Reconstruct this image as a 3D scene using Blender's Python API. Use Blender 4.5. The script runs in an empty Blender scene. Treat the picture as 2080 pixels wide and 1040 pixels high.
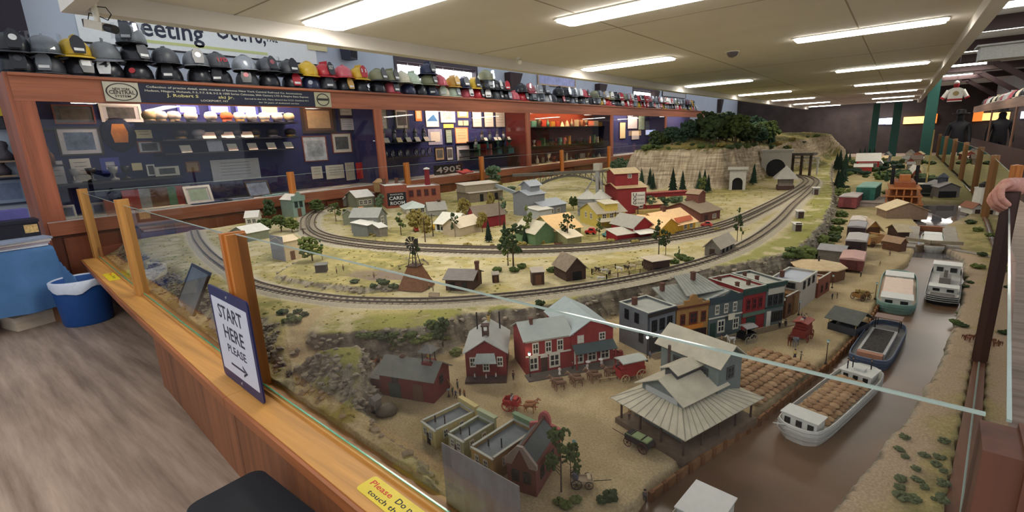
import bpy, math, random
import numpy as np
from mathutils import Vector, Matrix
random.seed(11)
R = math.radians
sc = bpy.context.scene
COL = sc.collection
# ---------------------------------------------------------------- camera
FPX, YAW, PITCH, ROLL, CAMH = 985.568, .67168637, .23477283, .04471487, 1.6
_cy, _sy, _cp, _sp = math.cos(YAW), math.sin(YAW), math.cos(PITCH), math.sin(PITCH)
_f = Vector((-_sy*_cp, _cy*_cp, -_sp)); _r = Vector((_cy, _sy, 0)); _d = _f.cross(_r)
_cr, _sr = math.cos(ROLL), math.sin(ROLL)
CR = _cr*_r + _sr*_d; CD = -_sr*_r + _cr*_d; CF = _f
cam = bpy.data.cameras.new('camera'); cam.sensor_width = 36; cam.lens = FPX/2080*36
cam.clip_start = .02; cam.clip_end = 200
camo = bpy.data.objects.new('camera', cam); COL.objects.link(camo)
camo.matrix_world = Matrix(((CR.x, -CD.x, -CF.x, 0), (CR.y, -CD.y, -CF.y, 0), (CR.z, -CD.z, -CF.z, CAMH), (0, 0, 0, 1)))
sc.camera = camo
# ---------------------------------------------------------------- light
LAMP = 20.0
w = bpy.data.worlds.new('room_air'); sc.world = w; w.use_nodes = True
bg = w.node_tree.nodes['Background']; bg.inputs[0].default_value = (.88, .93, 1, 1); bg.inputs[1].default_value = .72
sc.cycles.max_bounces = 8; sc.cycles.caustics_reflective = False; sc.cycles.caustics_refractive = False
vs = sc.view_settings
vs.view_transform = 'Standard'; vs.look = 'None'; vs.gamma = 1; vs.exposure = 0.15; vs.use_curve_mapping = False

def ray(px, py):
    return CR*((px-1040)/FPX) + CD*((py-520)/FPX) + CF
def at(px, py, z):
    r = ray(px, py); t = (z-CAMH)/r.z
    return Vector((r.x*t, r.y*t, z))
def atx(px, py, X):
    r = ray(px, py); t = X/r.x
    return Vector((X, r.y*t, CAMH+r.z*t))
def top(b, px, py):
    """height above point b at which the sight line of a pixel passes over it"""
    r = ray(px, py); t = math.hypot(b[0], b[1])/math.hypot(r.x, r.y)
    return CAMH+r.z*t-b[2]
# ---------------------------------------------------------------- materials
def lin(c):
    return tuple(((v/255)/12.92 if v/255 <= .04045 else ((v/255+.055)/1.055)**2.4) for v in c)
MATS = {}
def newmat(k):
    m = bpy.data.materials.new(k); m.use_nodes = True; MATS[k] = m
    return m, m.node_tree.nodes, m.node_tree.links
def mat(c, rough=.7, var=.13, scale=30, metal=0, bump=0, spec=.3, stretch=None, emit=0, alpha=1, c2=None):
    k = 'm_%s_%s_%s_%s_%s_%s_%s_%s_%s' % ('_'.join(map(str, c)), rough, var, scale, metal, bump, stretch, emit, c2)
    if k in MATS: return MATS[k]
    m, n, l = newmat(k); p = n['Principled BSDF']
    p.inputs['Roughness'].default_value = rough; p.inputs['Metallic'].default_value = metal
    p.inputs['Specular IOR Level'].default_value = spec
    a = lin(c)
    if var or c2:
        tc = n.new('ShaderNodeTexCoord'); nz = n.new('ShaderNodeTexNoise'); nz.inputs['Scale'].default_value = scale
        nz.inputs['Detail'].default_value = 5; nz.inputs['Roughness'].default_value = .65
        if stretch:
            mp = n.new('ShaderNodeMapping'); mp.inputs['Scale'].default_value = stretch
            l.new(tc.outputs['Object'], mp.inputs[0]); l.new(mp.outputs[0], nz.inputs['Vector'])
        else: l.new(tc.outputs['Object'], nz.inputs['Vector'])
        rp = n.new('ShaderNodeValToRGB'); e = rp.color_ramp.elements
        b = lin(c2) if c2 else None
        e[0].position = .3; e[1].position = .7
        e[0].color = (*[v*(1-var*1.6) for v in a], 1); e[1].color = (*(b or [min(1, v*(1+var*1.3)) for v in a]), 1)
        l.new(nz.outputs['Fac'], rp.inputs[0]); l.new(rp.outputs[0], p.inputs['Base Color'])
        if bump:
            bp = n.new('ShaderNodeBump'); bp.inputs['Strength'].default_value = bump; bp.inputs['Distance'].default_value = .01
            l.new(nz.outputs['Fac'], bp.inputs['Height']); l.new(bp.outputs[0], p.inputs['Normal'])
    else: p.inputs['Base Color'].default_value = (*a, 1)
    if emit:
        p.inputs['Emission Color'].default_value = (*a, 1); p.inputs['Emission Strength'].default_value = emit
    return m
def wood(c, scale=4, ax='x', var=.22, rough=.45, spec=.4):
    s = {'x': (.12, 3, 3), 'y': (3, .12, 3), 'z': (3, 3, .12)}[ax]
    return mat(c, rough, var, scale, stretch=s, spec=spec)
def glass(k='clear_glass', refl=1.0, tint=(1, 1, 1), rough=.0):
    if k in MATS: return MATS[k]
    m, n, l = newmat(k); n.remove(n['Principled BSDF'])
    fr = n.new('ShaderNodeFresnel'); fr.inputs[0].default_value = 1.5
    t = n.new('ShaderNodeBsdfTransparent'); t.inputs[0].default_value = (*tint, 1)
    g = n.new('ShaderNodeBsdfGlossy'); g.inputs['Roughness'].default_value = rough
    mu = n.new('ShaderNodeMath'); mu.operation = 'MULTIPLY'; mu.inputs[1].default_value = refl; mu.use_clamp = True
    mx = n.new('ShaderNodeMixShader')
    l.new(fr.outputs[0], mu.inputs[0]); l.new(mu.outputs[0], mx.inputs[0]); l.new(t.outputs[0], mx.inputs[1]); l.new(g.outputs[0], mx.inputs[2])
    l.new(mx.outputs[0], n['Material Output'].inputs[0])
    return m
# ---------------------------------------------------------------- mesh builder
class MB:
    def __init__(s): s.v = []; s.f = []
    def add(s, vs, fs):
        o = len(s.v); s.v += [tuple(q) for q in vs]; s.f += [tuple(i+o for i in q) for q in fs]; return s
    def box(s, c, d, rz=0, tz=0):
        x, y, z = d[0]/2, d[1]/2, d[2]/2
        vs = [(-x, -y, -z), (x, -y, -z), (x, y, -z), (-x, y, -z), (-x, -y, z), (x, -y, z), (x, y, z), (-x, y, z)]
        ca, sa = math.cos(rz), math.sin(rz)
        return s.add([(c[0]+a*ca-b*sa, c[1]+a*sa+b*ca, c[2]+e) for a, b, e in vs],
                     [(0, 3, 2, 1), (4, 5, 6, 7), (0, 1, 5, 4), (1, 2, 6, 5), (2, 3, 7, 6), (3, 0, 4, 7)])
    def bx(s, x0, x1, y0, y1, z0, z1): return s.box(((x0+x1)/2, (y0+y1)/2, (z0+z1)/2), (x1-x0, y1-y0, z1-z0))
    def bar(s, p, q, r, r2=None, n=4, up=None):
        p = Vector(p); q = Vector(q); r2 = r if r2 is None else r2
        d = (q-p); 
        if d.length < 1e-7: return s
        d.normalize(); u = Vector((0, 0, 1)) if abs(d.z) < .9 else Vector((1, 0, 0))
        a = d.cross(u).normalized(); b = d.cross(a)
        vs = []
        for c, rr in ((p, r), (q, r2)):
            for i in range(n):
                t = 2*math.pi*(i+.5)/n; vs.append(c+a*(rr*math.cos(t))+b*(rr*math.sin(t)))
        fs = [(i, (i+1) % n, n+(i+1) % n, n+i) for i in range(n)]+[tuple(range(n-1, -1, -1)), tuple(range(n, 2*n))]
        return s.add(vs, fs)
    def lathe(s, pr, n=12, c=(0, 0, 0), sx=1, sy=1, cap=True):
        vs = []; fs = []
        for r, z in pr:
            for i in range(n):
                t = 2*math.pi*i/n; vs.append((c[0]+r*math.cos(t)*sx, c[1]+r*math.sin(t)*sy, c[2]+z))
        for j in range(len(pr)-1):
            for i in range(n):
                k = (i+1) % n; fs.append((j*n+i, j*n+k, (j+1)*n+k, (j+1)*n+i))
        if cap: fs += [tuple(range(n-1, -1, -1)), tuple((len(pr)-1)*n+i for i in range(n))]
        return s.add(vs, fs)
    def prism(s, poly, z0, z1):
        """polygon in xy extruded in z"""
        n = len(poly)
        return s.add([(a, b, z0) for a, b in poly]+[(a, b, z1) for a, b in poly],
                     [tuple(range(n-1, -1, -1)), tuple(range(n, 2*n))]+[(i, (i+1) % n, n+(i+1) % n, n+i) for i in range(n)])
    def wallpoly(s, poly, y0, y1):
        """polygon in xz extruded in y"""
        n = len(poly)
        return s.add([(a, y0, b) for a, b in poly]+[(a, y1, b) for a, b in poly],
                     [tuple(range(n)), tuple(range(2*n-1, n-1, -1))]+[(i, n+i, n+(i+1) % n, (i+1) % n) for i in range(n)])
    def sidepoly(s, poly, x0, x1):
        """polygon in yz extruded in x"""
        n = len(poly)
        return s.add([(x0, a, b) for a, b in poly]+[(x1, a, b) for a, b in poly],
                     [tuple(range(n-1, -1, -1)), tuple(range(n, 2*n))]+[(i, (i+1) % n, n+(i+1) % n, n+i) for i in range(n)])
    def blob(s, c, r, sub=1, j=.2, sz=1):
        V, Fc = ICO[sub]
        rnd = random.random
        o = [(c[0]+x*r*(k := 1+j*(rnd()*2-1)), c[1]+y*r*k, c[2]+z*r*k*sz) for x, y, z in V]
        return s.add(o, Fc)
    def tube(s, pts, r, n=6):
        for a, b in zip(pts, pts[1:]): s.bar(a, b, r, r, n)
        return s
    def xf(s, M):
        s.v = [tuple(M @ Vector(q)) for q in s.v]; return s
    def mesh(s, name, smooth=False):
        me = bpy.data.meshes.new(name); me.from_pydata(s.v, [], s.f)
        if smooth: me.polygons.foreach_set('use_smooth', [True]*len(me.polygons))
        me.validate(); return me
def _ico(sub):
    import bmesh
    b = bmesh.new(); bmesh.ops.create_icosphere(b, subdivisions=sub, radius=1)
    r = ([tuple(q.co) for q in b.verts], [tuple(q.index for q in f.verts) for f in b.faces]); b.free(); return r
ICO = {i: _ico(i) for i in (1, 2, 3)}
def tag(o, label=None, cat=None, group=None, kind=None):
    if label: o['label'] = label
    if cat: o['category'] = cat
    if group: o['group'] = group
    if kind: o['kind'] = kind
    return o
def ob(name, mb, m, parent=None, loc=(0, 0, 0), rot=None, smooth=False, scale=None, label=None, cat=None, group=None, kind=None):
    me = mb.mesh(name, smooth) if isinstance(mb, MB) else mb
    if not me.materials: me.materials.append(m)
    o = bpy.data.objects.new(name, me); COL.objects.link(o)
    if me.materials[0] != m:
        o.material_slots[0].link = 'OBJECT'; o.material_slots[0].material = m
    o.location = loc
    if rot is not None: o.rotation_euler = (0, 0, rot) if isinstance(rot, (int, float)) else rot
    if scale is not None: o.scale = (scale,)*3 if isinstance(scale, (int, float)) else scale
    if parent is not None: o.parent = parent
    return tag(o, label, cat, group, kind)
def thing(name, label, cat, loc=(0, 0, 0), rz=0, group=None, scale=None):
    o = bpy.data.objects.new(name, None); COL.objects.link(o); o.empty_display_size = .05
    o.location = loc; o.rotation_euler = (0, 0, rz) if isinstance(rz, (int, float)) else rz
    if scale: o.scale = (scale,)*3 if isinstance(scale, (int, float)) else scale
    return tag(o, label, cat, group)
def struct(name, mb, m, **k): return ob(name, mb, m, kind='structure', **k)
def copytree(o, loc, rz=None, label=None, group=None, parent=None, scale=None):
    c = o.copy(); COL.objects.link(c); c.parent = parent
    if loc is not None: c.location = loc
    if rz is not None: c.rotation_euler = (0, 0, rz) if isinstance(rz, (int, float)) else rz
    if scale: c.scale = (scale,)*3 if isinstance(scale, (int, float)) else scale
    if label: c['label'] = label
    if group: c['group'] = group
    for ch in list(o.children): copytree(ch, None, parent=c)
    return c
def txt(s, size, m, parent, loc, rot, name='lettering', ext=.0006, align='LEFT', sx=1):
    cu = bpy.data.curves.new(name, 'FONT'); cu.body = s; cu.size = size; cu.extrude = ext; cu.align_x = align; cu.resolution_u = 2
    cu.materials.append(m); o = bpy.data.objects.new(name, cu); COL.objects.link(o)
    o.location = loc; o.rotation_euler = rot; o.scale = (sx, 1, 1)
    if parent: o.parent = parent
    return o
ORD = ['', 'first', 'second', 'third', 'fourth', 'fifth', 'sixth', 'seventh', 'eighth', 'ninth', 'tenth', 'eleventh', 'twelfth', 'thirteenth', 'fourteenth', 'fifteenth', 'sixteenth', 'seventeenth', 'eighteenth', 'nineteenth', 'twentieth']
def ordn(i):
    if i <= 20: return ORD[i]
    t = {2: 'twenty', 3: 'thirty', 4: 'forty', 5: 'fifty', 6: 'sixty', 7: 'seventy', 8: 'eighty', 9: 'ninety'}
    return t[i//10]+'-'+ORD[i % 10] if i % 10 else t[i//10][:-1]+'ieth'
# ---------------------------------------------------------------- common colours
WHITE = mat((214, 214, 208), .6, .04); BLACK = mat((24, 24, 27), .5, .1); DARK = mat((46, 42, 40), .6)
CASEWOOD = wood((162, 96, 66), 5, 'y'); CASEPOST = wood((162, 92, 64), 5, 'z')
OAK = wood((184, 132, 68), 5, 'z'); OAKX = wood((190, 136, 68), 5, 'x')
PAPER = mat((206, 203, 190), .8, .05); NAVY = mat((38, 44, 92), .85, .1, 12)
GL = glass()
# ================================================================ room
struct('floor', MB().bx(-8.3, 5.5, -2, 34, -.05, 0), mat((140, 116, 98), .5, .28, 1.6, stretch=(.5, 6, 1), c2=(172, 150, 132)))
wl = struct('wall_left', MB().bx(-8.5, -8.3, -2, 6.86, 0, 3.9).bx(-8.5, -8.3, 6.86, 9.4, 0, 2.75).bx(-8.5, -8.3, 6.86, 9.4, 3.36, 3.9).bx(-8.5, -8.3, 9.4, 18.3, 0, 3.9).bx(-8.5, -8.3, 18.3, 20.9, 0, 2.75).bx(-8.5, -8.3, 18.3, 20.9, 3.36, 3.9).bx(-8.5, -8.3, 20.9, 34, 0, 3.9),
            mat((186, 196, 210), .8, .03, 2))
struct('wall_back', MB().bx(-8.3, 5.5, 33.8, 34, 0, 3.9), mat((58, 48, 46), .8, .2, 2))
struct('wall_right', MB().bx(3.4, 3.6, 8, 33.8, 0, 3.9), mat((188, 194, 200), .8, .03, 2))
BEAM = mat((58, 42, 42), .6, .1, 5)
UPC = mat((208, 210, 210), .85, .03, 2)
# upper roof over the two aisles (nothing above the camera's own standpoint is in view)
struct('ceiling_aisle', MB().bx(.9, 3.6, 8.0, 33.8, 3.3, 3.4), UPC)
CEIL = mat((208, 203, 196), .85, .03, 1.5)
cz = struct('ceiling', MB().bx(-4.12, .44, 1.0, 31.5, 2.62, 2.68), CEIL)
# soffit rims that hang round the dropped ceiling
def rim(nm, x0, x1, y0, y1): struct(nm, MB().bx(x0, x1, y0, y1, 2.50, 2.74), CEIL)
rim('trim_1', -4.24, -4.121, .9, 31.5); rim('trim_2', .441, .56, .9, 31.5); rim('trim_3', -4.12, .44, .9, .999)
SEAM = mat((150, 142, 128), .9, 0)
for i, (x0, x1, y0, y1) in enumerate([(-4.12, .44, y, y+.012) for y in (1.9, 4.7, 9.4, 14.1, 18.8, 23.5)]+[(x, x+.012, 1.0, 31.4) for x in (-2.3, -.5)]):
    ob('ceiling_seam', MB().bx(x0, x1, y0, y1, 2.6175, 2.6199), SEAM, parent=cz)
# windows in the left wall
def window(n, y0, y1, z0, z1):
    wn = thing('window_%d' % n, None, None); wn['kind'] = 'structure'
    fm = mat((66, 58, 66), .5, .05)
    for a in ((y0, y0+.07, z0, z1), (y1-.07, y1, z0, z1), (y0+.07, y1-.07, z1-.09, z1), (y0+.07, y1-.07, z0, z0+.06)):
        ob('window_frame', MB().bx(-8.42, -8.28, *a), fm, parent=wn)
    ob('pane', MB().bx(-8.46, -8.45, y0, y1, z0, z1), mat((250, 252, 255), .5, 0, emit=5.0), parent=wn)
    k = 7
    for i in range(k):
        yy = y0+.07+(y1-y0-.14)*(i+.5)/k
        ob('valance_scallop', MB().bx(-8.36, -8.355, yy-(y1-y0-.18)/k/2, yy+(y1-y0-.18)/k/2, z1-.14, z1-.09), mat((120, 112, 118), .8, .05), parent=wn)
window(1, 6.86, 9.4, 2.75, 3.36); window(2, 18.3, 20.9, 2.75, 3.36)
# ceiling lamps: diffuser emits, housing is a thin white tray
LM = mat((255, 250, 240), .5, 0, emit=LAMP)
HOUS = mat((226, 222, 210), .5, .02)
def lamp(x, y, L, W, label, z=2.62, grp='ceiling lamps in the dropped ceiling'):
    t = thing('ceiling_lamp', label, 'lamp', (x, y, z), 0, grp)
    ob('housing', LH, HOUS, t, scale=(L, W, 1)); ob('diffuser', LD, LM, t, scale=(L, W, 1))
def octo(x, y, a): return [(-x+a, -y), (x-a, -y), (x, -y+a*3), (x, y-a*3), (x-a, y), (-x+a, y), (-x, y-a*3), (-x, -y+a*3)]
LH = MB().prism(octo(.5, .5, .03), -.012, -.0005).mesh('housing'); LD = MB().prism(octo(.485, .47, .03), -.03, -.0125).mesh('diffuser')
lamp(-3.3, 2.55, 1.4, .38, 'large ceiling lamp at top centre left, nearest of the left row')
lamp(-1.83, 4.05, 1.4, .3, 'long ceiling lamp at the top centre, out of line with the rows')
for i, y in enumerate((7.05, 11.68, 16.4, 21.2, 26.0, 30.6)):
    lamp(-.44, y, 1.4, .3, 'ceiling lamp over the canal, %s from the front in the right row' % ordn(i+1))
    lamp(-3.3, y, 1.4, .3, 'ceiling lamp over the village, %s from the front in the left row' % ordn(i+2))
for i, y in enumerate((-.8, -.8)): lamp((-3.3, -.44)[i], y, 1.4, .3, ('ceiling lamp behind the viewer, left', 'ceiling lamp behind the viewer, right')[i], z=2.9)
for i, y in enumerate((11.0, 13.6, 17.2, 21.5, 26)): lamp(1.5, y, 1.0, .5, 'white tube lamp over the right aisle, %s from the front' % ordn(i+1), z=3.28, grp='lamps over the right aisle')
for i, y in enumerate((3, 8.5, 14, 20)): lamp(-6.0, y, 1.4, .3, 'ceiling lamp over the helmet case aisle, %s from the front' % ordn(i+1), z=3.75, grp='lamps over the left aisle')
# roof beams and braces on the right
for i, y in enumerate((9.2, 12.2, 15.4, 18.6, 22, 26)):
    struct('trim_%d' % (10+i), MB().bx(.9, 3.39, y, y+.35, 3.1, 3.299), BEAM)
    struct('trim_%d' % (20+i), MB().sidepoly([(y+.05, 3.099), (y+.25, 3.099), (y+.25, 3.0), (y+.05, 3.0)], 1.6, 1.8).bar((1.7, y+.15, 3.08), (3.3, y+.15, 1.95), .09, .09, 4), BEAM)
# ================================================================ layout counter with glass
LZ = .50
FP = [Vector((-7.11, 1.325, 0)), Vector((-4.78, 1.11, 0)), Vector((-2.33, .912, 0)), Vector((.12, .775, 0))]
RP = [Vector((.12, .775, 0)), Vector((.405, 2.98, 0)), Vector((.72, 5.3, 0)), Vector((.86, 7.7, 0)), Vector((.95, 10.0, 0)), Vector((.96, 12.3, 0)), Vector((.96, 14.7, 0)), Vector((.96, 17.5, 0)), Vector((.96, 20.5, 0))]
BP = [Vector((-7.0, y, 0)) for y in (3.67, 5.85, 7.9, 11.1, 13.8, 17)]
ctr = thing('layout_counter', 'long wooden counter with ledge, posts and glass round the model layout', 'counter')
def seg(a, b, off, w, z0, z1):
    d = (b-a); L = d.length; n = Vector((-d.y, d.x, 0)).normalized(); c = (a+b)/2+n*off
    return MB().box((c.x, c.y, (z0+z1)/2), (L, w, z1-z0), math.atan2(d.y, d.x))
for i in range(3):
    a, b = FP[i], FP[i+1]
    if i == 2: b = b+(b-a).normalized()*.5
    ob('ledge', seg(a, b, -.035, .22, LZ-.035, LZ), OAKX, ctr)
    ob('ledge_nosing', seg(a, b, -.153, .016, LZ-.05, LZ-.004), wood((150, 88, 48), 5, 'x'), ctr)
    ob('glass_rail', seg(a, b, .0, .03, LZ, LZ+.012), OAKX, ctr)
PANEL = wood((126, 76, 46), 4, 'z', .28)
a, b = Vector((-3.95, 1.05, 0)), FP[2]+Vector((0, .0, 0))
ob('front_panel', seg(a, b, -.12, .02, .0, LZ-.036), PANEL, ctr)
ob('front_panel', seg(b, FP[3]+Vector((.6, 0, 0)), -.12, .02, .0, LZ-.036), PANEL, ctr)
ob('end_panel', MB().bx(-3.97, -3.951, .94, 1.30, 0, LZ-.036), PANEL, ctr)
ob('recessed_panel', MB().bx(-7.0, -3.972, 1.30, 1.32, 0, LZ-.036), wood((84, 48, 38), 4, 'z'), ctr)
PZ = .78
def post(p, w, d, h, rz, z0=LZ, m=OAK, nm='post'):
    # post with two shallow grooves for the panes
    q = MB().box((0, 0, h/2), (w*.32, d, h)).box((-w*.34, 0, h/2-.002), (w*.36, d*.82, h-.004)).box((w*.34, 0, h/2-.002), (w*.36, d*.82, h-.004))
    return ob(nm, q, m, ctr, (p.x, p.y, z0), rz)
POSTS = [post(FP[0], .12, .09, PZ, R(-5)), post(FP[1], .12, .09, PZ, R(-5)), post(FP[2], .10, .10, PZ-.03, R(-5), m=wood((176, 108, 44), 5, 'z'))]
post(FP[3]+Vector((.052, .0, 0)), .10, .10, PZ-.06, R(-3), m=wood((96, 58, 42), 5, 'z'))
post(RP[1], .075, .055, .79, R(82), m=wood((74, 46, 36), 5, 'z'))
post(RP[2], .06, .06, .75, R(8), m=wood((190, 116, 50), 5, 'z'))
for p in RP[3:]: post(p, .07, .06, PZ-.06, 0, LZ-.02, m=wood((138, 98, 58), 5, 'z'))
for p in BP: post(p, .08, .09, PZ+.005, 0, .5, m=wood((188, 116, 54), 5, 'z'))
GEDGE = mat((156, 172, 162), .15, .05, spec=1.0); GEDGEL = mat((70, 170, 130), .2, .05, spec=.8)
def pane(a, b, z0, z1, m=GL):
    d = b-a; L = d.length; c = (a+b)/2; rz = math.atan2(d.y, d.x)
    g = ob('glass_pane', MB().add([(-L/2, 0, 0), (L/2, 0, 0), (L/2, 0, z1-z0), (-L/2, 0, z1-z0)], [(0, 1, 2, 3)]), m, ctr, (c.x, c.y, z0), rz)
    ob('polished_edge', MB().box((0, 0, z1-z0), (L, .005, .004)), GEDGE, g)
    ob('polished_edge', MB().box((0, 0, .004), (L, .006, .004)), GEDGEL if a.y < 1.4 and b.y < 1.4 else GEDGE, g)
GO = Vector((0, .0, 0))
for i in range(3): pane(FP[i]+GO, FP[i+1]+GO, LZ+.014, LZ+PZ-.045 if i < 2 else LZ+PZ-.035)
pane(RP[0]+Vector((.03, .05, 0)), RP[1], LZ, LZ+.72)
for a, b in zip(RP[1:], RP[2:]): pane(a, b, LZ, LZ+.66)
pane(FP[0], BP[0], .52, 1.24)
for a, b in zip(BP, BP[1:]): pane(a, b, .52, .52+.72)
for a, b in zip(RP, RP[1:]):
    ob('side_ledge', seg(a, b, -.04, .12, LZ-.03, LZ+.004), wood((112, 70, 46), 5, 'y'), ctr)
    ob('side_panel', seg(a, b, -.02, .03, 0, LZ-.031), PANEL, ctr)
ob('back_panel', MB().bx(-7.05, -7.02, 1.33, 20, 0, .62), wood((146, 78, 56), 5, 'y'), ctr)
ob('back_rail', MB().bx(-7.06, -6.99, 1.45, 20, .50, .53), wood((158, 84, 58), 5, 'y'), ctr)
# ================================================================ terrain as a height field
def vnoise(x, y, s, seed):
    rng = np.random.RandomState(seed); G = rng.rand(256, 256)
    X = np.asarray(x)*s+1000.3; Y = np.asarray(y)*s+1000.7
    i = np.floor(X).astype(int); j = np.floor(Y).astype(int); fx = X-i; fy = Y-j
    fx = fx*fx*(3-2*fx); fy = fy*fy*(3-2*fy)
    g = lambda a, b: G[a % 256, b % 256]
    return (g(i, j)*(1-fx)+g(i+1, j)*fx)*(1-fy)+(g(i, j+1)*(1-fx)+g(i+1, j+1)*fx)*fy
def fbm(x, y, s, seed, o=4):
    r = 0; a = .5; t = 0
    for k in range(o): r = r+a*vnoise(x, y, s*2**k, seed+k); t += a; a *= .55
    return r/t
def sstep(a, b, x):
    t = np.clip((x-a)/(b-a), 0, 1); return t*t*(3-2*t)
def sdf(x, y, poly):
    """signed distance, positive inside"""
    d = np.full(np.shape(x), 1e9); ins = np.zeros(np.shape(x), bool); n = len(poly)
    for k in range(n):
        ax, ay = poly[k]; bx_, by_ = poly[(k+1) % n]
        ex, ey = bx_-ax, by_-ay; L = ex*ex+ey*ey+1e-12
        t = np.clip(((x-ax)*ex+(y-ay)*ey)/L, 0, 1); d = np.minimum(d, np.hypot(x-ax-t*ex, y-ay-t*ey))
        c = (ay > y) != (by_ > y); ins ^= c & (x < (bx_-ax)*(y-ay)/(by_-ay+1e-15)+ax)
    return np.where(ins, d, -d)
def pdist(x, y, pl):
    d = np.full(np.shape(x), 1e9); zz = np.zeros(np.shape(x))
    for k in range(len(pl)-1):
        a, b = pl[k], pl[k+1]; ex, ey = b[0]-a[0], b[1]-a[1]; L = ex*ex+ey*ey+1e-12
        t = np.clip(((x-a[0])*ex+(y-a[1])*ey)/L, 0, 1); q = np.hypot(x-a[0]-t*ex, y-a[1]-t*ey)
        m = q < d; d = np.where(m, q, d)
        if len(a) > 2: zz = np.where(m, a[2]+(b[2]-a[2])*t, zz)
    return d, zz
def W(pts, z): return [tuple(at(p[0], p[1], z)[:2]) for p in pts]
ZP, ZT, ZW = .65, .50, .468
TOWN = W([(905, 1010), (835, 920), (768, 880), (748, 840), (770, 800), (768, 770), (752, 748), (735, 738), (790, 735), (860, 730), (925, 712), (950, 694), (1045, 685), (1160, 668), (1262, 640), (1330, 622), (1420, 597), (1490, 582), (1560, 566), (1630, 545), (1660, 520), (1688, 470), (1698, 440), (1700, 405), (1692, 370), (1694, 340), (1720, 318), (1745, 303)], ZT)+[(1.6, 30), (1.6, .3), (-.6, .3)]
CANAL = W([(1300, 1040), (1322, 1003), (1400, 945), (1540, 852), (1690, 733), (1765, 655), (1793, 600), (1803, 565), (1845, 540), (1858, 512), (1870, 466), (1852, 447), (1815, 432), (1812, 414), (1985, 414), (1985, 432), (1935, 455), (1912, 466), (1917, 512), (1950, 530), (1957, 570), (1942, 640), (1925, 700), (1895, 770), (1800, 905), (1690, 1040), (1640, 1100), (1200, 1100)], ZW)
ROAD = [(*at(px, py, z)[:2], z) for px, py, z in ((646, 630, .65), (612, 660, .635), (598, 688, .615), (612, 712, .59), (655, 726, .56), (720, 736, .52))]
KNOLL = W([(562, 558), (600, 530), (690, 505), (800, 510), (852, 540), (848, 572), (740, 584), (640, 574)], .685)
POND = W([(690, 563), (720, 550), (790, 547), (862, 556), (850, 570), (760, 572)], .665)
HILL = W([(1250, 380), (1300, 384), (1400, 386), (1480, 385), (1535, 378), (1556, 366), (1600, 352), (1650, 346), (1684, 336), (1696, 318)], ZP)+[(-.95, 17), (-1.2, 22), (-5.2, 22), (-5.0, 13)]
TRK1 = [at(*p, ZP) for p in ((395, 470), (402, 490), (425, 518), (460, 545), (505, 575), (560, 592), (620, 603), (700, 613), (800, 617), (900, 616), (1000, 609), (1100, 599), (1200, 585), (1300, 567), (1400, 543), (1470, 519), (1530, 489), (1580, 452), (1612, 418), (1640, 393), (1658, 372), (1650, 363), (1630, 359), (1600, 357))]
TRK2 = [at(*p, ZP) for p in ((700, 412), (662, 424), (640, 440), (634, 458), (642, 471), (668, 482), (716, 491), (790, 499), (900, 504.5), (1000, 507), (1100, 506), (1200, 501), (1300, 490), (1400, 474), (1480, 453), (1550, 422), (1600, 396), (1630, 377), (1637, 368), (1625, 362), (1595, 359))]
TRK3 = [at(*p, ZP) for p in ((706, 405), (652, 424), (622, 442), (617, 458), (624, 474), (650, 488), (700, 499), (780, 508.5), (900, 514.5), (1000, 517.5), (1100, 516), (1200, 511), (1300, 500), (1400, 484), (1480, 463), (1550, 432), (1602, 403), (1640, 379))]
def height(x, y):
    n1 = fbm(x, y, 1.7, 3); n2 = fbm(x, y, 9, 20); n3 = fbm(x, y, 38, 33, 3)
    h = ZP+.02*(n1-.5)+.012*(n2-.5)
    dT, _ = pdist(x, y, [tuple(p)[:2] for p in TRK1]); d2, _ = pdist(x, y, [tuple(p)[:2] for p in TRK2]); d3, _ = pdist(x, y, [tuple(p)[:2] for p in TRK3])
    dk = np.minimum(np.minimum(dT, d2), d3)
    k = sdf(x, y, KNOLL); h = h+.036*sstep(-.035, .01, k+.03*(n2-.5))
    p = sdf(x, y, POND); h = h-.028*sstep(-.05, .05, p)
    rd, rz = pdist(x, y, ROAD)
    h = np.where(dk < .25, ZP+(h-ZP)*sstep(.05, .2, dk), h)
    hl = sdf(x, y, HILL); cl = hl+.16*(n2-.5)
    wd_ = .34+.75*sstep(-2.35, -1.75, x); hill = ZP+.66*sstep(.0, wd_, cl)+.06*sstep(0, .5, cl)*(n3-.5)+.20*sstep(.3, 1.6, hl)+.06*(n1-.5)*sstep(.2, 1, hl)
    far = sstep(9.5, 12.5, y); hill = ZP+(hill-ZP)*(1-.12*far)
    h = np.where(hl > -.06, np.maximum(h, hill), h)
    t = sdf(x, y, TOWN); tc = t+.07*(n2-.5)+.02*(n3-.5)
    f = sstep(-.075, .0, tc)
    rf = 1-sstep(.04, .11, rd); h = h*(1-rf)+rz*rf
    h = h*(1-f)+(ZT+.004*(n3-.5))*f
    # rubble lip along the front edge of the town and a low verge right of the canal
    c = sdf(x, y, CANAL)
    right = (x > -.45+.0*y) & (c < 0)
    bank = sstep(.05, .5, -c)*.03+.02*(n2-.5)*sstep(.02, .2, -c)
    rgt = RIGHTSIDE(x, y)
    h = np.where(rgt, h+bank, h)
    h = h*(1-sstep(-.012, .006, c+np.where(rgt, .03*(n2-.5), 0)))+.44*sstep(-.012, .006, c+np.where(rgt, .03*(n2-.5), 0))
    df = y-np.interp(x, [p.x for p in FP]+[1.2], [p.y+.045 for p in FP]+[.70])
    k2 = 1-sstep(.0, .26, df+.12*(n2-.5)); h = np.where((x < -.9) & (c < -.2), h*(1-k2)+np.minimum(h, .525+.03*(n3-.5))*k2, h)
    return h, dict(t=tc, hl=cl, c=c, dk=dk, rd=rd, k=k, p=p, n1=n1, n2=n2, n3=n3, rgt=rgt)
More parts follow.
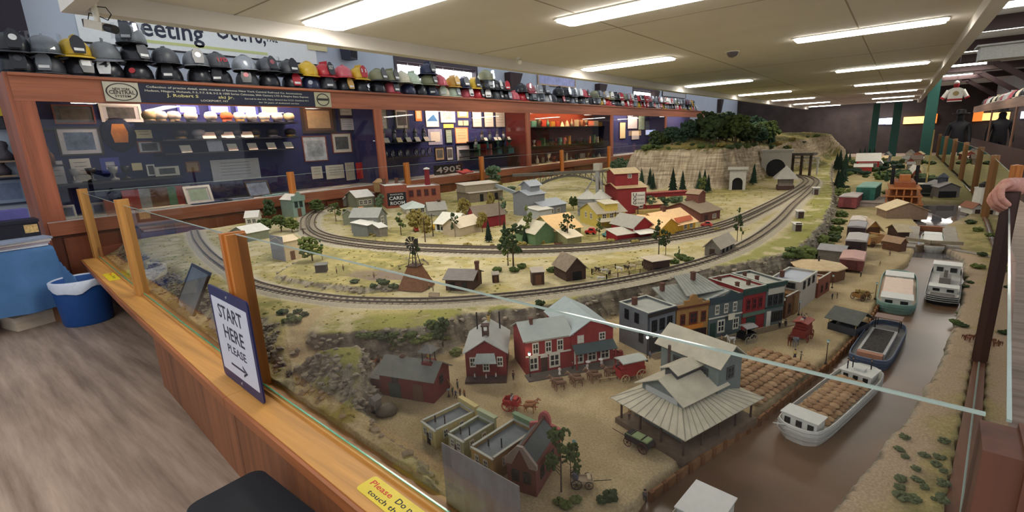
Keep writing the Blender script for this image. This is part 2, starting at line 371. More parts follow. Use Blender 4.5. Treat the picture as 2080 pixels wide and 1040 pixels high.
CMID = W([(1500, 1040), (1560, 930), (1750, 740), (1840, 640), (1880, 570), (1890, 480), (1900, 425)], ZW)+[(.5, 14), (.6, 25)]
def RIGHTSIDE(x, y):
    xm = np.interp(y, [p[1] for p in CMID], [p[0] for p in CMID]); return x > xm
ys = [1e-9]; ys = [.70]
while ys[-1] < 21: ys.append(ys[-1]+.0105+.0042*max(0, ys[-1]-.9))
ys = np.array(ys); xs = np.linspace(-6.97, 1.0, 520)
GX, GY = np.meshgrid(xs, ys)
HZ, Q = height(GX, GY)
# trim to the table outline
fy = np.interp(GX, [p.x for p in FP]+[1.2], [p.y+.045 for p in FP]+[.70]); rx = np.interp(GY, [p.y for p in RP], [p.x-.02 for p in RP])
GYc = np.maximum(GY, fy); GXc = np.minimum(GX, rx)
def grad():
    gy = np.gradient(HZ, ys, axis=0); gx = np.gradient(HZ, xs, axis=1); return np.hypot(gx, gy)
SL = grad()
def C3(c): return np.array(lin(c))
n1, n2, n3 = Q['n1'], Q['n2'], Q['n3']
def lerp(a, b, t): return a*(1-t[..., None])+b*t[..., None]
one = np.ones(GX.shape)
sand = lerp(C3((172, 152, 114))*one[..., None], C3((186, 166, 128)), sstep(.35, .65, n2))
dirt = lerp(C3((178, 164, 124))*one[..., None], C3((196, 184, 150)), sstep(.35, .65, n3))
grass = lerp(C3((124, 118, 70))*one[..., None], C3((170, 156, 104)), sstep(.3, .7, n2)); grass = lerp(grass, C3((110, 116, 56)), sstep(.6, .8, n3)*.6)
rock = lerp(C3((112, 104, 92))*one[..., None], C3((164, 154, 134)), sstep(.35, .65, n3))
lime = lerp(C3((150, 134, 112))*one[..., None], C3((186, 170, 146)), sstep(.35, .65, fbm(GX*.4, HZ*14, 7, 77)))
colr = lerp(dirt, grass, np.clip(sstep(.40, .58, n1*.5+n2*.5)+.25*sstep(.5, .6, n3), 0, 1))
colr = lerp(colr, grass, sstep(-.02, .04, Q['k'])*.8)
colr = lerp(colr, C3((134, 134, 66)), sstep(-.34, -.24, Q['t'])*(1-sstep(-.08, -.05, Q['t']))*sstep(.36, .5, n2)*.8)
colr = lerp(colr, C3((126, 112, 92)), sstep(-.02, .06, Q['p']))
colr = lerp(colr, C3((182, 172, 150)), (1-sstep(.07, .14, Q['dk'])))
colr = lerp(colr, sand, (1-sstep(.04, .08, Q['rd'])))
colr = lerp(colr, sand, sstep(-.05, .02, Q['t']))
hillc = lerp(C3((118, 108, 62))*one[..., None], C3((96, 98, 58)), sstep(.35, .65, n2)); hillc = lerp(hillc, C3((150, 136, 84)), sstep(.55, .7, n1))
colr = lerp(colr, hillc, sstep(.0, .1, Q['hl']))
rg = Q['rgt'] & (Q['t'] > 0)
gr = np.where(rg, sstep(.07, .17, -Q['c']+.16*(n2-.5)), 0); colr = lerp(colr, C3((182, 160, 134)), np.where(rg, 1., 0.)); colr = lerp(colr, grass, gr*.9)
steep = sstep(.55, 1.1, SL)*np.where((~Q['rgt']) & (Q['c'] > -.05), 0, 1)
colr = lerp(colr, np.where((Q['hl'] > -.05)[..., None], lime, rock), steep)
fg = np.where(Q['t'] > 0, sstep(5.5, 8, GY)*(.35+.65*sstep(.35, .6, n1*.5+n2*.5)), 0); colr = lerp(colr, C3((122, 114, 76)), fg*.85)
colr = lerp(colr, C3((104, 84, 60)), sstep(0, .02, Q['c']))
ny, nx = GX.shape
me = bpy.data.meshes.new('terrain')
V = np.stack([GXc, GYc, np.where((GY < fy-.004) | (GX > rx+.004), .47, HZ)], -1).reshape(-1, 3)
idx = np.arange(ny*nx).reshape(ny, nx)
Fq = np.stack([idx[:-1, :-1], idx[:-1, 1:], idx[1:, 1:], idx[1:, :-1]], -1)
keep = ~((GY[1:, 1:] < fy[1:, 1:]-.004) | (GX[:-1, :-1] > rx[:-1, :-1]+.004))
Fq = Fq[keep].reshape(-1, 4)
me.vertices.add(len(V)); me.vertices.foreach_set('co', V.ravel().astype(np.float32))
me.loops.add(len(Fq)*4); me.loops.foreach_set('vertex_index', Fq.ravel().astype(np.int32))
me.polygons.add(len(Fq)); me.polygons.foreach_set('loop_start', np.arange(0, len(Fq)*4, 4, dtype=np.int32)); me.polygons.foreach_set('loop_total', np.full(len(Fq), 4, dtype=np.int32))
me.polygons.foreach_set('use_smooth', np.ones(len(Fq), dtype=bool)); me.update(); 
ca = me.color_attributes.new('ground', 'FLOAT_COLOR', 'POINT')
ca.data.foreach_set('color', np.concatenate([np.clip(colr, 0, 1).reshape(-1, 3), np.ones((ny*nx, 1))], 1).ravel().astype(np.float32))
tm, tn, tl = newmat('ground_cover'); pb = tn['Principled BSDF']; pb.inputs['Roughness'].default_value = .95; pb.inputs['Specular IOR Level'].default_value = .1
at_ = tn.new('ShaderNodeAttribute'); at_.attribute_name = 'ground'
nz = tn.new('ShaderNodeTexNoise'); nz.inputs['Scale'].default_value = 130; nz.inputs['Detail'].default_value = 4
tc = tn.new('ShaderNodeTexCoord'); tl.new(tc.outputs['Object'], nz.inputs['Vector'])
mr = tn.new('ShaderNodeMapRange'); mr.inputs[1].default_value = .3; mr.inputs[2].default_value = .7; mr.inputs[3].default_value = .78; mr.inputs[4].default_value = 1.18
mm = tn.new('ShaderNodeVectorMath'); mm.operation = 'MULTIPLY'
tl.new(nz.outputs['Fac'], mr.inputs[0]); tl.new(at_.outputs['Color'], mm.inputs[0]); tl.new(mr.outputs[0], mm.inputs[1]); tl.new(mm.outputs[0], pb.inputs['Base Color'])
mp2 = tn.new('ShaderNodeMapping'); mp2.inputs['Scale'].default_value = (1.6, 1.6, 26); nz2 = tn.new('ShaderNodeTexNoise'); nz2.inputs['Scale'].default_value = 1.6; nz2.inputs['Detail'].default_value = 6
tl.new(tc.outputs['Object'], mp2.inputs[0]); tl.new(mp2.outputs[0], nz2.inputs['Vector'])
ge = tn.new('ShaderNodeNewGeometry'); sp_ = tn.new('ShaderNodeSeparateXYZ'); tl.new(ge.outputs['Normal'], sp_.inputs[0])
ms = tn.new('ShaderNodeMapRange'); ms.inputs[1].default_value = .8; ms.inputs[2].default_value = .5; tl.new(sp_.outputs['Z'], ms.inputs[0])
mv = tn.new('ShaderNodeMapRange'); mv.inputs[1].default_value = .35; mv.inputs[2].default_value = .65; mv.inputs[3].default_value = .62; mv.inputs[4].default_value = 1.2; tl.new(nz2.outputs['Fac'], mv.inputs[0])
mx_ = tn.new('ShaderNodeMix'); mx_.inputs['A'].default_value = 1.0; tl.new(ms.outputs[0], mx_.inputs['Factor']); tl.new(mv.outputs[0], mx_.inputs['B'])
m3 = tn.new('ShaderNodeVectorMath'); m3.operation = 'MULTIPLY'; tl.new(mm.outputs[0], m3.inputs[0]); tl.new(mx_.outputs['Result'], m3.inputs[1]); tl.new(m3.outputs[0], pb.inputs['Base Color'])
bp = tn.new('ShaderNodeBump'); bp.inputs['Strength'].default_value = .5; bp.inputs['Distance'].default_value = .004; tl.new(nz.outputs['Fac'], bp.inputs['Height']); tl.new(bp.outputs[0], pb.inputs['Normal'])
terrain = ob('model_terrain', me, tm, label='sculpted model landscape of sand, grass, rock bluffs and a wooded hill', cat='landscape', kind='stuff')
def hz(x, y):
    j = np.clip(np.searchsorted(ys, y)-1, 0, ny-2); i = np.clip(((x-xs[0])/(xs[1]-xs[0])).astype(int) if hasattr(x, 'astype') else int((x-xs[0])/(xs[1]-xs[0])), 0, nx-2)
    fx = np.clip((x-xs[i])/(xs[1]-xs[0]), 0, 1); fy_ = np.clip((y-ys[j])/(ys[j+1]-ys[j]), 0, 1)
    return (HZ[j, i]*(1-fx)+HZ[j, i+1]*fx)*(1-fy_)+(HZ[j+1, i]*(1-fx)+HZ[j+1, i+1]*fx)*fy_
_ts = np.concatenate([np.arange(.4, 6, .004), np.arange(6, 30, .012)])
def gp(px, py):
    """first point of the landscape on the sight line of a pixel of the photograph"""
    r = ray(px, py); X = r.x*_ts; Y = r.y*_ts; Z = CAMH+r.z*_ts
    ok = (X > -6.95) & (X < 1.0) & (Y > .75) & (Y < 20.9)
    h = np.full(X.shape, -9.); h[ok] = hz(X[ok], Y[ok])
    k = np.argmax(Z <= h) if (Z <= h).any() else None
    if k is None:
        t = -6.8/r.x if r.x < -.05 else 19/r.y
        x, y = r.x*t, min(r.y*t, 20.)
        x = max(-6.8, min(.8, x)); return Vector((x, y, float(hz(x, y))))
    return Vector((X[k], Y[k], float(h[k])))
# water: canal and harbour, pond
wm, wn_, wl_ = newmat('canal_water'); p = wn_['Principled BSDF']; p.inputs['Roughness'].default_value = .32; p.inputs['Specular IOR Level'].default_value = .5
tc = wn_.new('ShaderNodeTexCoord'); nz = wn_.new('ShaderNodeTexNoise'); nz.inputs['Scale'].default_value = 2.5; nz.inputs['Detail'].default_value = 3
rp = wn_.new('ShaderNodeValToRGB'); rp.color_ramp.elements[0].position = .35; rp.color_ramp.elements[1].position = .65
rp.color_ramp.elements[0].color = (*lin((98, 78, 56)), 1); rp.color_ramp.elements[1].color = (*lin((122, 92, 70)), 1)
wl_.new(tc.outputs['Object'], nz.inputs['Vector']); wl_.new(nz.outputs['Fac'], rp.inputs[0]); wl_.new(rp.outputs[0], p.inputs['Base Color'])
ob('canal_water', MB().prism([(x, max(y, .78)) for x, y in [(-1.2, .75), (.12, .75), (.3, 2.2), (.62, 4.9), (.66, 5.3), (-.3, 5.3), (-.3, 4.6), (-.6, 2.2)]], ZW-.012, ZW), wm, label='brown model canal running past the quay to the lock', cat='water', kind='stuff')
ob('harbour_water', MB().prism([(.66, 5.3), (.82, 7.6), (.92, 9.2), (-.3, 9.2), (-.3, 5.3)], ZW-.012, ZW), mat((96, 92, 92), .04, .12, 3, spec=.6), label='glossy grey harbour water beyond the lock', cat='water', kind='stuff')
ob('pond_water', MB().lathe([(.30, -.004), (.30, 0)], 24, tuple(sum((Vector((*q, 0)) for q in POND), Vector())/len(POND)+Vector((0, 0, .6595))), 1.1, .75), mat((126, 108, 92), .35, .12, 9), label='shallow muddy brown pond on the grassy knoll', cat='pond')
# ---------------------------------------------------------------- tracks
def resample(pts, step):
    # Catmull-Rom through the points, then even spacing
    P = [Vector((p.x, p.y, 0)) for p in pts]; out = []
    for i in range(len(P)-1):
        a, b, c, d = P[max(i-1, 0)], P[i], P[i+1], P[min(i+2, len(P)-1)]
        for k in range(12):
            t = k/12; out.append(.5*((2*b)+(c-a)*t+(2*a-5*b+4*c-d)*t*t+(3*b-a-3*c+d)*t**3))
    out.append(P[-1]); res = [out[0]]; acc = 0
    for a, b in zip(out, out[1:]):
        L = (b-a).length
        while acc+L >= step:
            a = a+(b-a)*((step-acc)/L); res.append(a); L = (b-a).length; acc = 0
        acc += L
    return res
def track(pts, label, g=.045):
    t = thing('railway_track', label, 'track', group='railway tracks of the model')
    P = resample(pts, .05)
    N = []
    for i in range(len(P)):
        d = (P[min(i+1, len(P)-1)]-P[max(i-1, 0)]).normalized(); N.append(Vector((-d.y, d.x, 0)))
    tie = MB()
    for i in range(len(P)):
        d = math.atan2(N[i].y, N[i].x); z = ZP+.012
        tie.box((P[i].x, P[i].y, z), (.10, .017, .012), d)
    o = ob('sleepers', tie, mat((172, 160, 140), .9, .2, 60), t, kind='stuff')
    bl = MB(); vs = []; fs = []
    for p, n in zip(P, N):
        vs += [p+n*.10+Vector((0, 0, ZP-.004)), p+n*.062+Vector((0, 0, ZP+.012)), p-n*.062+Vector((0, 0, ZP+.012)), p-n*.10+Vector((0, 0, ZP-.004))]
    for i in range(len(P)-1):
        for k in range(3): fs.append((i*4+k, i*4+k+1, i*4+4+k+1, i*4+4+k))
    bl.add(vs, fs); ob('ballast', bl, mat((176, 166, 144), .95, .22, 160, bump=.5), t)
    for s in (-1, 1):
        vs = []; fs = []
        for p, n in zip(P, N):
            q = p+n*(g*s*.72); z = ZP+.018
            vs += [q+n*.0036+Vector((0, 0, z)), q+n*.0036+Vector((0, 0, z+.012)), q-n*.0036+Vector((0, 0, z+.012)), q-n*.0036+Vector((0, 0, z))]
        for i in range(len(P)-1):
            for k in range(4): fs.append((i*4+k, i*4+(k+1) % 4, i*4+4+(k+1) % 4, i*4+4+k))
        ob('rail', MB().add(vs, fs), mat((92, 82, 74), .5, .1), t)
track(TRK1, 'single railway track curving along the bluff above the main street')
track(TRK2, 'inner railway track of the double loop round the village')
track(TRK3, 'outer railway track of the double loop round the village')
# ---------------------------------------------------------------- lettering as mesh
_TX = {}
def txtmesh(s):
    if s in _TX: return _TX[s]
    cu = bpy.data.curves.new('lettering', 'FONT'); cu.body = s; cu.size = 1; cu.resolution_u = 2; cu.offset = .016
    o = bpy.data.objects.new('lettering', cu); m = o.to_mesh()
    v = [tuple(q.co) for q in m.vertices]; f = [tuple(p.vertices) for p in m.polygons]; o.to_mesh_clear()
    bpy.data.objects.remove(o); bpy.data.curves.remove(cu)
    x0 = min(a[0] for a in v); x1 = max(a[0] for a in v)
    _TX[s] = ([((a[0]-x0)/(x1-x0), a[1], 0) for a in v], f); return _TX[s]
def letter(s, o, r, u, wd, hg, m, parent, name='lettering', slant=0):
    """text in the plane (r, u) from corner o, wd wide; hg is the size of a capital"""
    v, f = txtmesh(s); o = Vector(o); r = Vector(r); u = Vector(u)
    return ob(name, MB().add([o+r*(x*wd+slant*y*hg)+u*(y*hg/.72) for x, y, _ in v], f), m, parent)
YV, ZV = Vector((0, 1, 0)), Vector((0, 0, 1))
# ================================================================ helmet cases along the left wall
CX, CB, CT, CBOT, SILL = -7.3, -7.95, 2.50, 2.22, .94
BAYS = [1.0, 5.48, 9.96, 14.49, 19.1, 23.9]
BLB = ['wide glazed wooden case under the long black name board', 'glazed wooden case behind the 4905 number plate', 'glazed wooden case with a red lining, full of small keepsakes', 'glazed wooden case half hidden by the hill trees', 'farthest glazed wooden case in view behind the wooded hill']
LINE = [NAVY, NAVY, mat((96, 36, 34), .85, .1, 10), NAVY, NAVY]
GC = glass('case_glass', 1.3)
for i in range(5):
    y0, y1 = BAYS[i], BAYS[i+1]
    t = thing('display_case', BLB[i], 'display case', group='helmet cases')
    ob('cornice', MB().bx(CX-.02, CX+.02, y0, y1, CBOT, CT-.03).bx(CB, CX+.05, y0, y1, CT-.03, CT), CASEWOOD, t)
    ob('post', MB().bx(CX-.02, CX+.018, y0, y0+.16, SILL, CBOT), CASEPOST, t)
    ob('sill', MB().bx(CX-.02, CX+.03, y0, y1, SILL-.16, SILL-.012), CASEWOOD, t)
    ob('sill_strip', MB().bx(CB, CX+.012, y0, y1, SILL-.012, SILL), mat((200, 200, 196), .5, .03), t)
    ob('base_body', MB().bx(CB, CX-.03, y0, y1, 0, SILL-.17), wood((120, 66, 44), 4, 'z'), t)
    k = 4
    for j in range(k):
        a = y0+.1+(y1-y0-.1)*j/k; b = y0+(y1-y0)*(j+1)/k-.05
        ob('base_door', MB().bx(CX-.03, CX-.005, a, b, .08, SILL-.2), wood((148, 82, 52), 4, 'z'), t)
    ob('back_panel', MB().bx(CB, CB+.015, y0, y1, SILL, CT-.03), LINE[i], t)
    ob('side_panel', MB().bx(CB+.015, CX-.021, y0, y0+.03, SILL, CT-.03), CASEPOST if i == 0 else LINE[i], t)
    ob('glass_front', MB().add([(CX-.01, y0+.16, SILL), (CX-.01, y1, SILL), (CX-.01, y1, CBOT), (CX-.01, y0+.16, CBOT)], [(0, 1, 2, 3)]), GC, t)
    la, lb = ((2.3, 4.4), (7.2, 9.4), (10.3, 13.8), (15.5, 18), (20, 23))[i]
    ob('tube_light', MB().bar((CX-.1, la, CT-.05), (CX-.1, lb, CT-.05), .014, .014, 8), mat((255, 246, 225) if i != 2 else (255, 226, 150), .5, 0, emit=130), t)
END = thing('case_end_moulding', 'plain wooden end board closing the helmet case on the left', 'board')
ob('end_board', MB().bx(CB, CX+.018, .965, .999, 0, CT), CASEPOST, END)
def Yof(px, py, X): return atx(px, py, X).y
def Zof(px, py, X): return atx(px, py, X).z
SHELFM = mat((28, 28, 40), .5, .08)
def shelf(px0, py0, px1, py1, X=-7.5, d=.4, m=SHELFM):
    a = atx(px0, py0, X); b = atx(px1, py1, X); z = (a.z+b.z)/2
    ob('display_shelf', MB().bx(CB+.016, X, a.y, b.y, z-.018, z), m, label='dark shelf board inside the glazed case, '+ordn(shelf.n)+' counted from the left and top', cat='shelf', group='shelves in the cases')
    shelf.n += 1
    return z
shelf.n = 1
S1 = shelf(296, 250, 606, 246); S2 = shelf(330, 283, 606, 278); S3 = shelf(335, 309, 606, 303); S4 = shelf(98, 377, 372, 358)
S5 = shelf(771, 291, 884, 286); S6 = shelf(775, 324, 884, 314); S7 = shelf(975, 288, 1046, 282); S8 = shelf(960, 304, 1046, 298); S9 = shelf(960, 318, 1046, 311)
S10 = shelf(1076, 259, 1236, 255); S11 = shelf(1076, 299, 1160, 292); S12 = shelf(1164, 292, 1236, 289)
def pic(r, label, fr, mt, art, X=-7.93, fw=.016, cat='picture', lean=0, th=.02, z0=None, marks=0):
    """framed picture or card hung at plane X; r = photograph rectangle it covers"""
    a = atx((r[0]), (r[1]), X); b = atx(r[2], r[3], X); y0, y1 = a.y, b.y; zt, zb = (atx((r[0]+r[2])/2, r[1], X).z, atx((r[0]+r[2])/2, r[3], X).z)
    if z0 is not None: zt, zb = z0+(zt-zb), z0
    t = thing('framed_picture' if fr else 'display_card', label, cat, (X, (y0+y1)/2, zb), (0, R(-lean), 0))
    w, h = y1-y0, zt-zb
    if fr:
        F = MB()
        for q in ((-w/2, -w/2+fw, 0, h), (w/2-fw, w/2, 0, h), (-w/2+fw, w/2-fw, 0, fw), (-w/2+fw, w/2-fw, h-fw, h)): F.bx(0, th, *q)
        ob('frame', F, fr, t)
    ob('mount', MB().bx(.002, th*.5, -w/2+(fw if fr else 0), w/2-(fw if fr else 0), (fw if fr else 0), h-(fw if fr else 0)), mt, t)
    if art is not None:
        k = .17
        ob('image', MB().bx(th*.5, th*.5+.002, -w/2+w*k, w/2-w*k, h*k*1.1, h-h*k*1.1), art, t)
    for j in range(marks):
        zz = h*(.85-.7*j/max(1, marks)); ob('printed_line', MB().bx(th*.5+.001, th*.5+.003, -w*.32, w*.30, zz-.006, zz), mat((120, 118, 116), .8, 0), t)
    return t
gw = mat((190, 192, 196), .7, .04); tan = mat((166, 142, 108), .8, .12, 12); bl = mat((104, 122, 146), .7, .3, 9); dkp = mat((82, 84, 84), .7, .35, 14); cream = mat((214, 202, 160), .8, .05)
redf = wood((118, 58, 44), 5, 'y'); dkf = mat((50, 40, 36), .5, .1); bluf = mat((62, 72, 150), .6, .05); lav = mat((176, 182, 226), .6, .15, 8); org = mat((206, 128, 52), .6, .15, 12); grn = mat((150, 176, 158), .7, .12, 10); snow = mat((176, 188, 196), .7, .25, 8)
P = pic
P((102, 213, 196, 252), 'brown framed dark print at the top left of the case', redf, dkp, mat((92, 86, 78), .7, .3, 9)); P((198, 211, 291, 248), 'white framed picture of a dark animal, top row of the first case', WHITE, gw, dkp, fw=.03)
P((108, 258, 213, 316), 'large white mounted blue seascape photograph with a small card', dkf, gw, bl, fw=.02); P((273, 264, 310, 281), 'small cream text card beside the navy shirt', None, cream, None, marks=2); P((276, 286, 330, 311), 'white striped ribbon card in a red mount', redf, gw, dkp)
P((86, 327, 138, 376), 'white paper certificate leaning at the left post', None, gw, None, X=-7.85, marks=3); P((139, 322, 192, 369), 'plain grey typed sheet next to the white certificate', None, PAPER, None, X=-7.85, marks=4); P((200, 320, 247, 352), 'white certificate with a seal on a blue folder', bluf, gw, None, X=-7.85, fw=.05, marks=2)
P((266, 331, 290, 346), 'small cream card on the amber folder', None, cream, None, X=-7.8); P((295, 334, 317, 357), 'small black and white portrait in a white frame', WHITE, dkp, None, X=-7.8); P((312, 338, 366, 357), 'wide grey group photograph leaning on the lower shelf', None, PAPER, dkp, X=-7.75)
P((374, 328, 407, 350), 'amber wooden plaque on the navy lining', redf, tan, None); P((425, 323, 531, 366), 'broad pale grey document pinned in the middle of the case', None, gw, None, X=-7.9, marks=5)
P((607, 214, 684, 271), 'big brown framed tan certificate in the first case', dkf, mat((84, 62, 46), .6, .1), tan, fw=.05); P((686, 218, 716, 236), 'narrow grey notice near the top right of the first case', dkf, PAPER, None, marks=2); P((688, 239, 722, 266), 'pale grey square document below the narrow notice', dkf, gw, None, marks=4); P((725, 220, 748, 262), 'tall beige document beside the case post', dkf, PAPER, None, marks=4)
P((611, 276, 667, 328), 'brown framed photograph of a snowy street', redf, snow, mat((150, 164, 172), .7, .3, 9)); P((671, 270, 716, 311), 'grey building print in a thin red frame', redf, PAPER, dkp); P((731, 270, 751, 298), 'yellow tinted portrait strip by the post', dkf, mat((190, 184, 130), .7, .1), None); P((733, 303, 752, 326), 'small grey notice below the yellow portrait strip', None, PAPER, None, marks=3)
for k, x in enumerate((357, 421, 476)): P((x, 212, x+48, 233), 'pale lavender photograph in a blue frame, %s of three above the white caps' % ordn(k+1), bluf, lav, mat((214, 218, 240), .7, .2, 10), fw=.03)
P((527, 214, 566, 234), 'cream photograph right of the three lavender ones', bluf, cream, None)
P((660, 335, 700, 363), 'grey double document at the case bottom', None, PAPER, None, X=-7.6, marks=4); P((631, 338, 656, 363), 'grey narrow sheet left of the double document', None, PAPER, None, X=-7.6, marks=3); P((700, 330, 722, 366), 'beige booklet beside the red booklet', None, mat((180, 172, 156), .8, .1), None, X=-7.5, marks=2); P((722, 330, 738, 363), 'tall bright red booklet standing in the first case', None, mat((186, 40, 38), .6, .05), None, X=-7.45, cat='booklet')
P((371, 366, 434, 404), 'open white framed aerial photograph on the sill of the first case', WHITE, gw, grn, X=-7.42, lean=20, fw=.03, z0=SILL+.002); P((500, 363, 552, 397), 'black framed blank screen picture on the sill', dkf, bl, None, X=-7.45, lean=25, z0=SILL+.002); P((118, 408, 156, 436), 'small white framed harbour photograph at the lower left corner', WHITE, gw, bl, X=-7.4, lean=12, z0=SILL+.002); P((84, 384, 112, 436), 'pale green pamphlet at the lower left corner', None, grn, None, X=-7.55, z0=SILL+.002)
# second case
P((763, 221, 788, 263), 'grey engraving left of the train picture', dkf, PAPER, None, marks=4); P((799, 219, 831, 263), 'framed grey train picture above the lanterns', dkf, PAPER, dkp, fw=.03); P((842, 221, 857, 246), 'narrow orange picture next to the mountain poster', None, org, cream)
t = P((862, 219, 891, 258), 'white poster with a blue mountain and turquoise crest', WHITE, mat((226, 230, 232), .6, .02), None, fw=.012)
w_ = .3
ob('mountain', MB().add([(.013, -.16, .12), (.013, .16, .12), (.013, .05, .26), (.013, -.02, .22)], [(0, 1, 2, 3)]), mat((52, 112, 168), .6, .1), t); ob('crest', MB().bx(.011, .013, -.12, .10, .42, .49), mat((70, 190, 190), .6, .05), t)
P((893, 220, 924, 249), 'white framed locomotive drawing right of the mountain poster', WHITE, mat((222, 222, 220), .6, .02), mat((170, 172, 172), .7, .3, 14), fw=.03); P((928, 221, 951, 239), 'orange and turquoise picture in the second case', None, mat((222, 150, 100), .6, .05), mat((150, 214, 220), .6, .05)); P((930, 245, 940, 255), 'left one of two small cream cards', None, cream, None); P((941, 245, 951, 255), 'right one of two small cream cards', None, cream, None); P((900, 252, 921, 260), 'yellow name card on the navy lining', None, mat((220, 190, 96), .7, .1), None)
P((903, 262, 919, 291), 'narrow green tinted document in the second case', dkf, grn, None, marks=4); P((923, 259, 951, 291), 'orange framed certificate in the second case', mat((206, 130, 92), .6, .05), mat((224, 196, 150), .7, .06), None, marks=4); P((868, 262, 899, 294), 'large grey tilted poster with a white label', None, mat((150, 154, 176), .7, .12), PAPER); P((882, 299, 903, 326), 'tan mounted dark group photograph', dkf, tan, dkp); P((905, 297, 921, 326), 'small photograph of a tall grey figure', dkf, gw, dkp); P((925, 294, 955, 326), 'white certificate with a crest at the second case bottom', dkf, gw, None, marks=4)
for k, x in enumerate((957, 981, 1004)): P((x, 222, x+22, 259), '%s one of three grey newspaper pages side by side' % ('left', 'middle', 'right')[k], dkf, PAPER, None, marks=5)
P((1040, 222, 1063, 254), 'beige page in the upper right of the second case', dkf, PAPER, None, marks=4); P((1048, 258, 1062, 299), 'tall dark page by the second case post', dkf, mat((120, 120, 112), .7, .1), None, marks=3); P((1043, 301, 1064, 323), 'white certificate low by the second case post', None, gw, None, marks=3)
# fourth case
for k, (r, l, c) in enumerate((((1258, 248, 1270, 282), 'yellow print in the fourth case', cream), ((1274, 236, 1294, 262), 'white drawing at the top of the fourth case', gw), ((1296, 234, 1309, 264), 'grey green page in the fourth case', grn), ((1282, 265, 1298, 284), 'white folded leaflet in the fourth case', gw), ((1310, 245, 1324, 275), 'grey blue page in the fourth case', bl))): P(r, l, dkf, c, None)
# printed cards, plates and books that lie on shelves
def card(px, py, w, h, X, z, label, m, lean=30, cat='card'):
    y = atx(px, py, X).y
    ob('label_card', MB().bx(0, .004, -w/2, w/2, 0, h), m, loc=(X, y, z+.0015), rot=(0, R(-lean), 0), label=label, cat=cat, group='small label cards in the cases')
for k, (px, py) in enumerate(((425, 272), (463, 272), (502, 268))): card(px, py, .17, .1, -7.52, S2, '%s white label card on the dark cap shelf' % ordn(k+1), PAPER)
for k, (px, py) in enumerate(((378, 297), (474, 300), (515, 300), (553, 297), (588, 296))): card(px, py, .13, .11, -7.52, S3, '%s white label card on the badge shelf' % ordn(k+1), PAPER)
for k, (px, py) in enumerate(((787, 288), (813, 285), (832, 285), (850, 284), (868, 283))): card(px, py, .12, .1, -7.51, S5, '%s label card before the lanterns' % ordn(k+1), cream if k == 1 else PAPER)
for k, (px, py) in enumerate(((988, 284), (1008, 280), (1016, 280), (1035, 278))): card(px, py, .1, .08, -7.51, S7, '%s label card on the right lantern shelf' % ordn(k+1), PAPER)
card(437, 290, .2, .24, -7.55, S3, 'small framed portrait card standing among the label cards', mat((170, 176, 190), .6, .1), 12, 'picture')
# caps
capm = {'white': mat((206, 204, 196), .8, .06), 'khaki': mat((178, 164, 130), .85, .1), 'orange': mat((196, 96, 60), .7, .08), 'dark': mat((34, 34, 44), .6, .1), 'silver': mat((150, 152, 158), .45, .1), 'gold': mat((176, 140, 58), .4, .1, metal=.4)}
CAPTOP = MB().lathe([(.086, .03), (.112, .055), (.112, .08), (.085, .108), (.01, .118)], 14).mesh('cap_crown', True)
CAPBAND = MB().lathe([(.086, 0), (.086, .034)], 14).mesh('cap_band', True)
CAPPEAK = MB().add([(.07, -.06, .012), (.09, 0, .012), (.07, .06, .012), (.15, .05, -.0), (.165, 0, -.004), (.15, -.05, 0), (.07, -.06, .018), (.09, 0, .018), (.07, .06, .018), (.15, .05, .006), (.165, 0, .002), (.15, -.05, .006)], [(0, 5, 4, 1), (1, 4, 3, 2), (6, 7, 10, 11), (7, 8, 9, 10), (0, 6, 11, 5), (5, 11, 10, 4), (4, 10, 9, 3), (3, 9, 8, 2)]).mesh('cap_peak')
def cap(px, z, c, bc, label, X=-7.62, s=1.0):
    y = atx(px, 260, X).y
    t = thing('uniform_cap', label, 'cap', (X, y, z), R(random.uniform(-25, 25)), 'uniform caps in the first case', s)
    ob('cap_crown', CAPTOP, capm[c], t); ob('cap_band', CAPBAND, capm[bc], t); ob('cap_peak', CAPPEAK, capm['dark'], t)
for k, (px, c, bc) in enumerate(((308, 'khaki', 'khaki'), (330, 'white', 'khaki'), (358, 'white', 'khaki'), (392, 'white', 'dark'), (432, 'white', 'dark'), (464, 'orange', 'orange'), (490, 'white', 'gold'), (514, 'white', 'dark'), (540, 'white', 'khaki'), (566, 'white', 'dark'), (590, 'khaki', 'dark'))):
    cap(px, S1+.001, c, bc, '%s cap, %s from the left on the top cap shelf' % ({'white': 'white', 'khaki': 'khaki', 'orange': 'orange red'}[c], ordn(k+1)), s=(.72, .72, 1.25))
for k, (px, c, bc) in enumerate(((364, 'dark', 'gold'), (402, 'silver', 'silver'), (440, 'dark', 'dark'), (478, 'dark', 'silver'), (515, 'dark', 'gold'), (552, 'dark', 'silver'), (588, 'dark', 'gold'))):
    cap(px, S2+.001, c, bc, '%s cap with a %s band, %s from the left on the second cap shelf' % (c, bc, ordn(k+1)), s=(.78, .78, 1.1))
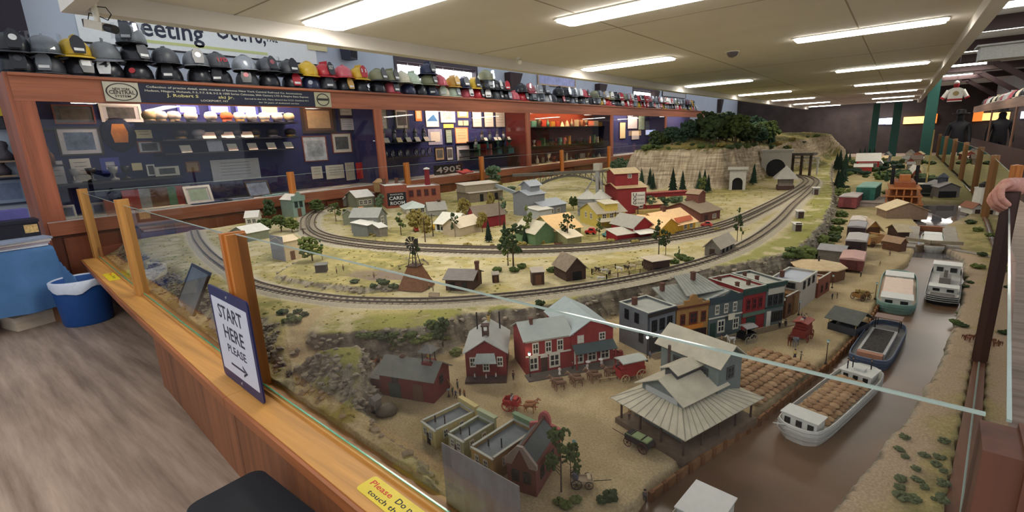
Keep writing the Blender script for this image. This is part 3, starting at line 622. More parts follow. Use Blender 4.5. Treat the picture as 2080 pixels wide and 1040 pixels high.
# lanterns and globes
LB = MB().lathe([(.05, 0), (.055, .03), (.03, .04), (.03, .045)], 10).lathe([(.035, .15), (.045, .16), (.028, .185), (.02, .21), (.026, .22), (.005, .225)], 10).bar((.045, 0, .04), (.045, 0, .16), .004, .004, 4).bar((-.045, 0, .04), (-.045, 0, .16), .004, .004, 4).mesh('lantern_body', True)
LG = MB().lathe([(.028, .045), (.042, .08), (.042, .12), (.03, .15)], 10, cap=False).mesh('lantern_globe', True)
LHd = MB().tube([(.045*math.cos(a), 0, .2+.07*math.sin(a)) for a in [math.pi*i/8 for i in range(9)]], .003, 4).mesh('lantern_handle')
def lantern(px, z, s, c, label, X=-7.62):
    t = thing('railway_lantern', label, 'lantern', (X, atx(px, 275, X).y, z), R(random.uniform(-40, 40)), 'railway lanterns', s)
    ob('lantern_body', LB, c, t); ob('lantern_globe', LG, mat((120, 130, 140), .2, .1, spec=.7), t); ob('lantern_handle', LHd, c, t)
lm = [mat((40, 42, 46), .4, .1, metal=.4), mat((70, 72, 76), .35, .1, metal=.6), mat((52, 46, 40), .5, .1, metal=.3)]
for k, px in enumerate((778, 801, 823, 843, 861)): lantern(px, S5, 1.15, lm[k % 3], 'dark railway lantern, %s from the left in the lantern row left of the posters' % ordn(k+1))
for k, px in enumerate((966, 979, 995, 1010, 1023)): lantern(px, S7 if px > 974 else S8+.02, 1.0, lm[(k+1) % 3], 'railway lantern, %s from the left in the row under the newspaper pages' % ordn(k+1))
GB = MB().lathe([(.03, 0), (.034, .02), (.055, .06), (.055, .10), (.035, .14), (.03, .15)], 12, cap=False).mesh('globe', True)
for k, px in enumerate((783, 797, 812, 827, 845, 859, 872)): ob('glass_globe', GB, glass('globe_glass', 3), loc=(-7.6, atx(px, 305, -7.6).y, S6+.0005), scale=1.0, smooth=True, label='clear glass lantern globe, %s from the left on the lower shelf' % ordn(k+1), cat='glass globe', group='lantern globes')
# small keepsakes in the red lined case and elsewhere
def cup(s, n=10): return MB().lathe([(.03, 0), (.036, .01), (.028, .03), (.04, .11), (.036, .11), (.024, .035)], n, cap=False)
KE = {'tankard': cup(1).tube([(.036, 0, .09), (.06, 0, .08), (.06, 0, .045), (.032, 0, .035)], .005, 4).mesh('tankard', True),
      'bottle': MB().lathe([(.026, 0), (.028, .06), (.024, .075), (.01, .095), (.01, .125), (.013, .13)], 10).mesh('bottle', True),
      'trophy': MB().lathe([(.035, 0), (.035, .02), (.008, .03), (.008, .06), (.03, .08), (.042, .13)], 10).mesh('trophy', True),
      'patch_box': MB().bx(-.012, .012, -.06, .06, 0, .09).bx(.012, .015, -.05, .05, .01, .08).mesh('patch_box'),
      'book': MB().bx(-.05, .05, -.015, .015, 0, .15).bx(-.048, .052, -.012, .012, .004, .146).mesh('book'),
      'bell': MB().lathe([(.05, 0), (.042, .012), (.03, .05), (.02, .08), (.004, .09), (.006, .105)], 12).mesh('bell', True)}
kc = {'red': mat((150, 48, 44), .5, .1), 'green': mat((78, 120, 92), .6, .1), 'grey': mat((140, 140, 140), .5, .1), 'brown': mat((96, 62, 44), .6, .1), 'white': WHITE, 'teal': mat((70, 128, 134), .6, .1), 'gold': mat((190, 154, 84), .35, .1, metal=.5), 'black': BLACK, 'pink': mat((190, 120, 116), .7, .1)}
NK = {}
def keep(kind, col, px, z, where, X=-7.62, s=1.0, rz=None):
    NK[(kind, where)] = NK.get((kind, where), 0)+1
    nm = {'patch_box': 'framed badge'}.get(kind, kind)
    ob({'patch_box': 'framed_badge'}.get(kind, kind), KE[kind], kc[col], loc=(X, atx(px, 280, X).y, z+.001), rot=R(random.uniform(-20, 20)) if rz is None else rz, scale=s,
       label='%s %s, %s from the left %s' % (col, nm, ordn(NK[(kind, where)]), where), cat=nm, group='keepsakes in the cases')
rk = random.Random(5)
for z, lo, hi, wh, n in ((S10, 1080, 1234, 'on the top red case shelf', 16), (S11, 1080, 1158, 'on the left red case shelf', 9), (S12, 1168, 1232, 'on the right red case shelf', 8), (SILL, 1084, 1234, 'on the floor of the red case', 13), (S8, 980, 1040, 'on the yellow shelf', 5), (S9, 962, 1042, 'on the lowest lantern shelf', 7)):
    for k in range(n):
        keep(rk.choice(['tankard', 'bottle', 'trophy', 'patch_box', 'patch_box', 'book', 'bell', 'book']), rk.choice(list(kc)), lo+(hi-lo)*(k+.5)/n, z, wh, s=rk.uniform(1.2, 1.9), X=-7.62)
for k, (px, c) in enumerate(((238, 'red'), (262, 'grey'), (285, 'brown'), (300, 'brown'), (318, 'green'), (334, 'red'), (350, 'grey'))): keep('book', c, px, SILL, 'standing low in the first case', X=-7.6, s=1.7, rz=R(85))
for k, (px, c) in enumerate(((135, 'grey'), (168, 'black'), (215, 'grey'), (240, 'black'))): keep('trophy', c, px, S4, 'on the lower left shelf', X=-7.62, s=1.3)
for k, (px, c) in enumerate(((70, 'black'), (82, 'brown'))): keep('bottle', c, px+8, 1.95 if k == 0 else 1.55, 'by the left post', X=-7.55, s=1.6)
for zz, px0 in ((1.95, 68), (1.55, 80)): ob('corner_bracket_shelf', MB().bx(CB+.016, -7.45, 1.04, 1.3, zz-.02, zz), SHELFM, label='small corner shelf beside the left case post, %s' % ('upper' if zz > 1.8 else 'lower'), cat='shelf', group='shelves in the cases')
# navy shirt with badge
t = thing('folded_shirt', 'folded navy shirt with an orange shoulder badge', 'shirt', (CB+.02, atx(243, 280, -7.9).y, atx(243, 306, -7.9).z), 0)
ob('cloth', MB().blob((.03, 0, .2), .19, 2, .06, 1.15).xf(Matrix.Diagonal((.25, 1, 1, 1))), mat((30, 34, 60), .9, .15), t, smooth=True); ob('badge', MB().wallpoly([(-.07, .1), (.07, .1), (.09, .22), (.06, .33), (-.06, .33), (-.09, .22)], -.001, .001).xf(Matrix.Rotation(R(90), 4, 'Z')), org, t, loc=(.075, 0, 0))
# flat papers on the sill, number plate and books of the second case
for k, (px, w, d, c, l) in enumerate(((150, .3, .2, WHITE, 'white open booklet on the sill at the far left'), (330, .5, .18, PAPER, 'row of white leaflets lying before the standing books'), (425, .5, .24, mat((60, 72, 110), .6, .1), 'dark blue folder lying open on the sill'), (480, .4, .2, bl, 'grey blue magazine lying on the sill'), (560, .4, .2, mat((120, 160, 166), .6, .1), 'teal leaflet lying beside the rear glass post'), (690, .4, .2, PAPER, 'grey open album on the sill under the red booklet'), (790, .3, .2, PAPER, 'white notebook on the sill of the second case'), (915, .26, .2, WHITE, 'white open papers under the number plate'), (1120, .4, .2, PAPER, 'pale open catalogue on the sill of the red case'))):
    ob('flat_booklet', MB().box((0, -w/4, .007), (d, w/2-.004, .012)).box((0, w/4, .007), (d, w/2-.004, .012)), c, loc=(-7.43, atx(px, 400 if px < 600 else 350, -7.43).y, SILL+.001), label=l, cat='booklet')
t = thing('number_plate', 'black plate with white numerals 4905', 'number plate', (-7.42, atx(911, 335, -7.42).y, SILL+.02), 0)
ob('plate', MB().bx(-.008, 0, -.42, .42, 0, .2), BLACK, t); letter('4905', (.001, -.36, .04), YV, ZV, .72, .12, WHITE, t)
ob('tilted_book', MB().bx(-.1, .1, -.22, .22, 0, .03).bx(-.095, .102, -.21, .21, .004, .026), mat((160, 56, 58), .6, .1), loc=(-7.4, atx(943, 345, -7.4).y, SILL+.02), rot=(0, R(18), R(10)), label='red book lying tilted beside the number plate', cat='book')
# ---------------------------------------------------------------- name board on the cornice
nb = thing('name_board', 'long black name board with pale lettering on the case cornice', 'sign', (CX+.021, 0, 0))
yA, yB, z0, z1 = 1.76, 4.66, 2.235, 2.455
ob('board', MB().bx(0, .012, yA, yB, z0, z1), mat((40, 42, 58), .5, .08), nb)
ob('logo_panel', MB().bx(.012, .016, yA, yA+.34, z0, z1), mat((186, 180, 160), .6, .05), nb)
def ring(cy, cz, ry, rz_, wd, x0, n=28):
    q = MB(); vs = []
    for i in range(n):
        a = 2*math.pi*i/n
        for k in (1, 1-wd): vs += [(x0, cy+ry*k*math.cos(a), cz+rz_*k*math.sin(a)), (x0+.002, cy+ry*k*math.cos(a), cz+rz_*k*math.sin(a))]
    fs = []
    for i in range(n):
        a, b = i*4, ((i+1) % n)*4; fs += [(a+1, b+1, b+3, a+3), (a, a+1, b+1, b)]
    return q.add(vs, fs)
inkm = mat((52, 48, 46), .6, .05); pale = mat((196, 192, 172), .6, .04); palegold = mat((206, 196, 132), .6, .04)
ob('oval_ring', ring(yA+.17, (z0+z1)/2, .155, .098, .09, .0165), inkm, nb)
for s, zz, ww, hh in (('NEW YORK', .128, .17, .028), ('CENTRAL', .085, .25, .042), ('SYSTEM', .05, .15, .026)): letter(s, (.0185, yA+.17-ww/2, z0+zz), YV, ZV, ww, hh, inkm, nb)
ob('round_panel', MB().bx(.012, .016, yB-.28, yB, z0, z1), mat((176, 170, 140), .6, .05), nb); ob('round_ring', ring(yB-.14, (z0+z1)/2, .11, .095, .14, .0165), inkm, nb)
ob('emblem_bar', MB().bx(.0165, .019, yB-.23, yB-.05, (z0+z1)/2-.012, (z0+z1)/2+.02), inkm, nb)
for s, a, zz, ww, hh, m in (('Collection of precise detail, scale models of famous New York Central Railroad Co. locomotives', .42, .172, 2.0, .024, pale), ('Hudson, Niagara, Mohawk, F-3, F-7, E-8, S-2 & 1000 Series Cabooses, 20th Century LTD & Empire State Express', .40, .128, 2.12, .024, pale), ('J. Robert S', .62, .075, .36, .036, palegold), ('ski Jr.', 1.22, .075, .2, .036, palegold), ('LOCKPORT, NY', 1.0, .03, .34, .024, pale), ('Served in the U.S. Navy aboard the U.S.S. Cambrai 411', 1.56, .075, .95, .02, pale), ('for 10 years of dedicated service', 1.75, .03, .6, .02, pale)):
    letter(s, (.0135, yA+a, z0+zz), YV, ZV, ww, hh, m, nb)
# ================================================================ fire helmets on the cornice
DOME = MB().lathe([(.118, 0), (.120, .03), (.112, .075), (.092, .115), (.058, .142), (.02, .152), (.001, .153)], 16, sx=1.18, cap=False).mesh('crown', True)
def brimmesh(lf, lb, ws, dz):
    n = 20; vs = []; fs = []
    for i in range(n):
        a = 2*math.pi*i/n; c, s_ = math.cos(a), math.sin(a)
        ex = (lf if c > 0 else lb)*abs(c); r0 = .118
        vs += [(r0*1.18*c, r0*s_, .006), (r0*1.18*c+(lf if c > 0 else lb)*c, (r0+ws)*s_, -.012-(dz*abs(c) if c < 0 else dz*.5*c)), (r0*1.18*c+(lf if c > 0 else lb)*c, (r0+ws)*s_, -.006-(dz*abs(c) if c < 0 else dz*.5*c))]
    for i in range(n):
        a, b = i*3, ((i+1) % n)*3; fs += [(a, a+2, b+2, b), (a+1, b+1, b+2, a+2), (a, b, b+1, a+1)]
    return MB().add(vs, fs)
BR1 = brimmesh(.035, .11, .035, .03).mesh('brim', True); BR2 = brimmesh(.05, .05, .035, .01).mesh('brim', True); BR3 = brimmesh(.05, -.03, .005, .01).mesh('brim', True)
COMB = MB()
for k in range(8):
    a = math.pi*k/8; COMB.bar((0, 0, .15), (.118*1.18*math.cos(2*a), .118*math.sin(2*a), .035), .006, .004, 4)
COMB.sidepoly([(-.006, .13), (.006, .13), (.006, .178), (-.006, .178)], -.06, .07)
COMB = COMB.mesh('ridge_comb')
RIDGE = MB()
for i in range(8):
    a0, a1 = math.pi*i/8, math.pi*(i+1)/8
    RIDGE.bar((.138*math.cos(a0), 0, .158*math.sin(a0)), (.138*math.cos(a1), 0, .158*math.sin(a1)), .014, .014, 4)
RIDGE = RIDGE.mesh('centre_ridge')
SHLD = MB().wallpoly([(-.04, 0), (.04, 0), (.052, .06), (.046, .115), (.02, .15), (0, .158), (-.02, .15), (-.046, .115), (-.052, .06)], -.004, .004).xf(Matrix.Rotation(R(90), 4, 'Z')).mesh('front_shield')
EMB = MB().lathe([(.026, 0), (.026, .004)], 14).xf(Matrix.Rotation(R(90), 4, 'Y')).mesh('emblem')
PLQ = MB().bx(0, .004, -.035, .035, -.012, .012).mesh('name_plate')
VIS = MB()
_n = 10
for i in range(_n):
    a0, a1 = R(-75+150*i/_n), R(-75+150*(i+1)/_n)
    VIS.add([(.16*math.cos(a0), .145*math.sin(a0), 0), (.16*math.cos(a1), .145*math.sin(a1), 0), (.14*math.cos(a1), .135*math.sin(a1), .14), (.14*math.cos(a0), .135*math.sin(a0), .14)], [(0, 1, 2, 3)])
VIS = VIS.mesh('visor', True)
HC = {'black': (30, 30, 34), 'charcoal': (62, 64, 68), 'grey': (108, 112, 116), 'silver': (150, 154, 160), 'yellow': (206, 168, 44), 'red': (176, 38, 46), 'pink red': (198, 92, 100), 'navy': (38, 44, 72), 'cream': (214, 206, 180), 'pale green': (186, 200, 176), 'olive': (132, 132, 100), 'white': (212, 212, 208), 'orange': (210, 120, 50), 'amber': (196, 150, 60)}
HM = {k: mat(v, .3 if k not in ('grey', 'olive', 'charcoal') else .45, .1, 12, spec=.5, metal=.5 if k == 'silver' else 0) for k, v in HC.items()}
def helmet(px, row, crown, brim, shield, kind, label, emb=None, vis=None, rz=None, tilt=0, s=1.28, X=-7.55, z=None, num=None):
    y = atx(px, 125 if px < 700 else 165, X).y
    zz = CT+.035 if row == 0 else CT+.035+.205*row
    t = thing('fire_helmet', label, 'helmet', (X, y, zz if z is None else z), (0, R(tilt), R(random.uniform(-35, 15)) if rz is None else R(rz)), 'fire helmets on top of the cases', s)
    ob('crown', DOME, HM[crown], t); ob('brim', {'l': BR1, 'm': BR2, 'c': BR3}[kind], HM[brim], t)
    if kind == 'l': ob('ridge_comb', COMB, HM[crown], t)
    else: ob('centre_ridge', RIDGE, HM[crown], t)
    if shield:
        f = ob('front_shield', SHLD, HM[shield], t, (.152, 0, .012), (0, R(-14), 0))
        if emb: ob('emblem', EMB, HM[emb], f, (.003, 0, .085))
        elif not num: ob('name_plate', PLQ, HM['white' if shield != 'white' else 'black'], f, (.003, 0, .03))
        if num: letter(num, (.0055, -.035, .062), YV, ZV, .07, .05, HM['white' if shield not in ('white', 'yellow') else 'black'], f)
    elif emb: ob('emblem', EMB, HM[emb], t, (.142, 0, .06), (0, R(-14), 0))
    if vis: ob('visor', VIS, glass('visor_plastic', 1.6, (.9, .92, .94)), t, (.02, 0, .02 if vis > 0 else -.03))
    return t
NEAR0 = [(34, 'black', 'black', 'black', 'l', 'black helmet at the left end of the lower row', 'charcoal'), (96, 'charcoal', 'charcoal', 'grey', 'm', 'scuffed charcoal helmet under the grey comb helmet', None), (158, 'black', 'black', 'black', 'l', 'black helmet marked 1 under the yellow helmet', None), (216, 'black', 'black', 'white', 'l', 'black helmet with a white shield marked 4', None), (276, 'black', 'black', None, 'm', 'glossy black helmet with a red round emblem', 'red'), (338, 'black', 'black', 'black', 'm', 'smooth black helmet right of the red emblem helmet', None), (400, 'black', 'black', None, 'l', 'black helmet under the grey helmet with a black band', None), (441, 'black', 'black', 'black', 'l', 'black helmet under the one lettered LFD', None), (496, 'charcoal', 'charcoal', 'black', 'c', 'dark helmet with a pink round badge and lime strips', 'pink red'), (540, 'black', 'black', None, 'l', 'black helmet under the clear visor helmet', None), (588, 'black', 'black', 'red', 'l', 'black helmet with a red cross shield', None), (624, 'navy', 'navy', None, 'm', 'navy helmet with a silver badge under the yellow one', 'silver'), (658, 'charcoal', 'black', 'charcoal', 'l', 'charcoal helmet under the red 037 helmet', None), (692, 'black', 'black', 'amber', 'l', 'black helmet with an amber shield', None), (730, 'black', 'black', None, 'm', 'black helmet with pale script under the yellow 11 helmet', 'silver'), (764, 'black', 'black', None, 'l', 'broad black helmet right of the script helmet', None), (792, 'pink red', 'red', 'black', 'm', 'red helmet in the lower row beside the window edge', None), (826, 'navy', 'black', None, 'l', 'navy helmet under the cream and pale green pair', None), (850, 'black', 'black', None, 'l', 'black helmet tipped beside the three high stack', None), (874, 'navy', 'navy', 'black', 'm', 'navy helmet at the bottom of the three high stack', None), (896, 'cream', 'cream', 'pale green', 'm', 'cream helmet in front of the window', None), (916, 'pale green', 'pale green', 'silver', 'm', 'pale green helmet with a silver shield', None), (944, 'pink red', 'pink red', 'white', 'l', 'faded pink helmet left of the bright red one', None), (965, 'red', 'red', 'black', 'l', 'bright red helmet under the yellow helmet near the window end', None), (986, 'black', 'black', 'white', 'l', 'black helmet with a white badge right of the bright red one', None)]
NEAR1 = [(34, 'black', 'black', 'black', 'l', 'black helmet with a white cross badge at the left end', 'white', 0), (96, 'grey', 'grey', None, 'm', 'grey helmet with a knobbed comb', None, 1), (156, 'yellow', 'yellow', 'black', 'l', 'yellow helmet with a black shield at the left', None, 0), (216, 'grey', 'grey', None, 'l', 'plain grey helmet tilted forward over the white 4 shield', None, 0), (276, 'black', 'black', 'charcoal', 'm', 'black helmet with a clear visor in the middle of a three high stack', None, 0), (337, 'charcoal', 'black', None, 'm', 'dark grey ridged helmet below the banner', None, 0), (397, 'grey', 'grey', 'black', 'c', 'pointed grey helmet with a black band and round badge', 'silver', 0), (439, 'charcoal', 'black', None, 'c', 'charcoal cap helmet lettered LFD in red', None, 0), (494, 'silver', 'silver', None, 'c', 'shiny silver visor helmet', None, 0), (540, 'charcoal', 'charcoal', 'black', 'm', 'helmet with a big clear visor and round red badge', 'pink red', 1), (583, 'charcoal', 'black', 'black', 'm', 'dark grey helmet right of the clear visor helmet', None, 0), (621, 'yellow', 'yellow', None, 'c', 'pale yellow helmet tilted over the navy one', None, 0), (655, 'red', 'red', 'black', 'l', 'red helmet with a black shield numbered 037', None, 0), (693, 'pink red', 'red', None, 'm', 'glossy red ridged helmet right of 037', None, 0), (729, 'yellow', 'yellow', 'red', 'l', 'amber yellow helmet with a red shield numbered 11', None, 0), (767, 'olive', 'charcoal', 'charcoal', 'm', 'olive grey helmet left of the window', None, 0), (792, 'olive', 'charcoal', 'black', 'l', 'olive helmet with a tall black shield at the window edge', None, 0), (816, 'cream', 'cream', None, 'm', 'cream helmet against the bright window', None, 0), (836, 'pale green', 'pale green', None, 'l', 'pale green helmet tipped against the window', None, 0), (870, 'olive', 'olive', 'black', 'l', 'olive helmet in the middle of the stack by the window', None, 0), (891, 'pink red', 'pink red', None, 'm', 'pale red helmet above the cream one', None, 0), (918, 'amber', 'amber', 'amber', 'l', 'amber helmet against the window', None, 0), (940, 'navy', 'navy', 'charcoal', 'l', 'navy helmet above the faded pink one', None, 0), (960, 'yellow', 'yellow', 'black', 'l', 'bright yellow helmet at the window end', None, 0), (986, 'black', 'black', 'white', 'm', 'black helmet with white marks right of the window', None, 1)]
for q in NEAR0: helmet(q[0], 0, q[1], q[2], q[3], q[4], q[5], q[6], num={158: '1', 216: '4'}.get(q[0]))
for q in NEAR1:
    t = helmet(q[0], 1, q[1], q[2], q[3], q[4], q[5], q[6], q[7], num={655: '037', 729: '11'}.get(q[0]), tilt=6 if q[0] in (216, 621) else 0)
    if q[0] == 439: letter('LFD', (.152, -.05, .05), YV, Vector((-.2, 0, 1)), .1, .04, HM['red'], t)
helmet(276, 2, 'grey', 'black', 'black', 'c', 'grey helmet with a black front on top of the left stack', None, 1); helmet(870, 2, 'navy', 'navy', 'black', 'l', 'navy helmet on top of the stack before the window'); helmet(986, 2, 'olive', 'olive', None, 'm', 'olive helmet with a clear visor on top right of the window', None, 1)
rh = random.Random(4); hcols = ['black', 'black', 'black', 'charcoal', 'silver', 'red', 'yellow', 'grey', 'olive', 'white', 'amber', 'navy', 'pink red', 'black']
for row in (0, 1):
    y = Yof(1005, 175, -7.55); k = 0
    while y < 23.5 and k < 42:
        k += 1; c = rh.choice(hcols); c2 = c if rh.random() < .7 else 'black'
        if not (row == 1 and rh.random() < .15):
            t = helmet(1005, row, c, c2, rh.choice([None, 'black', 'white', 'silver', 'red', 'black']), rh.choice('lllmmc'), '%s fire helmet, %s place right of the window in the %s row' % (c, ordn(k), ('lower', 'upper')[row]), vis=1 if rh.random() < .2 else None)
            t.location.y = y
        y += .34
# ---------------------------------------------------------------- things on the wall above
bn = thing('meeting_banner', 'white banner with dark lettering high on the wall', 'banner', (-8.298, 0, 0))
ya, yb = Yof(158, 60, -8.3), Yof(640, 100, -8.3); zb0 = Zof(300, 97, -8.3)
ob('sheet', MB().bx(0, .012, ya, yb, zb0, zb0+.62), mat((236, 240, 240), .7, .02), bn); ob('border', MB().bx(.0, .014, ya-.02, yb+.02, zb0-.02, zb0-.001), DARK, bn)
inkb = mat((58, 62, 78), .7, .03)
def wtext(s, px0, py0, px1, py1, hg):
    a, b = atx(px0, py0, -8.28), atx(px1, py1, -8.28); letter(s, (.0145, a.y, a.z), YV, Vector((0, 0, 1)), b.y-a.y, hg, inkb, bn, slant=.05)
wtext('meeting', 243, 66, 414, 75, .25); wtext('Oct.18,', 440, 77, 541, 92, .25); wtext('1962', 543, 84, 565, 90, .11)
a, b = atx(243, 66, -8.28), atx(541, 90, -8.28); ob('underline', MB().bx(.012, .0145, a.y, b.y, a.z-.09, a.z-.05), mat((206, 214, 150), .7, .03), bn)
t = thing('wall_speaker', 'small dark loudspeaker hung below the ceiling rim', 'speaker', (-8.15, Yof(706, 112, -8.2), Zof(706, 122, -8.2)), R(20))
ob('cabinet', MB().wallpoly([(-.1, 0), (.1, 0), (.14, .3), (-.14, .3)], -.1, .1).xf(Matrix.Rotation(R(90), 4, 'Z')), mat((52, 56, 72), .5, .05), t); ob('grille', MB().bx(.1, .106, -.09, .09, .03, .27), mat((36, 38, 46), .8, .1), t); ob('bracket', MB().bar((-.1, 0, .15), (-.15, 0, .15), .02, .02, 6), BLACK, t)
ob('wall_post', MB().bx(-8.1, -7.98, Yof(22, 40, -8.0)-.12, Yof(22, 40, -8.0)+.12, 2.96, 3.8).bx(-8.11, -7.97, Yof(22, 40, -8.0)-.13, Yof(22, 40, -8.0)+.13, 2.93, 2.96), mat((40, 32, 44), .5, .05), label='dark square post end at the upper left corner', cat='post')
P((1091, 146, 1168, 176), 'wide pale framed picture above the far helmets', wood((190, 160, 130), 5, 'y'), lav, None, X=-8.28, fw=.04, th=.03)
P((1345, 187, 1392, 198), 'narrow white lettered board above the farther helmets', dkf, gw, None, X=-8.28, th=.03, cat='sign')
P((624, 90, 664, 103), 'small pale yellow sign on the wall beside the speaker', None, mat((224, 214, 168), .7, .03), None, X=-8.28, cat='sign')
for k, px in enumerate((1030, 1212, 1325, 1462)):
    y = Yof(px, 160, -8.25); ob('wall_brace', MB().sidepoly([(y-.05, 2.55), (y+.1, 2.55), (y+.5, 3.3), (y-.05, 3.3)], -8.29, -8.1), BEAM, label='dark brown triangular wall brace, %s from the left' % ordn(k+1), cat='brace', group='wall braces')
# security camera under the ceiling rim
t = thing('security_camera', 'silver and black security camera hanging from the ceiling corner', 'camera', at(198, 52, 2.42), R(20))
ob('body', MB().box((0, 0, 0), (.16, .055, .05)).xf(Matrix.Rotation(R(14), 4, 'Y')), mat((186, 178, 164), .4, .03), t); ob('lens_barrel', MB().bar((.075, 0, -.02), (.15, 0, -.04), .024, .026, 10), BLACK, t); ob('rear_cap', MB().box((-.085, 0, .021), (.016, .05, .046)), DARK, t)
ob('bracket_arm', MB().bar((.01, 0, .02), (.0, 0, .14), .016, .02, 8), HOUS, t); ob('cable', MB().tube([(-.08, 0, .03), (-.05, 0, .08), (0, .02, .06), (.06, .03, .03), (.10, .03, .06), (.08, .02, .1), (.02, .01, .11)], .003, 5), BLACK, t)
t = thing('dome_camera', 'dark dome camera on the ceiling between the lamps', 'camera', at(1488, 108, 2.6)+Vector((0, 0, .0195)), 0)
ob('dome', MB().lathe([(.075, 0), (.07, -.03), (.05, -.06), (.01, -.075)], 14), mat((84, 80, 90), .2, .05, spec=.6), t, smooth=True); ob('base_ring', MB().lathe([(.09, -.008), (.09, 0)], 16), HOUS, t)
t = thing('ceiling_fan_hook', 'white twin spot lamp on the left ceiling rim', 'spot lamp', at(1053, 120, 2.60)+Vector((0, 0, .019)), 0)
ob('base', MB().lathe([(.03, -.02), (.03, 0)], 10), HOUS, t); ob('lamp_head', MB().bar((0, 0, -.02), (.06, -.05, -.07), .016, .028, 8), HOUS, t); ob('lamp_head', MB().bar((0, 0, -.02), (-.05, .06, -.03), .016, .028, 8), HOUS, t)
# ================================================================ miniature builders
def skinmesh(name, V, E_, Rd, sub=1):
    me = bpy.data.meshes.new(name); me.from_pydata(V, E_, []); o = bpy.data.objects.new(name, me); COL.objects.link(o)
    o.modifiers.new('s', 'SKIN')
    if not me.skin_vertices: me.attributes.new('x', 'FLOAT', 'POINT')
    for i, r in enumerate(Rd):
        d = me.skin_vertices[0].data[i]; d.radius = (r, r) if not isinstance(r, tuple) else r; d.use_root = i == 0
    s = o.modifiers.new('u', 'SUBSURF'); s.levels = sub; s.render_levels = sub
    m = bpy.data.meshes.new_from_object(o.evaluated_get(bpy.context.evaluated_depsgraph_get())); m.name = name
    bpy.data.objects.remove(o); bpy.data.meshes.remove(me)
    m.polygons.foreach_set('use_smooth', [True]*len(m.polygons)); return m
def figure(pose):
    ax, lx = (.30, .12)
    V = [(0, 0, .98), (0, 0, 1.22), (0, 0, 1.42), (0, 0, 1.53), (0, .02, 1.66), (0, .01, 1.76), (.19, 0, 1.42), (-.19, 0, 1.42)]
    Rd = [(.17, .12), (.16, .12), (.15, .11), .06, .105, .09, .075, .075]
    E_ = [(0, 1), (1, 2), (2, 3), (3, 4), (4, 5), (2, 6), (2, 7)]
    def chain(start, pts, rs):
        p = start
        for q, r in zip(pts, rs): V.append(q); Rd.append(r); E_.append((p, len(V)-1)); p = len(V)-1
    for s, k in ((1, 6), (-1, 7)):
        if pose == 'stand': chain(k, [(.25*s, 0, 1.14), (.27*s, .06, .88), (.27*s, .08, .80)], [.055, .045, .045])
        elif pose == 'reach': chain(k, [(.27*s, .12, 1.2), (.2*s, .36, 1.22), (.18*s, .44, 1.24)], [.055, .045, .045])
        else: chain(k, [(.24*s, .08, 1.16), (.18*s, .30, 1.1), (.15*s, .36, 1.1)], [.055, .045, .045])
    for s in (1, -1):
        if pose == 'sit': chain(0, [(.1*s, .06, .9), (.12*s, .45, .88), (.12*s, .47, .45), (.12*s, .58, .42)], [.1, .08, .055, .05])
        else:
            f = .12*s if pose == 'reach' else .03*s
            chain(0, [(.1*s, 0, .86), (.11*s, f, .48), (.11*s, f-.02, .06), (.11*s, f+.1, .04)], [.1, .075, .05, .05])
    m = skinmesh('person_body', V, E_, Rd, 1)
    idx = []
    for p in m.polygons:
        c = p.center; hand = abs(c.x) > .13 and ((pose == 'stand' and c.z < .84 and abs(c.x) > .2) or (pose != 'stand' and c.y > .38 and c.z > 1.0))
        idx.append(0 if (c.z > 1.52 or hand) else (1 if c.z > .95 else 2))
    m.polygons.foreach_set('material_index', idx); return m
SKIN = mat((204, 150, 120), .6, .05)
PB = {k: figure(k) for k in ('stand', 'reach', 'sit')}
HATM = MB().lathe([(.20, 0), (.20, .02), (.11, .03), (.10, .13), (.02, .14)], 10).mesh('hat')
SKIRT = MB().lathe([(.32, .02), (.24, .4), (.15, .95)], 10).mesh('skirt', True)
PARA = MB().lathe([(.5, 0), (.35, .14), (.02, .22)], 10).bar((0, 0, -.9), (0, 0, .2), .02, .02, 4).mesh('parasol')
NPERS = [0]
PS = .026
def person(p, rz, shirt, trous, label, pose='stand', hat=(60, 50, 44), skirt=None, parasol=None, s=PS):
    me = PB[pose]
    if not me.materials:
        for _ in range(3): me.materials.append(SKIN)
    o = bpy.data.objects.new('person', me); COL.objects.link(o); o.location = p; o.rotation_euler = (0, 0, rz); o.scale = (s,)*3
    for i, c in ((1, shirt), (2, trous)):
        o.material_slots[i].link = 'OBJECT'; o.material_slots[i].material = mat(c, .8, .08)
    if hat: ob('hat', HATM, mat(hat, .8, .05), o, (0, .01, 1.76))
    if skirt: ob('skirt', SKIRT, mat(skirt, .8, .08), o)
    if parasol: ob('parasol', PARA, mat(parasol, .7, .05), o, (.25, .1, 1.9))
    return tag(o, label, 'person', 'model people')
def horse():
    V = [(0, -.55, 1.15), (0, -.1, 1.12), (0, .45, 1.15), (0, .68, 1.42), (0, .86, 1.72), (0, 1.02, 1.72), (0, 1.28, 1.52), (0, -.78, 1.18)]
    Rd = [(.27, .27), (.26, .28), (.25, .28), (.15, .19), (.11, .14), (.11, .13), (.07, .08), .12]
    E_ = [(0, 1), (1, 2), (2, 3), (3, 4), (4, 5), (5, 6), (0, 7)]
    def ch(k, pts, rs):
        p = k
        for q, r in zip(pts, rs): V.append(q); Rd.append(r); E_.append((p, len(V)-1)); p = len(V)-1
    for s, f in ((.15, .06), (-.15, -.1)): ch(2, [(s, .45, .85), (s, .47+f, .48), (s, .46+f*.3, .08), (s, .50+f*.3, .03)], [.13, .075, .055, .07])
    for s, f in ((.15, -.08), (-.15, .08)): ch(0, [(s, -.6, .88), (s, -.52+f, .62), (s, -.72+f, .42), (s, -.66+f, .06), (s, -.62+f, .03)], [.16, .1, .065, .055, .07])
    ch(7, [(0, -.92, .95), (0, -.95, .55)], [.06, .03])
    return skinmesh('horse_body', V, E_, Rd, 1)
HORSE = horse()
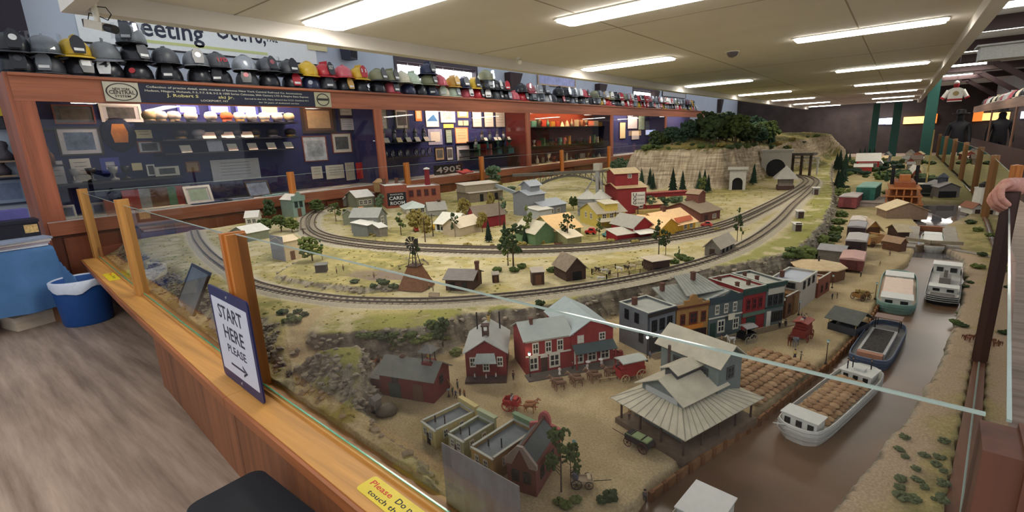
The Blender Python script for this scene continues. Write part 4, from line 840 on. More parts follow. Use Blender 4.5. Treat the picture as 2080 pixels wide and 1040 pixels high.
MANE = MB().sidepoly([(.5, 1.5), (.82, 1.9), (.95, 1.92), (.72, 1.45)], -.03, .03).bar((.07, .92, 1.82), (.08, .92, 1.98), .04, .01, 4).bar((-.07, .92, 1.82), (-.08, .92, 1.98), .04, .01, 4).mesh('mane')
HARN = MB()
for z_ in (0,): HARN.lathe([(.34, -.03), (.34, .03)], 10, cap=False).xf(Matrix.Translation((0, .5, 1.2)) @ Matrix.Rotation(R(60), 4, 'X'))
HARN.bar((.27, .45, 1.1), (.27, -.75, 1.05), .02, .02, 4).bar((-.27, .45, 1.1), (-.27, -.75, 1.05), .02, .02, 4)
HARN = HARN.mesh('harness')
def horse_at(p, rz, c, label, mane=(50, 38, 30), harness=True, s=PS, grp='model horses', nm='horse', cat='horse'):
    o = ob(nm, HORSE, mat(c, .7, .12, 60), None, p, rz, scale=s, label=label, cat=cat, group=grp)
    ob('mane', MANE, mat(mane, .8, .1), o)
    if harness: ob('harness', HARN, BLACK, o)
    return o
def cow():
    V = [(0, -.6, 1.0), (0, 0, .95), (0, .5, 1.0), (0, .78, 1.08), (0, .98, 1.05), (0, 1.22, .9)]
    Rd = [(.28, .28), (.3, .3), (.27, .28), .15, .13, .08]
    E_ = [(0, 1), (1, 2), (2, 3), (3, 4), (4, 5)]
    def ch(k, pts, rs):
        p = k
        for q, r in zip(pts, rs): V.append(q); Rd.append(r); E_.append((p, len(V)-1)); p = len(V)-1
    for s in (.17, -.17):
        ch(2, [(s, .5, .7), (s, .52, .38), (s, .5, .05)], [.13, .08, .07]); ch(0, [(s, -.6, .7), (s, -.66, .4), (s, -.62, .05)], [.15, .08, .07])
    ch(0, [(0, -.92, 1.05), (0, -.96, .5)], [.04, .03])
    return skinmesh('cow_body', V, E_, Rd, 1)
COW = cow()
# ---------------------------------------------------------------- houses
WINF = MB()
for q in ((-.5, -.36, -.5, .5), (.36, .5, -.5, .5), (-.36, .36, .38, .5), (-.36, .36, -.5, -.36), (-.04, .04, -.36, .38), (-.36, -.04, -.03, .03), (.04, .36, -.03, .03)): WINF.bx(q[0], q[1], -.0035, .001, q[2], q[3])
WINF = WINF.mesh('window'); WINP = MB().bx(-.36, .36, -.0012, .001, -.36, .38).mesh('pane')
DOOR = MB().bx(-.5, .5, -.002, .001, 0, 1).bx(-.4, -.06, -.0032, -.002, .08, .45).bx(.06, .4, -.0032, -.002, .08, .45).bx(-.4, .4, -.0032, -.002, .55, .92).mesh('door')
PANEM = mat((38, 44, 48), .25, .2, 20, spec=.6)
TIN = mat((150, 156, 150), .55, .1, 25, stretch=(1, 1, 1)); TINB = mat((146, 149, 142), .55, .1, 25); TANR = mat((196, 172, 132), .7, .1, 30); GREYR = mat((120, 118, 112), .8, .15, 30); WHR = mat((214, 210, 198), .7, .06, 20); BRNR = mat((92, 80, 70), .85, .15, 40)
def roofslab(pts, th=.004):
    """quad pts (upper surface, anticlockwise seen from above) made th thick"""
    v = [Vector(p) for p in pts]; n = (v[1]-v[0]).cross(v[3]-v[0]).normalized()*th
    return MB().add(v+[q-n for q in v], [(0, 1, 2, 3), (7, 6, 5, 4), (0, 4, 5, 1), (1, 5, 6, 2), (2, 6, 7, 3), (3, 7, 4, 0)])
def boxparts(t, x0, x1, y0, y1, z0, h, wall, roof, base=0):
    """walls and roof of one volume; roof = (kind, rise, material, overhang)"""
    k, rh, rm, ov = roof; w, d = x1-x0, y1-y0; e = .0006
    if k == 'x':
        m = (y0+y1)/2
        ob('walls', MB().sidepoly([(y0, z0-.012), (y1, z0-.012), (y1, h), (m, h+rh), (y0, h)], x0, x1), wall, t)
        s = rh/(d/2)
        ob('roof_slope', roofslab([(x0-ov, y0-ov, h-ov*s+.004), (x1+ov, y0-ov, h-ov*s+.004), (x1+ov, m, h+rh+.004), (x0-ov, m, h+rh+.004)]), rm, t)
        ob('roof_slope', roofslab([(x0-ov, m, h+rh+.004), (x1+ov, m, h+rh+.004), (x1+ov, y1+ov, h-ov*s+.004), (x0-ov, y1+ov, h-ov*s+.004)]), rm, t)
    elif k == 'y':
        m = (x0+x1)/2
        ob('walls', MB().wallpoly([(x0, z0-.012), (x1, z0-.012), (x1, h), (m, h+rh), (x0, h)], y0, y1), wall, t)
        s = rh/(w/2)
        ob('roof_slope', roofslab([(x0-ov, y0-ov, h-ov*s+.004), (m, y0-ov, h+rh+.004), (m, y1+ov, h+rh+.004), (x0-ov, y1+ov, h-ov*s+.004)]), rm, t)
        ob('roof_slope', roofslab([(m, y0-ov, h+rh+.004), (x1+ov, y0-ov, h-ov*s+.004), (x1+ov, y1+ov, h-ov*s+.004), (m, y1+ov, h+rh+.004)]), rm, t)
    elif k == 'flat':
        ob('walls', MB().bx(x0, x1, y0, y1, z0-.012, h-.014), wall, t); ob('roof_deck', MB().bx(x0+.004, x1-.004, y0+.004, y1-.004, h-.014, h-.012), rm, t)
        ob('parapet', MB().bx(x0, x1, y0, y0+.005, h-.014, h+rh).bx(x0, x1, y1-.005, y1, h-.014, h).bx(x0, x0+.005, y0+.005, y1-.005, h-.014, h).bx(x1-.005, x1, y0+.005, y1-.005, h-.014, h), wall, t)
        ob('coping', MB().bx(x0-.002, x1+.002, y0-.002, y0+.007, h+rh, h+rh+.003).bx(x0-.002, x1+.002, y1-.007, y1+.002, h, h+.003).bx(x0-.002, x0+.007, y0+.007, y1-.007, h, h+.003).bx(x1-.007, x1+.002, y0+.007, y1-.007, h, h+.003), mat((190, 190, 176), .7, .05), t)
    elif k == 'shed':
        ob('walls', MB().sidepoly([(y0, z0-.012), (y1, z0-.012), (y1, h+rh), (y0, h)], x0, x1), wall, t)
        s = rh/d; ob('roof_slope', roofslab([(x0-ov, y0-ov, h-ov*s+.004), (x1+ov, y0-ov, h-ov*s+.004), (x1+ov, y1+ov, h+rh+ov*s+.004), (x0-ov, y1+ov, h+rh+ov*s+.004)]), rm, t)
    elif k == 'hip':
        ob('walls', MB().bx(x0, x1, y0, y1, z0-.012, h), wall, t)
        X0, X1, Y0, Y1 = x0-ov, x1+ov, y0-ov, y1+ov; i = min(w, d)/2
        a, b = ((X0+i, (Y0+Y1)/2, h+rh), (X1-i, (Y0+Y1)/2, h+rh)) if w >= d else (((X0+X1)/2, Y0+i, h+rh), ((X0+X1)/2, Y1-i, h+rh))
        q = [(X0, Y0, h), (X1, Y0, h), (X1, Y1, h), (X0, Y1, h), a, b]
        ob('roof', MB().add(q, [(0, 1, 5, 4), (1, 2, 5), (2, 3, 4, 5), (3, 0, 4), (3, 2, 1, 0)] if w >= d else [(0, 1, 4), (1, 2, 5, 4), (2, 3, 5), (3, 0, 4, 5), (3, 2, 1, 0)]), rm, t)
def place(t, w, d, face, u, z, sx, sz, frame=None, door=None):
    x, y, r = {'f': (u*w, 0, 0), 'b': ((1-u)*w, d, math.pi), 'l': (0, (1-u)*d, -math.pi/2), 'r': (w, u*d, math.pi/2)}[face]
    if door is not None: return ob('door', DOOR, door, t, (x, y, z), r, scale=(sx, 1, sz))
    f = ob('window', WINF, frame, t, (x, y, z), r, scale=(sx, 1, sz)); ob('pane', WINP, PANEM, f)
CHIM = MB().bx(-.5, .5, -.5, .5, 0, 1).bx(-.62, .62, -.62, .62, .86, 1).mesh('chimney')
BRICK = mat((98, 66, 54), .85, .15, 60)
WF = mat((200, 194, 178), .6, .04)
def house(label, A, B, dep, h, wall, roof, wins=(), doors=(), chim=(), z=None, name='model_house', cat='model house', frame=None, group=None, wd=None, pipes=()):
    """A, B: ground points under the left and right front corners; dep: depth; h: eave height (m) or a photograph pixel over A"""
    if z is None: g0 = gp(*A); z = g0.z
    a = at(*A, z); b = at(*B, z); w = wd or (b-a).to_2d().length; rz = math.atan2(b.y-a.y, b.x-a.x)
    if isinstance(h, tuple): h = top(a, *h)
    t = thing(name, label, cat, (a.x, a.y, z), rz, group or 'model buildings')
    boxparts(t, 0, w, 0, dep, 0, h, wall, roof)
    for fc, u0, u1, n, zz, sx, sz in wins:
        for i in range(n): place(t, w, dep, fc, u0+(u1-u0)*(i+.5)/n, zz*h, sx, sz, frame or WF)
    for fc, u, sx, sz, m in doors: place(t, w, dep, fc, u, 0, sx, sz, door=m)
    for cx, cy, c, cz_, ch in chim: ob('chimney', CHIM, BRICK, t, (cx*w, cy*dep, cz_*h), scale=(c, c, ch))
    t['w'] = w; t['d'] = dep; t['h'] = h
    return t
RED = mat((134, 46, 46), .7, .1, 25); DRED = mat((108, 36, 36), .75, .12, 25); GREYB = mat((102, 105, 108), .7, .07, 20); TANB = mat((150, 112, 66), .75, .1, 25); TEALG = mat((84, 93, 91), .7, .08, 20); DGREEN = mat((44, 66, 58), .6, .1); BROWN = mat((104, 72, 52), .8, .15, 40); DBROWN = mat((72, 54, 46), .85, .15, 40); GREYW = mat((118, 112, 102), .85, .15, 40); YEL = mat((206, 158, 50), .7, .08); WHT = mat((206, 202, 188), .7, .05); OCHRE = mat((176, 150, 92), .75, .1); SAGE = mat((120, 124, 104), .75, .1); CREAM = mat((206, 186, 128), .75, .08)
BATT = mat((150, 146, 132), .6, .05)
def battens(t, p0, p1, q0, q1, n):
    """raised seams from edge p0-p1 to edge q0-q1"""
    b = MB(); p0, p1, q0, q1 = map(Vector, (p0, p1, q0, q1)); up = Vector((0, 0, .0012))
    for i in range(n+1): b.bar(p0.lerp(p1, i/n)+up, q0.lerp(q1, i/n)+up, .0013, .0013, 4)
    ob('roof_seams', b, BATT, t, kind='stuff')
# ================================================================ main street row
g = 'buildings of the main street row'
t = house('blue grey flat roofed corner building with a street lamp before it', (1315, 722), (1370, 704), .215, .228, GREYB, ('flat', .0, mat((168, 170, 160), .8, .06, 20), 0), [('f', .08, .92, 3, .66, .034, .062), ('l', .1, .8, 2, .78, .03, .055), ('l', .62, .95, 1, .36, .03, .055)], [('f', .5, .05, .075, DGREEN)], [(.3, .75, .022, .93, .045)], ZT, 'model_shop', 'model building', BLACK, g)
w_ = t['w']
ob('cornice', MB().bx(-.004, w_+.004, -.008, .0, .205, .222), DARK, t); ob('shop_front', MB().bx(.012, w_-.012, -.004, .002, .01, .092), mat((44, 46, 48), .4, .1), t); ob('sign_band', MB().bx(.02, w_*.75, -.02, -.014, .098, .110), mat((160, 158, 146), .7, .05), t); ob('corner_board', MB().bx(-.004, .006, -.005, .0, 0, .205), mat((60, 64, 70), .7, .05), t)
t = house('tan street building with a stepped parapet and round top ornament', (1372, 703), (1436, 690), .2, .215, TANB, ('x', .001, GREYR, 0), [('f', .08, .30, 1, .66, .03, .06), ('f', .36, .68, 1, .66, .052, .07), ('f', .74, .94, 1, .66, .03, .06)], [], (), ZT, 'model_shop', 'model building', mat((96, 44, 34), .7, .05), g)
w_ = t['w']; ob('parapet', MB().wallpoly([(0, .2), (w_, .2), (w_, .225), (w_*.78, .225), (w_*.78, .245), (w_*.62, .245), (w_*.62, .252)]+[(w_*(.5+.12*math.cos(a)), .252+.022*math.sin(a)) for a in [math.pi*i/8 for i in range(9)]]+[(w_*.38, .245), (w_*.22, .245), (w_*.22, .225), (0, .225)], -.006, .004), TANB, t)
ob('cornice', MB().bx(0, w_, -.012, -.006, .205, .214), mat((92, 52, 38), .7, .05), t); ob('sign_board', MB().bx(w_*.18, w_*.8, -.012, -.005, .085, .108), mat((186, 116, 48), .7, .08), t); ob('shop_front', MB().bx(.01, w_-.01, -.003, .002, 0, .075), mat((40, 30, 28), .5, .1), t)
rs = ob('roof_slope', roofslab([(-.01, .004, .205), (w_, .004, .205), (w_, .21, .268), (-.01, .21, .268)]), TINB, t); battens(t, (-.01, .004, .205), (w_, .004, .205), (-.01, .21, .268), (w_, .21, .268), 9)
ob('chimney', CHIM, BRICK, t, (.03, .17, .245), scale=(.02, .02, .055))
t = house('blue grey street building with a small pediment and seamed tin roof', (1437, 690), (1504, 675), .22, .225, TEALG, ('flat', .0, GREYR, 0), [('f', .1, .9, 3, .72, .026, .055), ('f', .25, .5, 1, .28, .05, .075), ('f', .72, .92, 1, .28, .04, .07)], [('f', .14, .036, .09, DGREEN)], (), ZT, 'model_shop', 'model building', WF, g)
w_ = t['w']; ob('parapet_front', MB().wallpoly([(0, .2), (w_, .2), (w_, .235), (w_*.8, .235), (w_*.62, .262), (w_*.45, .235), (0, .235)], -.007, .002), mat((54, 68, 70), .7, .05), t); ob('belt_course', MB().bx(0, w_, -.004, 0, .115, .122), WF, t); ob('pale_signboard', MB().bx(w_*.5, w_*.68, -.025, -.02, .1, .135), mat((206, 198, 172), .7, .05), t)
ob('roof_slope', roofslab([(-.012, .006, .226), (w_*.62, .006, .258), (w_*.62, .22, .258), (-.012, .24, .226)]), TINB, t); ob('roof_slope', roofslab([(-.10, .06, .246), (w_*.55, .03, .26), (w_*.55, .26, .30), (-.02, .27, .295)]), TINB, t); battens(t, (-.10, .06, .246), (w_*.55, .03, .26), (-.02, .27, .295), (w_*.55, .26, .30), 10)
ob('chimney', CHIM, BRICK, t, (.05, .19, .275), scale=(.02, .02, .055))
t = house('red brick street building with a dark green cornice and shop front', (1505, 675), (1550, 664), .26, .25, RED, ('flat', .0, mat((176, 176, 164), .8, .06, 20), 0), [('f', .1, .9, 3, .62, .03, .07)], [('f', .4, .07, .08, DGREEN)], [(.2, .3, .016, .95, .03), (.2, .8, .016, .95, .03), (.7, .3, .016, .95, .03)], ZT, 'model_shop', 'model building', DRED, g)
w_ = t['w']; ob('cornice', MB().bx(-.004, w_+.004, -.01, .0, .215, .248), DGREEN, t); ob('shop_fascia', MB().bx(0, w_, -.008, 0, .088, .108), mat((88, 108, 92), .7, .05), t)
t = house('grey street building with a pale sign band under its cornice', (1551, 664), (1588, 656), .26, .255, mat((92, 100, 98), .7, .06), ('flat', .0, mat((176, 176, 164), .8, .06, 20), 0), [('f', .08, .95, 3, .6, .03, .065), ('f', .4, .95, 2, .2, .04, .06)], [('f', .22, .03, .09, WHT)], [(.25, .4, .016, .95, .03), (.25, .75, .016, .95, .03)], ZT, 'model_shop', 'model building', DARK, g)
w_ = t['w']; ob('cornice', MB().bx(-.004, w_+.004, -.012, .0, .235, .258), DGREEN, t); ob('sign_band', MB().bx(.01, w_-.008, -.005, 0, .19, .225), mat((176, 172, 156), .7, .05), t); ob('belt_course', MB().bx(0, w_, -.006, 0, .108, .116), DGREEN, t)
ob('board_walk', MB().bx(0, 1.05, -.06, -.012, 0, .006), mat((128, 112, 88), .85, .15, 30), loc=tuple(at(1315, 722, ZT)), rot=math.atan2(at(1588, 656, ZT).y-at(1315, 722, ZT).y, at(1588, 656, ZT).x-at(1315, 722, ZT).x), label='plank walk along the fronts of the main street row', cat='walkway')
# lower end of the street
house('low brown shed shop with a yellow false front', (1594, 648), (1618, 634), .12, .11, BROWN, ('flat', .028, WHR, 0), [('f', .1, .9, 2, .5, .03, .06)], (), (), ZT, 'model_shop', 'model building', DBROWN, g)
t = house('white two storey house rising behind a brown shop', (1620, 633), (1655, 606), .17, .185, mat((168, 160, 148), .7, .06), ('flat', .0, mat((176, 182, 190), .7, .05), 0), [('l', .1, .9, 2, .86, .05, .035), ('f', .1, .9, 3, .82, .035, .05)], (), [(.3, .8, .022, .95, .04)], ZT, 'model_house', 'model house', DARK, g)
ob('lower_shop', MB().bx(-.08, .0, -.002, .16, -.01, .125).bx(-.085, .005, -.006, .164, .125, .128), mat((122, 92, 60), .8, .1), t)
house('low brown market shop with a red sign parapet', (1660, 606), (1684, 590), .15, .1, mat((122, 70, 54), .8, .1), ('flat', .03, mat((190, 150, 120), .8, .08), 0), [('f', .1, .9, 2, .5, .03, .05)], (), (), ZT, 'model_shop', 'model building', DBROWN, g)
t = thing('round_house', 'brown many sided pavilion with a tan roof behind the white house', 'model building', at(1660, 562, ZT), 0, g)
ob('walls', MB().lathe([(.17, 0), (.17, .09)], 8), BROWN, t); ob('roof', MB().lathe([(.185, .088), (.18, .094), (.06, .118), (.01, .122)], 8), TANR, t); ob('stove_pipe', MB().bar((0, 0, .118), (0, 0, .16), .006, .006, 6), DARK, t)
house('grey roofed long shed beside the freight cars', (1660, 530), (1712, 536), .2, .1, GREYW, ('x', .03, mat((150, 148, 146), .7, .06), .01), (), (), (), ZT, 'model_shed', 'model shed', None, g)
# ================================================================ red inn, schoolhouse, fire barn
t = house('long red inn with white windows, gable wing and grey roof', (1069, 762), (1160, 746), .2, (1064, 692), RED, ('x', .055, mat((168, 174, 166), .6, .05, 20), .012), [('f', .12, .32, 1, .72, .032, .062), ('f', .40, .60, 1, .72, .032, .062), ('f', .66, .86, 1, .72, .032, .062), ('f', .06, .28, 1, .30, .046, .072), ('f', .5, .76, 1, .30, .056, .072)], [('f', .4, .034, .075, DBROWN)], [(.25, .4, .015, 1.1, .06)], ZT, 'model_inn', 'model inn', WF, 'buildings near the circus team')
w_, h_ = t['w'], t['h']; x2 = w_+.225
boxparts(t, w_+.001, x2, -.004, .34, 0, h_, RED, ('y', .065, mat((160, 172, 172), .6, .05, 20), .014))
for xx, zz in ((w_+.05, .8), (w_+.165, .8)): f = ob('window', WINF, WF, t, (xx, -.004, zz*h_), 0, scale=(.034, 1, .04)); ob('pane', WINP, PANEM if xx > w_+.1 else WHR, f)
ob('awning', roofslab([(w_+.005, -.055, .088), (x2, -.055, .088), (x2, -.005, .118), (w_+.005, -.005, .118)]), mat((70, 84, 84), .7, .08), t)
for xx in (w_+.01, x2-.01): ob('awning_post', MB().bx(xx-.003, xx+.003, -.053, -.047, 0, .086), RED, t)
for i in range(3): f = ob('window', WINF, WF, t, (w_+.04+.07*i, -.004, .05), 0, scale=(.05, 1, .07)); ob('pane', WINP, PANEM, f)
ob('belt_course', MB().bx(0, w_, -.004, 0, .09, .097), WF, t); ob('eave_trim', MB().bx(0, w_, -.006, -.001, h_-.012, h_-.002), WF, t); ob('door_arch', MB().wallpoly([(w_*.4+.02*math.cos(a), .078+.018*math.sin(a)) for a in [math.pi*i/8 for i in range(9)]], -.005, -.001), WF, t)
ob('porch_deck', MB().bx(-.01, x2+.02, -.075, -.006, -.004, .007), mat((92, 84, 76), .85, .1), t)
t = house('dark red schoolhouse with a grey gable roof and small belfry', (948, 768), (1030, 766), .26, (945, 716), DRED, ('y', .062, mat((160, 162, 156), .6, .05, 20), .012), [('f', .05, .3, 1, .62, .028, .05), ('f', .38, .62, 1, .45, .032, .055), ('f', .72, .97, 1, .62, .028, .05)], (), (), ZT, 'model_schoolhouse', 'model schoolhouse', WF, 'buildings near the circus team')
w_, h_ = t['w'], t['h']
ob('porch_roof', roofslab([(w_*.22, -.05, h_*.72), (w_*.78, -.05, h_*.72), (w_*.72, -.002, h_*.95), (w_*.28, -.002, h_*.95)]), TIN, t); ob('porch_deck', MB().bx(.0, w_, -.06, -.004, -.003, .012), DBROWN, t)
bf = ob('belfry', MB().box((w_/2-.013, .06, h_+.085), (.006, .03, .05)).box((w_/2+.013, .06, h_+.085), (.006, .03, .05)).box((w_/2, .06, h_+.07), (.032, .032, .012)), DBROWN, t); ob('belfry_cap', MB().box((w_/2, .06, h_+.112), (.04, .04, .006)), DBROWN, bf)
for xx, yy in ((.2, .22), (.8, .22)): ob('stove_pipe', MB().bar((xx*w_, yy, h_), (xx*w_, yy, h_+.12), .004, .004, 6), BLACK, t)
ob('chimney', CHIM, OCHRE, t, (.5*w_, .24, h_+.05), scale=(.016, .016, .045))
t = house('dark red fire barn with a belfry and ladder', (775, 802), (882, 820), .15, .112, DRED, ('x', .05, mat((122, 124, 114), .75, .08, 25), .014), [('f', .2, .4, 1, .75, .036, .03), ('r', .3, .7, 1, .72, .03, .04)], [('f', .28, .06, .07, DGREEN), ('f', .72, .05, .08, BROWN)], [(.3, .5, .018, 1.25, .03)], ZT, 'model_barn', 'model barn', DARK, 'buildings near the circus team')
w_, h_ = t['w'], t['h']
bf = ob('belfry', MB().box((w_*.8, .075, h_+.04), (.05, .05, .02)), DRED, t)
for dx in (-.02, .02):
    for dy in (-.02, .02): ob('belfry_post', MB().box((w_*.8+dx, .075+dy, h_+.075), (.004, .004, .05)), DARK, bf)
ob('belfry_roof', MB().add([(w_*.8-.036, .04, h_+.1), (w_*.8+.036, .04, h_+.1), (w_*.8+.036, .11, h_+.1), (w_*.8-.036, .11, h_+.1), (w_*.8, .075, h_+.13)], [(3, 2, 1, 0), (0, 1, 4), (1, 2, 4), (2, 3, 4), (3, 0, 4)]), GREYR, bf); ob('bell', MB().lathe([(.01, 0), (.008, .008), (.004, .014)], 8, (w_*.8, .075, h_+.07)), mat((150, 120, 50), .4, .1, metal=.5), bf)
boxparts(t, -.07, -.001, .02, .11, 0, h_*.62, DRED, ('shed', .02, GREYR, .01))
t = thing('ladder', 'long thin ladder leaning on the fire barn roof', 'ladder', at(920, 788, ZT), 0)
a = Vector(at(920, 790, ZT)); b = Vector(at(893, 795, ZT)); d = Vector((b.x-a.x, b.y-a.y, .12))
for s in (-.006, .006): ob('rail', MB().bar((s, 0, 0), d+Vector((s, 0, 0)), .0012, .0012, 4), OCHRE, t)
for i in range(1, 12): ob('rung', MB().bar(Vector((-.006, 0, 0))+d*(i/12), Vector((.006, 0, 0))+d*(i/12), .0008, .0008, 4), OCHRE, t)
house('tiny grey outhouse at the rock foot by the fire barn', (752, 838), (765, 842), .035, .06, GREYW, ('y', .012, GREYR, .004), (), [('f', .5, .018, .035, DBROWN)], (), ZT, 'model_outhouse', 'model outhouse', None, 'outhouses')
ob('boulder', MB().blob((0, 0, .008), .045, 2, .12, .55), mat((120, 108, 92), .9, .15, 30), loc=at(785, 838, ZT), smooth=True, label='flat grey boulder on the street beside the fire barn', cat='boulder')
# ================================================================ four town backs by the front glass
g = 'flat roofed town houses at the front'
SLATE = mat((116, 124, 128), .7, .08, 20)
def backs(label, L, N, Rt, h, wall, rear):
    """L left, N near, Rt right roof corners of the visible back, h up; street front is on the far side"""
    a = at(*L, ZT+h); n = at(*N, ZT+h); r = at(*Rt, ZT+h); w = (n-a).length; u = (n-a).normalized(); d = (r-n).length
    a.z = ZT; rz = math.atan2(u.y, u.x)
    t = thing('model_townhouse', label, 'model building', a, rz, g)
    boxparts(t, 0, w, 0, d, 0, h, wall, ('flat', -.004, SLATE, 0))
    ob('street_front', MB().bx(-.004, w+.004, d+.001, d+.012, -.01, h+.018).bx(-.008, w+.008, d-.002, d+.018, h+.018, h+.024), rear, t)
    for i in range(2): place(t, w, d, 'f', .3+.4*i, h*.62, .02, .035, WF)
    place(t, w, d, 'f', .5, 0, .022, .045, door=DBROWN)
    for i in range(2): place(t, w, d, 'r', .25+.4*i, h*.62, .02, .035, WF)
    ob('vent_pipe', MB().bar((w*.3, d*.25, h-.015), (w*.3, d*.25, h+.016), .003, .003, 6), DARK, t); ob('vent_pipe', MB().bar((w*.7, d*.35, h-.015), (w*.7, d*.35, h+.024), .0025, .0025, 6), DARK, t)
    return t
backs('pale yellow flat roofed townhouse, leftmost of the front block', (855, 855), (883, 876), (941, 827), .075, CREAM, CREAM)
backs('cream and green flat roofed townhouse between two others', (910, 880), (941, 898), (991, 855), .075, mat((150, 152, 110), .75, .08), mat((170, 176, 140), .7, .06))
backs('green fronted flat roofed townhouse with a tall pipe on its roof', (956, 907), (1000, 933), (1060, 863), .09, mat((172, 140, 84), .75, .1), mat((124, 148, 112), .7, .06))
a, n, r = at(1032, 992, ZT), at(1090, 1010, ZT), at(1116, 950, ZT)
t = thing('model_townhouse', 'red brick gabled townhouse with a rounded pink parapet', 'model building', a, math.atan2(n.y-a.y, n.x-a.x), g)
w_, d_ = (n-a).length, .19; boxparts(t, 0, w_, 0, d_, 0, .105, mat((124, 70, 62), .8, .12, 50), ('y', .05, mat((92, 100, 98), .7, .08), -.004))
ob('parapet', MB().wallpoly([(-.006, .0), (w_+.006, .0), (w_+.006, .125), (w_*.72, .135)]+[(w_*(.5+.22*math.cos(q)), .145+.035*math.sin(q)) for q in [math.pi*i/8 for i in range(9)]]+[(w_*.28, .135), (-.006, .125)], d_+.001, d_+.014), mat((178, 92, 88), .7, .08), t)
ob('rear_parapet', MB().wallpoly([(-.006, .1), (.02, .1), (w_/2, .16), (w_-.02, .1), (w_+.006, .1), (w_+.006, .115), (w_*.6, .17), (w_*.4, .17), (-.006, .115)], -.006, .004), mat((168, 150, 138), .7, .08), t); ob('ridge', MB().bx(w_/2-.004, w_/2+.004, 0, d_, .158, .166), BRICK, t)
for i in range(2): place(t, w_, d_, 'r', .25+.45*i, .06, .025, .04, DARK); place(t, w_, d_, 'f', .3+.4*i, .06, .025, .04, DARK)
# ================================================================ canal warehouse on the quay
c0, cr, cl = at(1388, 946, ZT), at(1537, 858, ZT), at(1262, 853, ZT)
u = (cr-c0).normalized(); LW, DW = (cr-c0).length, (cl-c0).length
t = thing('canal_warehouse', 'grey canal warehouse with wide hipped porch roof and tall rear tower', 'model building', c0, math.atan2(u.y, u.x), 'buildings near the circus team')
PLK = mat((104, 88, 72), .85, .15, 30); WG = mat((104, 112, 108), .75, .1, 25, stretch=(3, 3, .3)); WR = mat((184, 176, 154), .65, .1, 18)
ob('platform', MB().bx(0, LW, 0, DW, -.01, .022), PLK, t)
ob('store_walls', MB().bx(.075, LW-.06, .065, DW-.03, .022, .125), WG, t)
EH = .108
for i in range(5): ob('porch_post', MB().box((.018+(LW-.036)*i/4, .016, (.022+EH)/2), (.006, .006, EH-.022)), DBROWN, t)
for i in range(1, 4): ob('porch_post', MB().box((.018, .016+(DW-.032)*i/3, (.022+EH)/2), (.006, .006, EH-.022)), DBROWN, t)
for i in range(3): f = ob('window', WINF, mat((86, 96, 96), .7, .05), t, (.12+.1*i, .0645, .072), 0, scale=(.04, 1, .045)); ob('pane', WINP, PANEM, f)
o, ih, ix0, ix1, iy0, iy1 = .014, .140, .095, LW-.09, .085, DW-.05
P4 = [(-o, -o, EH), (LW+o, -o, EH), (LW+o, DW+o, EH), (-o, DW+o, EH)]; I4 = [(ix0, iy0, ih), (ix1, iy0, ih), (ix1, iy1, ih), (ix0, iy1, ih)]
for i in range(4):
    j = (i+1) % 4; ob('porch_roof', roofslab([P4[i], P4[j], I4[j], I4[i]]), WR, t)
battens(t, P4[0], P4[1], I4[0], I4[1], 14); battens(t, P4[3], P4[0], I4[3], I4[0], 10)
boxparts(t, ix0, ix1-.02, iy0, iy1, .128, .170, WG, ('x', .05, WR, .022))
my = (iy0+iy1)/2
ob('monitor_walls', MB().bx(ix0+.05, ix1-.06, my-.028, my+.028, .19, .237), mat((66, 66, 66), .8, .1), t)
for s in (-1, 1): ob('monitor_roof', roofslab([(ix0+.035, my, .257), (ix0+.035, my-s*.045, .237), (ix1-.045, my-s*.045, .237), (ix1-.045, my, .257)] if s > 0 else [(ix0+.035, my+.045, .237), (ix0+.035, my, .257), (ix1-.045, my, .257), (ix1-.045, my+.045, .237)]), WR, t)
ob('sign_panel', MB().bx(ix0-.004, ix0-.001, iy0+.02, iy1-.02, .143, .166), mat((160, 162, 158), .7, .05), t); ob('sign_panel', MB().bx(ix0+.06, ix1-.03, iy0-.004, iy0-.001, .144, .160), mat((160, 158, 140), .7, .05), t)
ob('smoke_pipe', MB().bar((ix0+.11, my+.06, .185), (ix0+.11, my+.06, .30), .006, .006, 8), mat((70, 54, 48), .7, .1), t)
# rear tower beside the sacks
tx0, tx1, ty0, ty1 = LW-.15, LW-.005, .075, DW+.02
boxparts(t, tx0, tx1, ty0, ty1, .0, .262, WG, ('y', .055, WR, .02))
f = ob('window', WINF, mat((60, 66, 66), .7, .05), t, ((tx0+tx1)/2, ty0, .205), 0, scale=(.045, 1, .05)); ob('pane', WINP, PANEM, f)
for yy in (ty0+.06, ty1-.08): f = ob('window', WINF, mat((60, 66, 66), .7, .05), t, (tx0, yy, .2), -math.pi/2, scale=(.035, 1, .05)); ob('pane', WINP, PANEM, f)
# ---------------------------------------------------------------- quay wall
q = W([(1322, 1000), (1400, 944), (1470, 897), (1540, 850), (1615, 791), (1690, 732), (1765, 653), (1793, 600), (1804, 563)], ZT-.002)
t = thing('quay_wall', 'brown plank quay wall with upright piles along the canal', 'wall')
qp = []
for a, b in zip(q, q[1:]):
    L = math.hypot(b[0]-a[0], b[1]-a[1]); n = max(1, int(L/.062))
    for i in range(n): qp.append((Vector((a[0]+(b[0]-a[0])*i/n, a[1]+(b[1]-a[1])*i/n, 0)), Vector((a[0]+(b[0]-a[0])*(i+1)/n, a[1]+(b[1]-a[1])*(i+1)/n, 0))))
QM = mat((134, 96, 62), .85, .18, 25)
PILE = MB().bx(-.009, .009, -.010, .004, -.05, .004).mesh('pile'); PANL = None
for a, b in qp:
    d = b-a; rz = math.atan2(d.y, d.x)
    ob('pile', PILE, mat((110, 72, 44), .85, .15, 30), t, (a.x, a.y, ZT), rz)
    ob('plank_panel', MB().bx(.009, d.length-.009, -.004, .004, -.052, .001), QM, t, (a.x, a.y, ZT), rz)
